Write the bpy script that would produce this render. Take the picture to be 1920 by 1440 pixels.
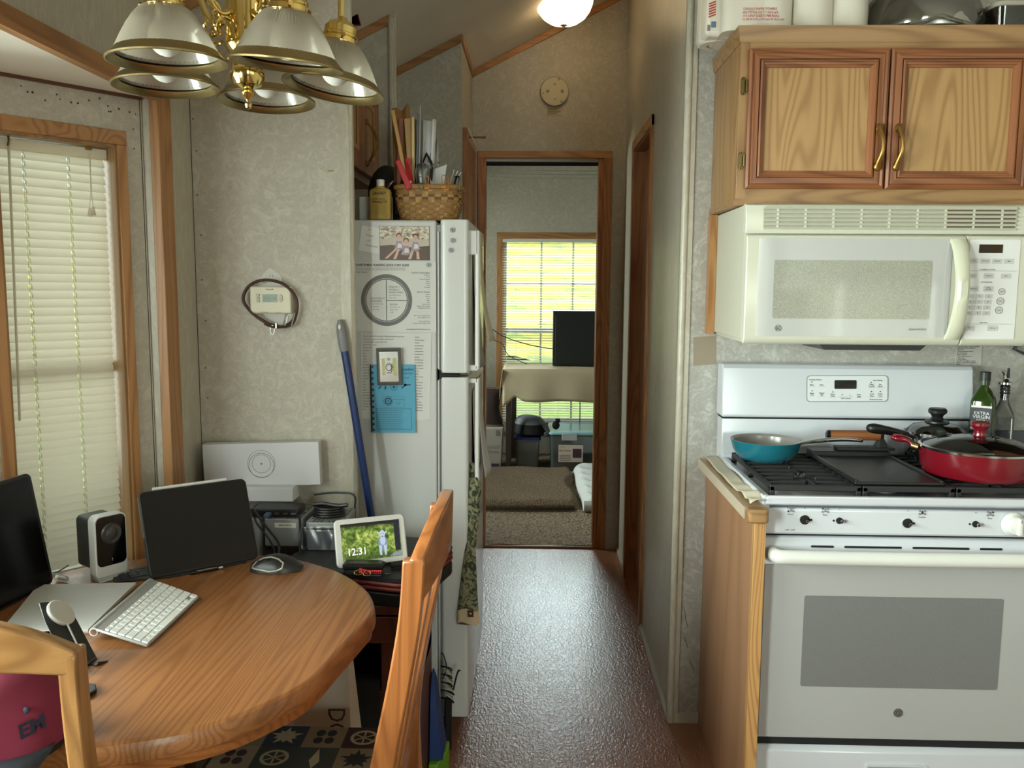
import bpy, bmesh, math, random
from math import sin, cos, pi, radians
from mathutils import Vector, Matrix

for _o in list(bpy.data.objects):
    bpy.data.objects.remove(_o)
SC = bpy.context.scene
COL = SC.collection
rnd = random.Random(7)

# ---------------------------------------------------------------- camera
def make_camera():
    yaw, pitch, roll = radians(1.66781), radians(6.59507), radians(0.37809)
    fwd = Vector((-sin(yaw) * cos(pitch), cos(yaw) * cos(pitch), -sin(pitch)))
    right = Vector((cos(yaw), sin(yaw), 0))
    up = right.cross(fwd)
    r2 = cos(roll) * right + sin(roll) * up
    u2 = -sin(roll) * right + cos(roll) * up
    cd = bpy.data.cameras.new('camera')
    cd.sensor_width = 36.0
    cd.lens = 1600 / 1920 * 36.0
    cd.clip_start = 0.05
    cam = bpy.data.objects.new('camera', cd)
    m = Matrix.Identity(4)
    for i in range(3):
        m[i][0], m[i][1], m[i][2] = r2[i], u2[i], -fwd[i]
    m[2][3] = 1.46
    cam.matrix_world = m
    COL.objects.link(cam)
    SC.camera = cam
make_camera()

# ---------------------------------------------------------------- world, sun, daylight, exposure
SC.view_settings.view_transform = 'Standard'
SC.view_settings.look = 'None'
SC.view_settings.gamma = 1.0
SC.view_settings.use_curve_mapping = False
SC.view_settings.exposure = 0.0
SC.cycles.use_denoising = True
SC.cycles.max_bounces = 8
SC.cycles.diffuse_bounces = 4
SC.cycles.transparent_max_bounces = 16
SC.cycles.sample_clamp_indirect = 6.0
SC.cycles.caustics_reflective = False
SC.cycles.caustics_refractive = False

W = bpy.data.worlds.new('daylight')
SC.world = W
W.use_nodes = True
_nt = W.node_tree
_bg = _nt.nodes['Background']
_sky = _nt.nodes.new('ShaderNodeTexSky')
_sky.sky_type = 'NISHITA'
_sky.sun_disc = False
_sky.sun_elevation = radians(48)
_sky.sun_rotation = radians(150)
_nt.links.new(_sky.outputs['Color'], _bg.inputs['Color'])
_bg.inputs['Strength'].default_value = 0.3

def sun(energy, rot):
    d = bpy.data.lights.new('sun', 'SUN')
    d.energy = energy
    d.angle = radians(3)
    d.color = (1.0, 0.96, 0.88)
    o = bpy.data.objects.new('sun', d)
    o.rotation_euler = rot
    COL.objects.link(o)
sun(9.0, (radians(-38), radians(25), 0))

def daylight(name, loc, to, sx, sy, power, color=(1, 1, 1)):
    """area lamp standing in for daylight outside one window of the house"""
    d = bpy.data.lights.new(name, 'AREA')
    d.shape = 'RECTANGLE'
    d.size, d.size_y = sx, sy
    d.energy = power
    d.color = color
    o = bpy.data.objects.new(name, d)
    o.location = loc
    o.rotation_euler = (Vector(to) - Vector(loc)).to_track_quat('-Z', 'Y').to_euler()
    COL.objects.link(o)
DAY = (1.0, 0.98, 0.955)
daylight('daylight_bay_centre', (-1.85, 1.0, 1.45), (0.6, 1.3, 0.9), 1.1, 1.1, 190, DAY)
daylight('daylight_bay_far', (-1.66, 2.52, 1.42), (-1.0, 1.9, 1.3), 0.5, 1.2, 17, (1.0, 0.98, 0.94))
daylight('daylight_bay_near', (-1.7, -0.3, 1.4), (-0.3, 0.9, 1.0), 0.6, 1.1, 170, DAY)
daylight('daylight_kitchen', (2.45, -1.05, 1.25), (0.0, -0.4, 0.95), 2.0, 0.75, 100, DAY)
daylight('rear_fill', (1.5, -3.4, 1.3), (0.5, 1.5, 1.1), 1.0, 1.6, 95, DAY)  # fill lamp added behind the camera, outside an unseen window
daylight('bedroom_fill', (-2.25, 6.0, 1.75), (-0.1, 5.7, 0.0), 0.95, 0.8, 170, DAY)  # fill lamp added for the bedroom, outside an unseen side window
daylight('daylight_bedroom_end', (0.25, 8.45, 2.55), (0.15, 4.8, 0.0), 1.3, 1.1, 500, (0.88, 0.93, 1.0))

# ---------------------------------------------------------------- materials
def srgb(r, g, b):
    def f(v):
        v /= 255.0
        return v / 12.92 if v <= 0.04045 else ((v + 0.055) / 1.055) ** 2.4
    return (f(r), f(g), f(b), 1.0)

MATS = {}
def mat(name, col=(200, 200, 200), rough=0.5, metal=0.0, emit=None, estr=1.0, coat=0.0, spec=None, trans=0.0, ior=None, alpha=None):
    if name in MATS:
        return MATS[name]
    m = bpy.data.materials.new(name)
    m.use_nodes = True
    b = m.node_tree.nodes['Principled BSDF']
    b.inputs['Base Color'].default_value = srgb(*col)
    b.inputs['Roughness'].default_value = rough
    b.inputs['Metallic'].default_value = metal
    if coat:
        b.inputs['Coat Weight'].default_value = coat
        b.inputs['Coat Roughness'].default_value = 0.08
    if spec is not None:
        b.inputs['Specular IOR Level'].default_value = spec
    if emit:
        b.inputs['Emission Color'].default_value = srgb(*emit)
        b.inputs['Emission Strength'].default_value = estr
    if trans:
        b.inputs['Transmission Weight'].default_value = trans
    if ior:
        b.inputs['IOR'].default_value = ior
    MATS[name] = m
    return m

class NT:
    """a small wrapper to write node trees shortly"""
    def __init__(s, m):
        s.m, s.t = m, m.node_tree
        s.b = s.t.nodes['Principled BSDF']
    def n(s, typ, **kw):
        nd = s.t.nodes.new(typ)
        for k, v in kw.items():
            if k in nd.inputs.keys():
                nd.inputs[k].default_value = v
            else:
                setattr(nd, k, v)
        return nd
    def l(s, a, b):
        s.t.links.new(a, b)
    def coords(s, scale=(1, 1, 1), rot=(0, 0, 0), loc=(0, 0, 0), kind='Object'):
        tc = s.n('ShaderNodeTexCoord')
        mp = s.n('ShaderNodeMapping')
        mp.inputs['Scale'].default_value = scale
        mp.inputs['Rotation'].default_value = rot
        mp.inputs['Location'].default_value = loc
        s.l(tc.outputs[kind], mp.inputs['Vector'])
        return mp.outputs['Vector']
    def noise(s, vec, scale, detail=3, rough=0.5, dist=0.0):
        nd = s.n('ShaderNodeTexNoise', Scale=scale, Detail=detail, Roughness=rough, Distortion=dist)
        s.l(vec, nd.inputs['Vector'])
        return nd.outputs['Fac']
    def ramp(s, fac, stops):
        r = s.n('ShaderNodeValToRGB')
        el = r.color_ramp.elements
        while len(el) < len(stops):
            el.new(0.5)
        for e, (p, c) in zip(el, stops):
            e.position = p
            e.color = srgb(*c) if len(c) == 3 else c
        s.l(fac, r.inputs['Fac'])
        return r.outputs['Color']
    def mix(s, a, b, fac, blend='MIX'):
        x = s.n('ShaderNodeMix', data_type='RGBA', blend_type=blend)
        for sock, v in ((x.inputs[0], fac), (x.inputs[6], a), (x.inputs[7], b)):
            if isinstance(v, bpy.types.NodeSocket):
                s.l(v, sock)
            elif isinstance(v, tuple):
                sock.default_value = srgb(*v) if len(v) == 3 else v
            else:
                sock.default_value = v
        return x.outputs[2]
    def math(s, op, a, b=0.0):
        x = s.n('ShaderNodeMath', operation=op)
        for i, v in enumerate((a, b)):
            if isinstance(v, bpy.types.NodeSocket):
                s.l(v, x.inputs[i])
            else:
                x.inputs[i].default_value = v
        return x.outputs[0]
    def bump(s, h, strength=0.2, dist=0.002):
        x = s.n('ShaderNodeBump', Strength=strength, Distance=dist)
        s.l(h, x.inputs['Height'])
        s.l(x.outputs['Normal'], s.b.inputs['Normal'])
    def color(s, c):
        s.l(c, s.b.inputs['Base Color'])

def wood(name, light, dark, axis='Z', ring=9.0, scale=5.0, rough=0.4, coat=0.0, grain=0.35, seed=0.0, st=0.09):
    """oak: cathedral rings along the axis plus fine pores"""
    if name in MATS:
        return MATS[name]
    m = mat(name, light, rough, coat=coat)
    t = NT(m)
    k = {'X': (st, 1, 1), 'Y': (1, st, 1), 'Z': (1, 1, st)}[axis]
    kf = {'X': (0.02, 1, 1), 'Y': (1, 0.02, 1), 'Z': (1, 1, 0.02)}[axis]
    v = t.coords(k, loc=(seed, seed * 1.7, seed * 0.6))
    n = t.noise(v, scale, 2, 0.45)
    r = t.math('SINE', t.math('MULTIPLY', n, ring * 13.0))
    r = t.math('MULTIPLY_ADD', r, 0.5)
    r.node.inputs[2].default_value = 0.5
    r = t.math('POWER', r, 2.2)
    v2 = t.coords(kf, loc=(seed, 0, seed))
    f = t.noise(v2, 260, 3, 0.6)
    v3 = t.coords(k, loc=(seed, 2, 0))
    big = t.noise(v3, 2.2, 2, 0.5)
    mid = tuple(int(a * 0.55 + b * 0.45) for a, b in zip(light, dark))
    c = t.mix(light, dark, t.math('MULTIPLY', r, 0.75))
    c = t.mix(c, mid, t.math('MULTIPLY', t.ramp(f, [(0.35, (0, 0, 0)), (0.68, (255, 255, 255))]), grain))
    c = t.mix(c, dark, t.ramp(big, [(0.45, (0, 0, 0)), (0.8, (110, 110, 110))]))
    t.color(c)
    t.bump(f, 0.12, 0.001)
    return m

OAK_L, OAK_D = (158, 122, 80), (120, 85, 53)
oak_v = wood('oak_vertical', OAK_L, OAK_D, 'Z', 9, 5)
oak_h = wood('oak_horizontal', OAK_L, OAK_D, 'X', 9, 5)
oak_y = wood('oak_depth', OAK_L, OAK_D, 'Y', 9, 5)
red_v = wood('red_oak_vertical', (140, 87, 53), (98, 54, 30), 'Z', 8, 6)
red_h = wood('red_oak_horizontal', (140, 87, 53), (98, 54, 30), 'X', 8, 6)
panel_v = wood('light_oak_panel', (170, 134, 88), (136, 97, 56), 'Z', 14, 5.0)
trim_v = wood('trim_oak_vertical', (178, 130, 82), (138, 92, 54), 'Z', 8, 7)
trim_y = wood('trim_oak_depth', (176, 128, 82), (130, 86, 52), 'Y', 8, 7)
trim_x = wood('trim_oak_across', (174, 126, 80), (130, 86, 50), 'X', 8, 7)
jamb_v = wood('door_jamb_oak', (170, 116, 72), (128, 80, 48), 'Z', 8, 7)
table_x = wood('table_oak', (159, 106, 62), (112, 67, 36), 'Y', 20, 5, rough=0.36, coat=0.12, grain=0.85, st=0.045)
chair_v = wood('chair_oak', (160, 99, 53), (116, 66, 33), 'Z', 8, 7, rough=0.3, coat=0.2, grain=0.7)
chair_lit = wood('chair_oak_lit', (158, 115, 70), (116, 78, 44), 'Z', 9, 8, rough=0.3, coat=0.2, grain=0.8)  # paler copy of the chair oak, the near chair's light put into its colour
darkwood = wood('dark_cherry', (84, 38, 22), (52, 22, 14), 'Z', 6, 5, rough=0.45)

def wallpaper(name, base, lite, dark, stretch=(1, 1, 1)):
    m = mat(name, base, 0.55)
    t = NT(m)
    v = t.coords(stretch)
    a = t.noise(v, 20, 4, 0.62, 2.2)
    b = t.noise(v, 46, 3, 0.65, 3.0)
    c = t.noise(v, 3.2, 2, 0.5)
    k = t.mix(base, lite, t.ramp(a, [(0.47, (0, 0, 0)), (0.68, (210, 210, 210))]))
    k = t.mix(k, dark, t.ramp(b, [(0.5, (0, 0, 0)), (0.74, (190, 190, 190))]))
    k = t.mix(k, lite, t.ramp(t.noise(v, 70, 2, 0.5, 4.0), [(0.56, (0, 0, 0)), (0.66, (150, 150, 150))]))
    k = t.mix(k, dark, t.ramp(c, [(0.4, (0, 0, 0)), (0.75, (95, 95, 95))]))
    t.color(k)
    t.b.inputs['Roughness'].default_value = 0.5
    t.bump(a, 0.08, 0.001)
    return m
paper = wallpaper('mottled_wallpaper', (178, 171, 157), (204, 199, 186), (152, 145, 131))
paper_v = wallpaper('brushed_wallpaper', (178, 171, 155), (204, 198, 182), (154, 146, 130), (1.4, 1.4, 0.35))
NT(paper_v).b.inputs['Roughness'].default_value = 0.36
paper_k = wallpaper('kitchen_wallpaper', (166, 163, 156), (206, 204, 198), (140, 136, 130))

white_ceiling = mat('ceiling_white', (206, 199, 184), 0.8)
NTc = NT(white_ceiling)
NTc.color(NTc.mix((236, 230, 216), (224, 217, 202), NTc.ramp(NTc.noise(NTc.coords(), 3, 3), [(0.4, (0, 0, 0)), (0.75, (200, 200, 200))])))

def floor_material():
    m = mat('vinyl_planks', (120, 76, 58), 0.32)
    t = NT(m)
    v = t.coords(rot=(0, 0, pi / 2))
    br = t.n('ShaderNodeTexBrick', Scale=1.0)
    br.inputs['Brick Width'].default_value = 0.92
    br.inputs['Row Height'].default_value = 0.152
    br.inputs['Mortar Size'].default_value = 0.0014
    br.inputs['Mortar Smooth'].default_value = 0.2
    br.inputs['Color1'].default_value = srgb(150, 102, 78)
    br.inputs['Color2'].default_value = srgb(134, 88, 66)
    br.inputs['Mortar'].default_value = srgb(62, 38, 28)
    br.offset = 0.43
    t.l(v, br.inputs['Vector'])
    vy = t.coords((1, 0.08, 1))
    g = t.noise(vy, 40, 4, 0.6, 0.6)
    c = t.mix(br.outputs['Color'], (166, 120, 94), t.ramp(g, [(0.42, (0, 0, 0)), (0.72, (170, 170, 170))]))
    c = t.mix(c, (98, 62, 46), t.ramp(t.noise(vy, 14, 3), [(0.5, (0, 0, 0)), (0.8, (150, 150, 150))]))
    t.color(c)
    lea = t.noise(t.coords((1, 0.55, 1)), 105, 2, 0.5, 0.8)
    t.bump(lea, 0.55, 0.004)
    t.b.inputs['Roughness'].default_value = 0.33
    t.b.inputs['Specular IOR Level'].default_value = 0.6
    return m
vinyl = floor_material()

def carpet_material(name, light, dark, sc):
    m = mat(name, light, 0.95)
    t = NT(m)
    v = t.coords()
    vo = t.n('ShaderNodeTexVoronoi', Scale=sc)
    t.l(v, vo.inputs['Vector'])
    n = t.noise(v, sc * 2.5, 2)
    c = t.mix(dark, light, t.ramp(vo.outputs['Distance'], [(0.1, (255, 255, 255)), (0.75, (0, 0, 0))]))
    c = t.mix(c, dark, t.ramp(n, [(0.45, (0, 0, 0)), (0.75, (120, 120, 120))]))
    t.color(c)
    t.bump(t.math('SUBTRACT', 1.0, vo.outputs['Distance']), 0.9, 0.012)
    return m
carpet = carpet_material('beige_loop_carpet', (166, 146, 122), (108, 92, 74), 62)
rugmat = carpet_material('brown_plush', (150, 128, 104), (106, 88, 68), 130)

def thin_glass(name, tint=(255, 255, 255), refl=0.12, rough=0.02):
    if name in MATS:
        return MATS[name]
    m = bpy.data.materials.new(name)
    m.use_nodes = True
    t = m.node_tree
    t.nodes.clear()
    out = t.nodes.new('ShaderNodeOutputMaterial')
    tr = t.nodes.new('ShaderNodeBsdfTransparent')
    tr.inputs['Color'].default_value = srgb(*tint)
    gl = t.nodes.new('ShaderNodeBsdfGlossy')
    gl.inputs['Roughness'].default_value = rough
    fr = t.nodes.new('ShaderNodeLayerWeight')
    fr.inputs['Blend'].default_value = 0.35
    mul = t.nodes.new('ShaderNodeMath')
    mul.operation = 'MULTIPLY_ADD'
    mul.inputs[1].default_value = 0.8
    mul.inputs[2].default_value = refl * 0.4
    mx = t.nodes.new('ShaderNodeMixShader')
    t.links.new(fr.outputs['Fresnel'], mul.inputs[0])
    t.links.new(mul.outputs[0], mx.inputs['Fac'])
    t.links.new(tr.outputs[0], mx.inputs[1])
    t.links.new(gl.outputs[0], mx.inputs[2])
    t.links.new(mx.outputs[0], out.inputs['Surface'])
    MATS[name] = m
    return m
glass = thin_glass('window_glass', (236, 244, 240))

def translucent(name, col, frac=0.5, rough=0.5, gloss=0.08):
    """thin plastic, cloth or frosted glass that lets light through"""
    if name in MATS:
        return MATS[name]
    m = bpy.data.materials.new(name)
    m.use_nodes = True
    t = m.node_tree
    t.nodes.clear()
    out = t.nodes.new('ShaderNodeOutputMaterial')
    d = t.nodes.new('ShaderNodeBsdfDiffuse')
    d.inputs['Color'].default_value = srgb(*col)
    tl = t.nodes.new('ShaderNodeBsdfTranslucent')
    tl.inputs['Color'].default_value = srgb(*col)
    g = t.nodes.new('ShaderNodeBsdfGlossy')
    g.inputs['Roughness'].default_value = rough
    a = t.nodes.new('ShaderNodeMixShader')
    a.inputs['Fac'].default_value = frac
    b = t.nodes.new('ShaderNodeMixShader')
    b.inputs['Fac'].default_value = gloss
    t.links.new(d.outputs[0], a.inputs[1])
    t.links.new(tl.outputs[0], a.inputs[2])
    t.links.new(a.outputs[0], b.inputs[1])
    t.links.new(g.outputs[0], b.inputs[2])
    t.links.new(b.outputs[0], out.inputs['Surface'])
    MATS[name] = m
    return m

brass = mat('polished_brass', (224, 198, 126), 0.13, 1.0)
brass_old = mat('tarnished_brass', (158, 142, 100), 0.34, 1.0)
brass_dull = mat('antique_brass', (150, 118, 66), 0.36, 1.0)
chrome = mat('chrome', (200, 200, 200), 0.14, 1.0)
steel = mat('brushed_steel', (168, 168, 166), 0.3, 1.0)
black_plastic = mat('black_plastic', (20, 20, 21), 0.42)
black_gloss = mat('black_gloss', (10, 10, 11), 0.12)
black_matte = mat('black_matte', (16, 16, 16), 0.75)
white_plastic = mat('white_plastic', (214, 214, 210), 0.4)
enamel = mat('white_enamel', (202, 205, 212), 0.16, coat=0.3)
fridge_white = mat('fridge_white', (196, 197, 196), 0.38)
paper_white = mat('white_paper', (208, 208, 205), 0.8)
ink = mat('black_ink', (38, 38, 40), 0.7)
grey_ink = mat('grey_ink', (110, 112, 112), 0.7)

# ---------------------------------------------------------------- mesh helpers
ORG = {}

class MB:
    def __init__(s, M=None):
        s.v, s.f, s.mi, s.mats = [], [], [], []
        s.cur = 0
        s.M = M
    def m(s, material):
        if material not in s.mats:
            s.mats.append(material)
        s.cur = s.mats.index(material)
        return s
    def add(s, verts, faces):
        o = len(s.v)
        if s.M is not None:
            verts = [s.M @ Vector(p) for p in verts]
        s.v.extend(Vector(p) for p in verts)
        for f in faces:
            s.f.append([i + o for i in f])
            s.mi.append(s.cur)
        return s
    def box(s, x0, x1, y0, y1, z0, z1):
        x0, x1 = sorted((x0, x1)); y0, y1 = sorted((y0, y1)); z0, z1 = sorted((z0, z1))
        v = [(x, y, z) for z in (z0, z1) for y in (y0, y1) for x in (x0, x1)]
        return s.add(v, [(0, 2, 3, 1), (4, 5, 7, 6), (0, 1, 5, 4), (2, 6, 7, 3), (0, 4, 6, 2), (1, 3, 7, 5)])
    def quad(s, a, b, c, d):
        return s.add([a, b, c, d], [(0, 1, 2, 3)])
    def poly(s, pts):
        return s.add(pts, [tuple(range(len(pts)))])
    def prism(s, pts, ax, d0, d1):
        """a 2-D outline in the plane across axis ax, swept from d0 to d1 (for ax Y the outline is x,z; X: y,z; Z: x,y)"""
        def p3(p, d):
            return {'Y': (p[0], d, p[1]), 'X': (d, p[0], p[1]), 'Z': (p[0], p[1], d)}[ax]
        n = len(pts)
        v = [p3(p, d0) for p in pts] + [p3(p, d1) for p in pts]
        f = [tuple(range(n))[::-1], tuple(range(n, 2 * n))]
        f += [(i, (i + 1) % n, n + (i + 1) % n, n + i) for i in range(n)]
        return s.add(v, f)
    def ring(s, outer, inner, ax, d0, d1):
        """a frame: outer outline with a hole of as many points"""
        def p3(p, d):
            return {'Y': (p[0], d, p[1]), 'X': (d, p[0], p[1]), 'Z': (p[0], p[1], d)}[ax]
        n = len(outer)
        v = [p3(p, d0) for p in outer] + [p3(p, d1) for p in outer] + [p3(p, d0) for p in inner] + [p3(p, d1) for p in inner]
        f = []
        for i in range(n):
            j = (i + 1) % n
            f += [(i, j, n + j, n + i), (2 * n + i, 3 * n + i, 3 * n + j, 2 * n + j), (i, 2 * n + i, 2 * n + j, j), (n + i, n + j, 3 * n + j, 3 * n + i)]
        return s.add(v, f)
    def lathe(s, prof, c=(0, 0, 0), seg=32, sx=1.0, sy=1.0, closed=False, ripple=0.0, nr=0):
        """profile of (radius, height) turned about a vertical axis through c"""
        v, f = [], []
        n = len(prof)
        for k in range(seg):
            a = 2 * pi * k / seg
            q = 1.0 + (ripple * (1 if k % 2 else -1) if ripple else 0.0)
            for r, z in prof:
                v.append((c[0] + r * q * cos(a) * sx, c[1] + r * q * sin(a) * sy, c[2] + z))
        for k in range(seg):
            b = (k + 1) % seg
            for i in range(n - 1 + (1 if closed else 0)):
                j = (i + 1) % n
                f.append((k * n + i, b * n + i, b * n + j, k * n + j))
        if not closed:
            if prof[0][0] > 1e-6:
                f.append(tuple(k * n for k in range(seg))[::-1])
            if prof[-1][0] > 1e-6:
                f.append(tuple(k * n + n - 1 for k in range(seg)))
        return s.add(v, f)
    def shell(s, prof, c=(0, 0, 0), seg=32, sx=1.0, sy=1.0):
        """like lathe but open at both ends"""
        v, f = [], []
        n = len(prof)
        for k in range(seg):
            a = 2 * pi * k / seg
            for r, z in prof:
                v.append((c[0] + r * cos(a) * sx, c[1] + r * sin(a) * sy, c[2] + z))
        for k in range(seg):
            b = (k + 1) % seg
            for i in range(n - 1):
                f.append((k * n + i, b * n + i, b * n + i + 1, k * n + i + 1))
        return s.add(v, f)
    def tube(s, pts, r, seg=8, closed=False, flat=1.0, up=None):
        pts = [Vector(p) for p in pts]
        n = len(pts)
        rs = r if isinstance(r, (list, tuple)) else [r] * n
        v, f = [], []
        nrm = None
        for i in range(n):
            if closed:
                t = pts[(i + 1) % n] - pts[i - 1]
            else:
                t = pts[min(i + 1, n - 1)] - pts[max(i - 1, 0)]
            t = t.normalized() if t.length > 1e-9 else Vector((0, 0, 1))
            if nrm is None:
                ref = Vector(up) if up else (Vector((0, 0, 1)) if abs(t.z) < 0.9 else Vector((1, 0, 0)))
                nrm = (ref - t * ref.dot(t)).normalized()
            else:
                nrm = nrm - t * nrm.dot(t)
                nrm = nrm.normalized() if nrm.length > 1e-6 else t.orthogonal().normalized()
            bi = t.cross(nrm)
            for k in range(seg):
                a = 2 * pi * k / seg
                v.append(pts[i] + nrm * (cos(a) * rs[i] * flat) + bi * (sin(a) * rs[i]))
        m = n if closed else n - 1
        for i in range(m):
            j = (i + 1) % n
            for k in range(seg):
                l = (k + 1) % seg
                f.append((i * seg + k, i * seg + l, j * seg + l, j * seg + k))
        if not closed:
            f.append(tuple(range(seg))[::-1])
            f.append(tuple(range((n - 1) * seg, n * seg)))
        return s.add(v, f)
    def cyl(s, p0, p1, r, r1=None, seg=20):
        return s.tube([p0, p1], [r, r if r1 is None else r1], seg)
    def ball(s, c, r, seg=16, rings=10):
        rx, ry, rz = r if isinstance(r, (tuple, list)) else (r, r, r)
        v = [(c[0], c[1], c[2] - rz)]
        for i in range(1, rings):
            a = -pi / 2 + pi * i / rings
            for k in range(seg):
                b = 2 * pi * k / seg
                v.append((c[0] + rx * cos(a) * cos(b), c[1] + ry * cos(a) * sin(b), c[2] + rz * sin(a)))
        v.append((c[0], c[1], c[2] + rz))
        f = [(0, 1 + (k + 1) % seg, 1 + k) for k in range(seg)]
        for i in range(rings - 2):
            for k in range(seg):
                l = (k + 1) % seg
                f.append((1 + i * seg + k, 1 + i * seg + l, 1 + (i + 1) * seg + l, 1 + (i + 1) * seg + k))
        t = len(v) - 1
        f += [(t, 1 + (rings - 2) * seg + k, 1 + (rings - 2) * seg + (k + 1) % seg) for k in range(seg)]
        return s.add(v, f)
    def grid(s, fn, nu, nv):
        v = [fn(i / nu, j / nv) for j in range(nv + 1) for i in range(nu + 1)]
        f = [(j * (nu + 1) + i, j * (nu + 1) + i + 1, (j + 1) * (nu + 1) + i + 1, (j + 1) * (nu + 1) + i) for j in range(nv) for i in range(nu)]
        return s.add(v, f)
    def loft(s, rings, caps=True):
        n = len(rings[0])
        v = [p for r in rings for p in r]
        f = []
        for i in range(len(rings) - 1):
            for k in range(n):
                l = (k + 1) % n
                f.append((i * n + k, i * n + l, (i + 1) * n + l, (i + 1) * n + k))
        if caps:
            f.append(tuple(range(n))[::-1])
            f.append(tuple(range((len(rings) - 1) * n, len(rings) * n)))
        return s.add(v, f)
    def text(s, body, size, o, xd=(1, 0, 0), yd=(0, 0, 1), align='LEFT', bold=0.0, wide=1.0, shear=0.0):
        cu = bpy.data.curves.new('t', 'FONT')
        cu.body, cu.size, cu.align_x, cu.align_y = body, size, align, 'CENTER'
        cu.offset = bold * size
        cu.shear = shear
        cu.resolution_u = 2
        ob = bpy.data.objects.new('t', cu)
        me = bpy.data.meshes.new_from_object(ob)
        o, xd, yd = Vector(o), Vector(xd).normalized(), Vector(yd).normalized()
        s.add([o + xd * (p.co.x * wide) + yd * p.co.y for p in me.vertices], [tuple(p.vertices) for p in me.polygons])
        bpy.data.objects.remove(ob)
        bpy.data.meshes.remove(me)
        bpy.data.curves.remove(cu)
        return s

def rrect(x0, x1, y0, y1, r, n=4):
    x0, x1 = sorted((x0, x1)); y0, y1 = sorted((y0, y1))
    r = min(r, (x1 - x0) / 2 - 1e-5, (y1 - y0) / 2 - 1e-5)
    out = []
    for cx, cy, a0 in ((x1 - r, y1 - r, 0), (x0 + r, y1 - r, 90), (x0 + r, y0 + r, 180), (x1 - r, y0 + r, 270)):
        for k in range(n + 1):
            a = radians(a0 + 90 * k / n)
            out.append((cx + r * cos(a), cy + r * sin(a)))
    return out

def rect(x0, x1, y0, y1):
    return [(x0, y0), (x1, y0), (x1, y1), (x0, y1)]

def circ(cx, cy, r, n=24, ry=None):
    return [(cx + r * cos(2 * pi * k / n), cy + (ry or r) * sin(2 * pi * k / n)) for k in range(n)]

def spline(pts, n=8, closed=False):
    """Catmull-Rom through points of any dimension"""
    P = [Vector(p) for p in pts]
    m = len(P)
    out = []
    rng = range(m) if closed else range(m - 1)
    for i in rng:
        if closed:
            a, b, c, d = P[i - 1], P[i], P[(i + 1) % m], P[(i + 2) % m]
        else:
            a, b, c, d = P[max(i - 1, 0)], P[i], P[i + 1], P[min(i + 2, m - 1)]
        for k in range(n):
            t = k / n
            out.append(0.5 * ((2 * b) + (c - a) * t + (2 * a - 5 * b + 4 * c - d) * t * t + (3 * b - 3 * c + d - a) * t ** 3))
    if not closed:
        out.append(P[-1])
    return out

def finish(name, mb, material, org, bevel=0, sub=0, solid=0, smooth=35, seg=2):
    me = bpy.data.meshes.new(name)
    me.from_pydata([p - org for p in mb.v], [], mb.f)
    mats = mb.mats if mb.mats else [material]
    if mb.mats and material is not None and material not in mats:
        pass
    for q in mats:
        me.materials.append(q)
    if len(mats) > 1:
        me.polygons.foreach_set('material_index', mb.mi)
    bm = bmesh.new()
    bm.from_mesh(me)
    bmesh.ops.recalc_face_normals(bm, faces=bm.faces)
    bm.to_mesh(me)
    bm.free()
    me.polygons.foreach_set('use_smooth', [True] * len(me.polygons))
    me.set_sharp_from_angle(angle=radians(smooth))
    o = bpy.data.objects.new(name, me)
    COL.objects.link(o)
    if solid:
        q = o.modifiers.new('thickness', 'SOLIDIFY')
        q.thickness = solid
        q.offset = 0
    if bevel:
        q = o.modifiers.new('bevel', 'BEVEL')
        q.width = bevel
        q.segments = seg
        q.limit_method = 'ANGLE'
        q.angle_limit = radians(40)
    if sub:
        q = o.modifiers.new('smooth', 'SUBSURF')
        q.levels = q.render_levels = sub
    return o

def tag(o, label, cat, group=None, kind=None):
    o['label'], o['category'] = label, cat
    if group:
        o['group'] = group
    if kind:
        o['kind'] = kind
    return o

def thing(name, label, cat, loc, rot=(0, 0, 0), group=None):
    o = bpy.data.objects.new(name, None)
    o.empty_display_size = 0.05
    COL.objects.link(o)
    o.location = loc
    o.rotation_euler = rot
    ORG[o] = Vector(loc) if rot == (0, 0, 0) else Vector((0, 0, 0))
    return tag(o, label, cat, group)

def part(parent, name, mb, material=None, label=None, kind=None, **kw):
    """a part in world coordinates (or in the thing's own, when the thing is turned)"""
    org = ORG[parent]
    o = finish(name, mb, material, org, **kw)
    o.parent = parent
    ORG[o] = org
    if label:
        o['label'] = label
    if kind:
        o['kind'] = kind
    return o

def single(name, mb, material, label, cat, group=None, kind=None, **kw):
    xs = [p.x for p in mb.v]; ys = [p.y for p in mb.v]; zs = [p.z for p in mb.v]
    org = Vector(((min(xs) + max(xs)) / 2, (min(ys) + max(ys)) / 2, min(zs)))
    o = finish(name, mb, material, org, **kw)
    o.location = org
    ORG[o] = org
    return tag(o, label, cat, group, kind)

def struct(name, mb, material=None, parent=None, **kw):
    org = ORG[parent] if parent else Vector((0, 0, 0))
    o = finish(name, mb, material, org, **kw)
    ORG[o] = org
    if parent:
        o.parent = parent
    else:
        o['kind'] = 'structure'
    return o

def dup(root, loc, rot=None, label=None, group=None):
    r = root.copy()
    COL.objects.link(r)
    r.location = loc
    if rot is not None:
        r.rotation_euler = rot
    if label:
        r['label'] = label
    if group:
        r['group'] = group
    for ch in list(root.children):
        q = ch.copy()
        COL.objects.link(q)
        q.parent = r
        for g in ch.children:
            d = g.copy()
            COL.objects.link(d)
            d.parent = q
    return r

# ================================================================= the house shell
def CZ(x):
    """height of the vaulted ceiling"""
    return 2.7615 + 0.5 * x if x <= 0.55 else 3.0365 - 0.5 * (x - 0.55)

XL, XR, YB, YF = -1.005, 2.1, -3.0, 7.3

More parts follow.
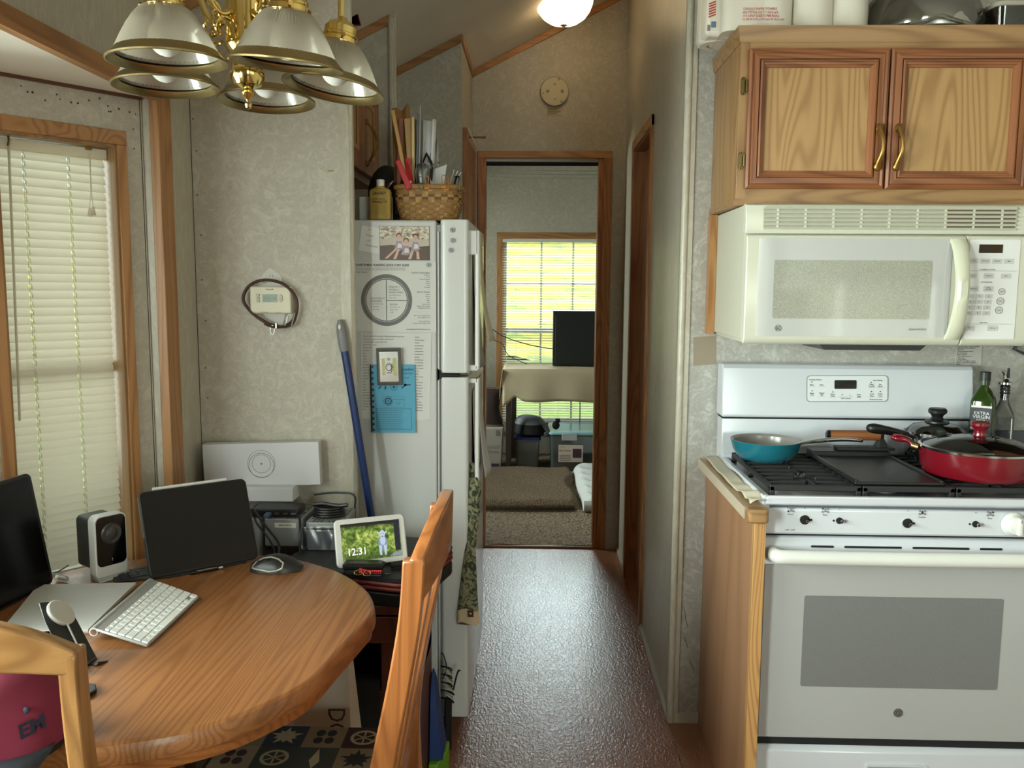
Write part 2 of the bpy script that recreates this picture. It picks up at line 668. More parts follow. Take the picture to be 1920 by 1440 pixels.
struct('floor', MB().box(-2.0, 2.3, YB - 0.1, 4.66, -0.06, 0), vinyl)
mb = MB().m(carpet).grid(lambda u, v: (-1.95 + 4.0 * u, 4.655 + 2.7 * v, 0.014 + 0.002 * sin(60 * u) * (1 if v < 0.02 else 0)), 60, 40)
mb.box(-1.95, 2.05, 4.68, 7.36, -0.06, 0.004)
struct('floor_bedroom', mb, carpet)
mb = MB().m(trim_x).box(-0.285, 0.32, 4.642, 4.664, 0.0, 0.012)
struct('trim_threshold', mb, trim_x, bevel=0.003)

mb = MB()
mb.prism([(-1.1, CZ(-1.1)), (0.55, CZ(0.55)), (0.55, CZ(0.55) + 0.06), (-1.1, CZ(-1.1) + 0.06)], 'Y', YB - 0.1, YF + 0.1)
mb.prism([(2.2, CZ(2.2)), (0.55, CZ(0.55)), (0.55, CZ(0.55) + 0.06), (2.2, CZ(2.2) + 0.06)], 'Y', YB - 0.1, YF + 0.1)
mb.prism([(-2.1, 2.21), (-1.1, 2.21), (-1.1, 2.27), (-2.1, 2.27)], 'Y', 4.6, YF + 0.1)
struct('ceiling', mb, white_ceiling)

# ---- left wall of the dining corner with the bay in it
BX, A0, A1 = -1.05, 2.285, -0.19
WD = Vector((-sin(radians(38)), -cos(radians(38)), 0))      # along the far wing, towards the camera
WN = Vector((cos(radians(38)), -sin(radians(38)), 0))       # into the room
WA = Vector((BX, A0, 0))
def wing(t, out, z):
    p = WA + WD * t - WN * out
    return (p.x, p.y, z)
WL = 0.62
B_ = WA + WD * WL
BAYX = B_.x
WZ0, WZ1, WT0, WT1 = 0.70, 1.814, 0.070, 0.356

dot = mat('nail_hole', (62, 54, 44), 0.8)
mb = MB().m(paper_v)
mb.box(-1.09, XL, A0 + 0.002, 2.53, 0, 2.3)                                # between bay and partition
mb.box(-1.09, XL, A1, A0 + 0.002, 1.952, 2.3)                               # above the bay
mb.box(-1.09, XL, YB, A1, 0, 2.3)                                           # behind the camera
mb.box(-1.09, XL, 2.53, 4.72, 0, 2.3)
mb.m(dot)
for z in (1.79, 1.52, 1.45, 1.165, 1.09, 0.93):
    mb.ball((-1.021, A0 + 0.001, z), (0.004, 0.0016, 0.004), 8, 6)
struct('wall_left', mb, paper_v)

# wing wall (far), with the narrow window opening
def wing_box(mb, t0, t1, o0, o1, z0, z1):
    v = [wing(t, o, z) for z in (z0, z1) for o in (o0, o1) for t in (t0, t1)]
    mb.add(v, [(0, 2, 3, 1), (4, 5, 7, 6), (0, 1, 5, 4), (2, 6, 7, 3), (0, 4, 6, 2), (1, 3, 7, 5)])
    return mb
def bay_windowed(mb, f, L, w0, w1, z0, z1, th=0.07, top=1.96):
    f(mb, -0.01, w0, 0, th, 0, top); f(mb, w1, L + 0.01, 0, th, 0, top)
    f(mb, w0, w1, 0, th, 0, z0); f(mb, w0, w1, 0, th, z1, top)
mb = MB().m(paper)
bay_windowed(mb, wing_box, WL, WT0, WT1, WZ0, WZ1)
mb.m(dot)
r_ = random.Random(3)
for i in range(16):
    t = 0.01 + 0.32 * r_.random()
    p = wing(t, -0.0006, 1.925 - 0.03 * r_.random())
    mb.ball(p, 0.0016 + 0.0014 * r_.random(), 6, 4)
for z in (1.81, 1.86):
    mb.ball(wing(0.022, -0.0005, z), 0.002, 6, 4)
struct('wall_bay_far', mb, paper)
def centre_box(mb, t0, t1, o0, o1, z0, z1):
    return mb.box(BAYX - o0, BAYX - o1, B_.y - t0, B_.y - t1, z0, z1)
CL = B_.y - (A0 + A1 - B_.y)
mb = MB(); bay_windowed(mb, centre_box, CL, 0.09, CL - 0.09, 0.82, 1.814)
struct('wall_bay_centre', mb, paper)
def near_box(mb, t0, t1, o0, o1, z0, z1):
    ym = A0 + A1
    v = []
    for z in (z0, z1):
        for o in (o0, o1):
            for t in (t0, t1):
                p = wing(t, o, z); v.append((p[0], ym - p[1], z))
    mb.add(v, [(0, 2, 3, 1), (4, 5, 7, 6), (0, 1, 5, 4), (2, 6, 7, 3), (0, 4, 6, 2), (1, 3, 7, 5)])
    return mb
mb = MB(); bay_windowed(mb, near_box, WL, 0.09, WL - 0.09, 0.82, 1.814)
struct('wall_bay_near', mb, paper)
mb = MB().box(-1.65, XL - 0.001, A1 - 0.05, A0 - 0.001, 1.945, 2.0)
struct('ceiling_bay', mb, mat('bay_ceiling_white', (236, 230, 218), 0.8))
mb = MB()
wing_box(mb, 0.0, WL, -0.008, 0.0, 1.937, 1.946)
struct('trim_bay_ceiling', mb, mat('dark_quarter_round', (92, 54, 34), 0.5))
# corner trim and header trim round the bay mouth
mb = MB().m(trim_v)
mb.prism([(-1.026, A0 - 0.006), (-1.0, A0 - 0.006), (-1.0, 2.358), (-1.0055, 2.358), (-1.0055, A0), (-1.026, A0)], 'Z', 0, 1.978)
struct('trim_bay_post', mb, trim_v, bevel=0.002)
mb = MB().m(trim_y)
mb.prism([(-1.026, 1.936), (-1.0, 1.936), (-1.0, 1.979), (-1.0055, 1.979), (-1.0055, 1.944), (-1.026, 1.944)], 'Y', A1, 2.284)
struct('trim_bay_header', mb, trim_y, bevel=0.0015)
mb = MB().m(mat('wall_batten', (168, 160, 143), 0.5))
mb.box(-1.052, -1.0475, A0 - 0.003, A0 + 0.001, 0.0, 1.945)
mb.m(mat('dark_gap', (48, 44, 38), 0.8)).box(-1.0515, -1.0495, A0 - 0.0035, A0, 0, 1.94)
struct('trim_bay_seam', mb)

# ---- far bay window: casing, jambs, panes
w1 = thing('window_1', 'narrow bay window in pale oak casing, its cream blind closed', 'window', wing((WT0 + WT1) / 2, 0.03, WZ0))
del w1['label']; del w1['category']; w1['kind'] = 'structure'
mb = MB()
for t0, t1, z0, z1, mm in ((WT0 - 0.025, WT0, WZ0 - 0.03, WZ1, trim_v), (WT1, WT1 + 0.028, WZ0 - 0.03, WZ1, trim_v)):
    mb.m(mm); wing_box(mb, t0, t1, -0.008, 0.0, z0, z1)
mb.m(trim_x); wing_box(mb, WT0 - 0.025, WT1 + 0.028, -0.008, 0.0, WZ1, WZ1 + 0.036)
part(w1, 'window_casing', mb, bevel=0.0015)
mb = MB().m(oak_v)
wing_box(mb, WT0 - 0.004, WT0 + 0.006, -0.001, 0.08, WZ0, WZ1)
wing_box(mb, WT1 - 0.006, WT1 + 0.004, -0.001, 0.08, WZ0, WZ1)
mb.m(oak_h); wing_box(mb, WT0, WT1, -0.001, 0.08, WZ1 - 0.008, WZ1 + 0.004)
wing_box(mb, WT0 - 0.02, WT1 + 0.02, -0.03, 0.08, WZ0 - 0.02, WZ0 + 0.002)
part(w1, 'window_jamb', mb, bevel=0.001)
mb = MB(); wing_box(mb, WT0, WT1, 0.083, 0.086, WZ0, WZ1)
part(w1, 'pane', mb, glass)
mb = MB().m(white_plastic)
wing_box(mb, WT0, WT1, 0.078, 0.09, 1.22, 1.25)
part(w1, 'sash_rail', mb)
for nm, fb, L in (('window_2', centre_box, CL), ('window_3', near_box, WL)):
    mb = MB().m(trim_v)
    for t0, t1 in ((0.065, 0.092), (L - 0.092, L - 0.065)):
        fb(mb, t0, t1, -0.008, 0.0, 0.79, 1.85)
    fb(mb, 0.09, L - 0.09, -0.008, 0.0, 1.812, 1.85); fb(mb, 0.06, L - 0.06, -0.02, 0.06, 0.8, 0.82)
    mb.m(glass); fb(mb, 0.09, L - 0.09, 0.05, 0.053, 0.82, 1.814)
    struct(nm, mb)

# ---- partition with the thermostat
mb = MB().m(paper)
mb.prism([(-1.09, 0), (-0.545, 0), (-0.545, CZ(-0.545)), (-1.09, CZ(-1.09))], 'Y', 2.5, 2.555)
mb.m(dot)
for (x, z) in ((-0.997, 1.93), (-0.99, 1.84), (-0.992, 1.715), (-0.985, 1.60), (-0.987, 1.47), (-0.98, 1.35), (-0.985, 1.21), (-0.982, 1.12), (-0.978, 0.97)):
    mb.ball((x, 2.4995, z), (0.0022, 0.001, 0.0022), 6, 4)
mb.m(mat('wall_stain', (158, 142, 98), 0.7)).ball((-0.60, 2.4998, 1.785), (0.012, 0.0006, 0.003), 8, 4)
struct('wall_partition', mb)
mb = MB().m(paper_v)
mb.tube([(-0.549, 2.512, 0), (-0.549, 2.512, CZ(-0.545))], 0.014, 10)
mb.box(-0.575, -0.546, 2.497, 2.502, 0, CZ(-0.56))
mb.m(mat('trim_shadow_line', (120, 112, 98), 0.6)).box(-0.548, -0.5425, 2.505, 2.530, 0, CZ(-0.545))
struct('trim_partition_end', mb)
mb = MB().m(mat('dark_gap', (48, 44, 38), 0.8)).box(-1.0065, -1.0042, 2.497, 2.501, 0, 2.24)
struct('trim_corner_seam', mb)
def slope_trim(name, xa, xb, y, h=0.036, th=0.012):
    m_ = MB().m(trim_x).prism([(xa, CZ(xa) - h), (xb, CZ(xb) - h), (xb, CZ(xb) - 0.001), (xa, CZ(xa) - 0.001)], 'Y', y - th, y)
    struct(name, m_, bevel=0.002)
slope_trim('trim_partition_ceiling', XL, -0.54, 2.5)

# ---- fridge alcove and hall, left side
mb = MB().m(paper)
mb.prism([(-1.0, 0), (-0.556, 0), (-0.556, CZ(-0.556)), (-1.0, CZ(-1.0))], 'Y', 3.36, 3.41)
mb.box(-0.74, -0.69, 3.405, 3.995, 0, 2.40)
struct('wall_alcove', mb)
slope_trim('trim_alcove_ceiling', -1.0, -0.57, 3.36)
mb = MB().m(paper_v).tube([(-0.566, 3.356, 0), (-0.566, 3.356, CZ(-0.56) - 0.02)], 0.012, 10)
mb.tube([(-0.554, 3.366, 0), (-0.554, 3.366, CZ(-0.556))], 0.006, 8)
struct('trim_alcove_corner', mb)
mb = MB().m(paper)
mb.prism([(-1.0, 0), (-0.355, 0), (-0.355, CZ(-0.355)), (-1.0, CZ(-1.0))], 'Y', 4.0, 4.06)
mb.box(-0.415, -0.3555, 4.055, 4.645, 0, CZ(-0.4) - 0.004)
struct('wall_hall_left', mb)
slope_trim('trim_hall_left_ceiling', -0.70, -0.355, 4.0)
mb = MB().m(trim_y).box(-0.356, -0.346, 4.0, 4.65, CZ(-0.355) - 0.036, CZ(-0.355) - 0.001)
struct('trim_hall_side', mb, bevel=0.002)
# narrow closet door on the left of the hall
d2 = thing('door_2', 'x', 'x', (-0.35, 4.33, 0.02)); del d2['label']; del d2['category']; d2['kind'] = 'structure'
mb = MB().m(jamb_v).box(-0.356, -0.338, 4.08, 4.12, 0, 2.19).box(-0.356, -0.338, 4.6, 4.64, 0, 2.19)
mb.m(trim_y).box(-0.356, -0.338, 4.12, 4.6, 2.15, 2.19)
part(d2, 'door_casing', mb, bevel=0.002)
mb = MB().m(jamb_v).box(-0.356, -0.342, 4.12, 4.6, 0.01, 2.15)
for z0, z1 in ((0.15, 0.95), (1.05, 2.05)):
    mb.ring([(4.17, z0), (4.55, z0), (4.55, z1), (4.17, z1)], [(4.19, z0 + 0.02), (4.53, z0 + 0.02), (4.53, z1 - 0.02), (4.19, z1 - 0.02)], 'X', -0.343, -0.336)
part(d2, 'door_leaf', mb, bevel=0.002)
mb = MB().m(brass_dull).cyl((-0.342, 4.2, 2.165), (-0.265, 4.2, 2.165), 0.0045).ball((-0.262, 4.2, 2.165), 0.007, 10, 8)
mb.m(white_plastic).tube([(-0.335, 4.17, 2.20), (-0.32, 4.17, 2.16), (-0.305, 4.17, 2.125)], 0.003, 6)
part(d2, 'hook', mb)

# ---- hall end wall with the bedroom doorway
mb = MB().m(paper)
dx0, dx1, dz = -0.285, 0.322, 2.131
for a, b, z0 in ((-0.42, dx0, 0), (dx1, 0.5, 0), (dx0, dx1, dz)):
    mb.prism([(a, z0), (b, z0), (b, CZ(b)), (a, CZ(a))], 'Y', 4.65, 4.74)
mb.box(-2.1, -0.42, 4.65, 4.74, 0, 2.25)
mb.prism([(0.5, 0), (2.1, 0), (2.1, CZ(2.1)), (0.55, CZ(0.55)), (0.5, CZ(0.5))], 'Y', 4.65, 4.74)
struct('wall_hall_end', mb)
slope_trim('trim_hall_end_ceiling', -0.355, 0.46, 4.65)
d1 = thing('door_1', 'x', 'x', (0.02, 4.65, 0)); del d1['label']; del d1['category']; d1['kind'] = 'structure'
mb = MB().m(jamb_v).box(-0.327, dx0, 4.638, 4.652, 0, 2.168).box(0.345, 0.390, 4.638, 4.652, 0, 2.168)
mb.m(trim_x).box(-0.327, 0.390, 4.637, 4.652, 2.132, 2.169)
part(d1, 'door_casing', mb, bevel=0.003)
mb = MB().m(jamb_v).box(dx0 - 0.006, dx0 + 0.003, 4.65, 4.74, 0, dz)
mb.box(0.318, 0.350, 4.645, 4.665, 0, dz).box(0.318, 0.350, 4.715, 4.74, 0, dz)
mb.box(0.326, 0.36, 4.66, 4.72, 0.01, dz)
mb.m(white_plastic).box(dx0, 0.32, 4.672, 4.70, dz - 0.012, dz)
mb.m(black_matte).box(dx0, 0.32, 4.70, 4.715, dz - 0.03, dz - 0.005)
part(d1, 'door_jamb', mb, bevel=0.0015)
mb = MB().m(paper_v).box(0.39, 0.46, 4.643, 4.652, 0.0, 0.03)
struct('baseboard_hall_end', mb)
# ---- hall right wall with its own door
HY0, HY1, HZ = 3.565, 4.17, 2.10
mb = MB().m(paper_v)
for a, b, z0 in ((2.7495, HY0, 0), (HY1, 4.64, 0), (HY0, HY1, HZ)):
    mb.prism([(0.46, z0), (0.54, z0), (0.54, CZ(0.54)), (0.46, CZ(0.46))], 'Y', a, b)
struct('wall_hall_right', mb)
d3 = thing('door_3', 'x', 'x', (0.47, 3.87, 0)); del d3['label']; del d3['category']; d3['kind'] = 'structure'
mb = MB().m(jamb_v).box(0.447, 0.462, 3.53, HY0, 0, HZ + 0.045).box(0.447, 0.462, HY1, HY1 + 0.045, 0, HZ + 0.045)
mb.m(trim_y).box(0.446, 0.462, 3.53, HY1 + 0.045, HZ, HZ + 0.045)
part(d3, 'door_casing', mb, bevel=0.003)
mb = MB().m(jamb_v).box(0.455, 0.545, HY0 - 0.004, HY0 + 0.008, 0, HZ).box(0.455, 0.545, HY1 - 0.008, HY1 + 0.004, 0, HZ).box(0.455, 0.545, HY0, HY1, HZ - 0.008, HZ + 0.004)
part(d3, 'door_jamb', mb)
mb = MB().m(jamb_v).box(0.50, 0.535, HY0 + 0.01, HY1 - 0.01, 0.006, HZ - 0.012)
part(d3, 'door_leaf', mb, bevel=0.002)
mb = MB().m(mat('baseboard_grey', (196, 190, 178), 0.35))
mb.box(0.448, 0.461, 2.76, 3.53, 0, 0.016).box(0.452, 0.461, 2.76, 3.53, 0.016, 0.022)
mb.box(0.452, 0.461, HY1 + 0.045, 4.65, 0, 0.02)
struct('baseboard_hall_right', mb)
# ---- kitchen back wall
mb = MB().m(paper_k)
mb.prism([(0.46, 0), (XR + 0.06, 0), (XR + 0.06, CZ(XR + 0.06)), (0.55, CZ(0.55)), (0.46, CZ(0.46))], 'Y', 2.7448, 2.82)
mb.m(mat('unfaded_patch', (150, 136, 118), 0.6)).quad((0.499, 2.7444, 1.299), (0.572, 2.7444, 1.304), (0.575, 2.7444, 1.213), (0.502, 2.7444, 1.207))
mb.m(mat('scuff', (112, 102, 88), 0.7))
for x, z0, z1 in ((0.496, 0.40, 0.335), (0.50, 0.30, 0.262), (0.522, 0.22, 0.185)):
    mb.tube([(x, 2.7446, z0), (x + 0.006, 2.7446, (z0 + z1) / 2), (x + 0.014, 2.7446, z1)], 0.0012, 5)
struct('wall_kitchen', mb)
mb = MB().m(paper_v).tube([(0.462, 2.748, 0), (0.462, 2.748, CZ(0.46))], 0.013, 12)
mb.box(0.455, 0.486, 2.74, 2.747, 0, CZ(0.47))
struct('trim_hall_corner', mb)
mb = MB().m(mat('baseboard_grey', (196, 190, 178), 0.35)).box(0.48, 0.556, 2.738, 2.746, 0, 0.035)
struct('baseboard_kitchen', mb)
# ---- right and rear walls with the kitchen window and an added rear window
def wall_x(mb, x0, x1, y0, y1, wins, top):
    ys = [y0]
    for a, b, z0, z1 in wins:
        mb.box(x0, x1, ys[-1], a, 0, top); mb.box(x0, x1, a, b, 0, z0); mb.box(x0, x1, a, b, z1, top); ys.append(b)
    mb.box(x0, x1, ys[-1], y1, 0, top)
mb = MB().m(paper); wall_x(mb, XR, XR + 0.07, YB, 2.8, [(-2.75, 0.05, 0.80, 1.48)], 2.32)
struct('wall_right', mb)
mb = MB().m(trim_v).box(XR - 0.01, XR, -2.8, -2.75, 0.77, 1.53).box(XR - 0.01, XR, 0.05, 0.1, 0.77, 1.53).box(XR - 0.01, XR, -2.8, 0.1, 1.48, 1.53).box(XR - 0.03, XR + 0.02, -2.8, 0.1, 0.77, 0.80)
mb.m(white_plastic).box(XR + 0.03, XR + 0.06, -1.32, -1.30, 0.80, 1.48)
mb.m(glass).box(XR + 0.05, XR + 0.053, -2.75, 0.05, 0.80, 1.48)
struct('window_4', mb)
mb = MB().m(paper)
for a, b, z0, z1 in ((-1.1, 0.98, 0, 1), (2.02, 2.2, 0, 1)):
    mb.box(a, b, YB - 0.07, YB, 0, 2.2)
mb.box(0.98, 2.02, YB - 0.07, YB, 0, 0.35).box(0.98, 2.02, YB - 0.07, YB, 2.05, 2.2)
mb.prism([(-1.1, 2.2), (2.2, 2.2), (0.55, CZ(0.55))], 'Y', YB - 0.07, YB)
struct('wall_rear', mb)
mb = MB().m(trim_v).box(0.93, 0.98, YB, YB + 0.012, 0.3, 2.1).box(2.02, 2.07, YB, YB + 0.012, 0.3, 2.1).box(0.93, 2.07, YB, YB + 0.012, 2.05, 2.1).box(0.93, 2.07, YB, YB + 0.03, 0.31, 0.35)
mb.m(white_plastic).box(1.48, 1.52, YB - 0.05, YB - 0.02, 0.35, 2.05)
mb.m(glass).box(0.98, 2.02, YB - 0.04, YB - 0.037, 0.35, 2.05)
struct('added_window_5', mb)  # unseen window, added to let the rear fill in
# ---- bedroom walls and end window
mb = MB().m(paper); wall_x(mb, -1.97, -1.9, 4.74, YF, [(5.5, 6.5, 0.9, 1.9)], 2.25)
struct('wall_bedroom_left', mb)
mb = MB().m(glass).box(-1.94, -1.937, 5.5, 6.5, 0.9, 1.9).m(trim_v).box(-1.9, -1.89, 5.45, 5.5, 0.86, 1.94).box(-1.9, -1.89, 6.5, 6.55, 0.86, 1.94)
struct('added_window_7', mb)  # unseen side window, added to brighten the bedroom
mb = MB().m(paper).box(2.0, 2.07, 4.74, YF, 0, 2.35)
struct('wall_bedroom_right', mb)
bx0, bx1, bz0, bz1 = -0.287, 0.66, 0.292, 1.852
mb = MB().m(paper)
mb.box(-2.1, bx0, YF, YF + 0.08, 0, 2.2).box(bx1, 2.1, YF, YF + 0.08, 0, 2.2)
mb.box(bx0, bx1, YF, YF + 0.08, 0, bz0).box(bx0, bx1, YF, YF + 0.08, bz1, 2.2)
mb.prism([(-2.1, 2.2), (2.1, 2.2), (0.55, 3.06), (-1.1, 2.25)], 'Y', YF, YF + 0.08)
struct('wall_bedroom_end', mb)
w6 = thing('window_6', 'x', 'x', (0.19, YF, bz0)); del w6['label']; del w6['category']; w6['kind'] = 'structure'
mb = MB().m(trim_v).box(bx0 - 0.062, bx0, YF - 0.012, YF, bz0 - 0.1, bz1 + 0.05).box(bx1, bx1 + 0.06, YF - 0.012, YF, bz0 - 0.1, bz1 + 0.05)
mb.m(trim_x).box(bx0 - 0.062, bx1 + 0.06, YF - 0.013, YF, bz1, bz1 + 0.052)
part(w6, 'window_casing', mb, bevel=0.003)
mb = MB().m(mat('sill_cream', (196, 178, 150), 0.5)).box(bx0 - 0.06, bx1 + 0.06, YF - 0.012, YF + 0.005, bz0 - 0.085, bz0 - 0.002)
mb.m(trim_x).box(bx0 - 0.07, bx1 + 0.07, YF - 0.03, YF, bz0 - 0.1, bz0 - 0.085)
part(w6, 'window_sill', mb, bevel=0.002)
mb = MB().m(white_plastic)
mb.ring(rect(bx0, bx1, bz0, bz1), rect(bx0 + 0.022, bx1 - 0.022, bz0 + 0.022, bz1 - 0.022), 'Y', YF + 0.02, YF + 0.05)
mb.box(bx0, bx1, YF + 0.015, YF + 0.05, 1.055, 1.10)
for z0, z1, zz in ((bz0, 1.055, (0.68,)), (1.1, bz1, (1.47,))):
    for x in (0.03, 0.3, 0.57 - 0.03):
        mb.box(x - 0.008, x + 0.008, YF + 0.034, YF + 0.046, z0, z1)
    for z in zz:
        mb.box(bx0, bx1, YF + 0.034, YF + 0.046, z - 0.008, z + 0.008)
part(w6, 'sash', mb)
part(w6, 'pane', MB().box(bx0, bx1, YF + 0.038, YF + 0.041, bz0, bz1), glass)

# ---- outdoors beyond the bedroom window
gm = mat('meadow_grass', (150, 172, 84), 0.9)
t = NT(gm)
t.color(t.mix((136, 166, 70), (178, 190, 110), t.ramp(t.noise(t.coords(), 1.4, 5, 0.7), [(0.35, (0, 0, 0)), (0.7, (255, 255, 255))])))
mb = MB().prism([(7.5, -0.7), (60, -0.7), (60, 9), (34, 4.2), (14, 0.35), (9.5, -0.35), (7.5, -0.4)], 'X', -26, 26)
struct('ground_outside', mb, gm, smooth=60)
fm = mat('yellow_flowers', (230, 210, 90), 0.9)
t = NT(fm)
t.color(t.mix((196, 200, 120), (246, 226, 96), t.ramp(t.noise(t.coords((1, 1, 2)), 2.6, 6, 0.75), [(0.36, (0, 0, 0)), (0.56, (255, 255, 255))])))
mb = MB().grid(lambda u, v: (-14 + 30 * u, 13.5 + 13 * v, 0.30 + 2.55 * v + 0.09 * sin(61 * u) * sin(39 * v) + 0.06 * sin(143 * u + 70 * v)), 160, 60)
tag(finish('wildflower_meadow', mb, fm, Vector((0, 0, 0)), smooth=60), 'band of yellow wildflowers on the slope outside the bedroom window', 'flowers', kind='stuff')
bm_ = mat('hedge_leaves', (122, 150, 66), 0.9)
t = NT(bm_)
t.color(t.mix((96, 126, 54), (176, 190, 112), t.ramp(t.noise(t.coords(), 3.5, 5, 0.7), [(0.36, (0, 0, 0)), (0.66, (255, 255, 255))])))
for i, (x, y, w, h) in enumerate(((-4.6, 29.5, 2.2, 2.4), (-0.9, 28.6, 2.2, 2.0), (2.9, 29.4, 2.2, 2.7), (6.6, 29.6, 2.2, 2.3))):
    mb = MB()
    rr = random.Random(i)
    for k in range(26):
        a, b = rr.uniform(-1, 1), rr.uniform(0, 1)
        rb = rr.uniform(0.35, 0.75)
        mb.ball((x + a * w * 0.5, y + rr.uniform(-0.5, 0.5), 3.1 + b * h), (rb, rb, rb * 0.8), 10, 7)
    single('shrub', mb, bm_, ['leftmost shrub on the slope, seen through the upper blind', 'second shrub from the left beyond the yellow flowers', 'third shrub from the left, tallest beyond the flowers', 'rightmost shrub beyond the yellow flowers'][i], 'shrub', 'shrubs beyond the flower meadow', smooth=70)

# ================================================================= kitchen wall
def molded_door(parent, x0, x1, z0, z1, y, side, px):
    """raised oak door: outer frame, stepped moulding and a pale panel; front face at y"""
    mb = MB()
    fr = 0.030
    def mit(o0, o1, ya, yb, yc):
        """mitred frame strip from inset o0 to o1, faces sloping ya -> yb"""
        A = [(x0 + o0, z0 + o0), (x1 - o0, z0 + o0), (x1 - o0, z1 - o0), (x0 + o0, z1 - o0)]
        B = [(x0 + o1, z0 + o1), (x1 - o1, z0 + o1), (x1 - o1, z1 - o1), (x0 + o1, z1 - o1)]
        for i in range(4):
            j = (i + 1) % 4
            mb.m(red_h if i in (0, 2) else red_v)
            v = [(A[i][0], ya, A[i][1]), (A[j][0], ya, A[j][1]), (B[j][0], yb, B[j][1]), (B[i][0], yb, B[i][1])]
            mb.quad(*v)
    steps = [(0.0, y + 0.016), (0.0, y + 0.004), (0.006, y), (0.012, y + 0.0035), (0.014, y + 0.001), (0.027, y), (0.028, y + 0.007), (0.030, y + 0.007), (0.0305, y + 0.001), (0.035, y - 0.001), (0.036, y + 0.003), (0.041, y + 0.004), (0.042, y + 0.0065), (0.048, y + 0.009), (0.0485, y + 0.013)]
    for (a, ya), (b, yb) in zip(steps, steps[1:]):
        mit(a, b, ya, yb, 0)
    d = part(parent, 'door', mb)
    q = MB().m(panel_v).box(x0 + 0.046, x1 - 0.046, y + 0.0125, y + 0.016, z0 + 0.046, z1 - 0.046)
    part(d, 'panel', q, label='pale oak centre panel')
    hx = px
    h = MB().m(brass_dull)
    zt, zb = 1.885, 1.785
    pts = [(hx - 0.001, y - 0.004, zt), (hx, y - 0.012, zt - 0.012), (hx + 0.003, y - 0.022, zt - 0.030), (hx + 0.004, y - 0.025, (zt + zb) / 2), (hx + 0.002, y - 0.022, zb + 0.030), (hx - 0.001, y - 0.012, zb + 0.012), (hx - 0.002, y - 0.004, zb)]
    h.tube(spline(pts, 5), [0.0085 - 0.0035 * sin(pi * i / 30) for i in range(31)], 10)
    h.ball((hx - 0.001, y - 0.003, zt), (0.009, 0.006, 0.013), 12, 8).ball((hx - 0.002, y - 0.003, zb), (0.009, 0.006, 0.013), 12, 8)
    for s_ in (-1, 0, 1):
        h.tube([(hx + s_ * 0.004, y - 0.009, zt + 0.01), (hx + s_ * 0.003, y - 0.015, zt - 0.01)], 0.0012, 5)
        h.tube([(hx + s_ * 0.004, y - 0.009, zb - 0.01), (hx + s_ * 0.003, y - 0.015, zb + 0.01)], 0.0012, 5)
    part(d, 'handle', h, label='brass pull')
    for zz in ((z1 - 0.095, z0 + 0.075)):
        k = MB().m(mat('hinge_bronze', (112, 96, 62), 0.35, 1.0))
        hxx = x0 - 0.009 if side < 0 else x1 + 0.009
        k.prism(rrect(hxx - 0.009, hxx + 0.004, zz - 0.022, zz + 0.022, 0.004), 'Y', y + 0.0165, y + 0.019)
        k.cyl((hxx - 0.004, y + 0.0155, zz - 0.023), (hxx - 0.004, y + 0.0155, zz - 0.017), 0.003).cyl((hxx - 0.004, y + 0.0155, zz + 0.017), (hxx - 0.004, y + 0.0155, zz + 0.023), 0.003)
        k.cyl((hxx + 0.006, y + 0.012, zz - 0.015), (hxx + 0.006, y + 0.012, zz + 0.015), 0.0045)
        part(d, 'hinge', k)

CX0, CX1, CF = 0.540, 1.338, 2.40
c = thing('wall_cabinet', 'oak wall cabinet with two raised panel doors mounted above the microwave', 'cabinet', (0.94, 2.57, 1.682))
mb = MB().m(oak_v).box(CX0, CX1, CF + 0.02, 2.742, 1.70, 2.115)
mb.m(oak_h).box(CX0 - 0.004, CX1, CF, 2.742, 1.682, 1.702)
part(c, 'body', mb, bevel=0.001)
mb = MB().m(oak_v).box(CX0, CX0 + 0.026, CF, CF + 0.02, 1.70, 2.115).box(CX1 - 0.026, CX1, CF, CF + 0.02, 1.70, 2.115).box(0.925, 0.945, CF + 0.001, CF + 0.02, 1.735, 2.085)
mb.m(oak_h).box(CX0 + 0.026, CX1 - 0.026, CF, CF + 0.02, 2.085, 2.115).box(CX0 + 0.026, CX1 - 0.026, CF, CF + 0.02, 1.70, 1.735)
part(c, 'face_frame', mb, bevel=0.0008)
mb = MB().m(oak_h)
mb.loft([[(CX0 - 0.002, CF - 0.002, 2.112), (CX1, CF - 0.002, 2.112), (CX1, 2.742, 2.112), (CX0 - 0.002, 2.742, 2.112)],
         [(CX0 - 0.006, CF - 0.006, 2.122), (CX1, CF - 0.006, 2.122), (CX1, 2.742, 2.122), (CX0 - 0.006, 2.742, 2.122)],
         [(CX0 - 0.010, CF - 0.010, 2.154), (CX1, CF - 0.010, 2.154), (CX1, 2.742, 2.154), (CX0 - 0.010, 2.742, 2.154)]])
part(c, 'crown', mb)
molded_door(c, 0.561, 0.932, 1.726, 2.093, 2.381, -1, 0.912)
molded_door(c, 0.937, 1.308, 1.726, 2.093, 2.381, 1, 0.963)
c2 = thing('wall_cabinet', 'taller oak wall cabinet cut off at the right edge of the photo', 'cabinet', (1.7, 2.58, 1.36))
mb = MB().m(darkwood).box(1.346, 2.09, 2.45, 2.742, 1.36, 2.115)
part(c2, 'body', mb, bevel=0.001)
part(c2, 'door', MB().m(red_v).box(1.36, 1.70, 2.43, 2.449, 1.38, 2.09), bevel=0.004)
part(c2, 'door', MB().m(red_v).box(1.71, 2.05, 2.43, 2.449, 1.38, 2.09), bevel=0.004)

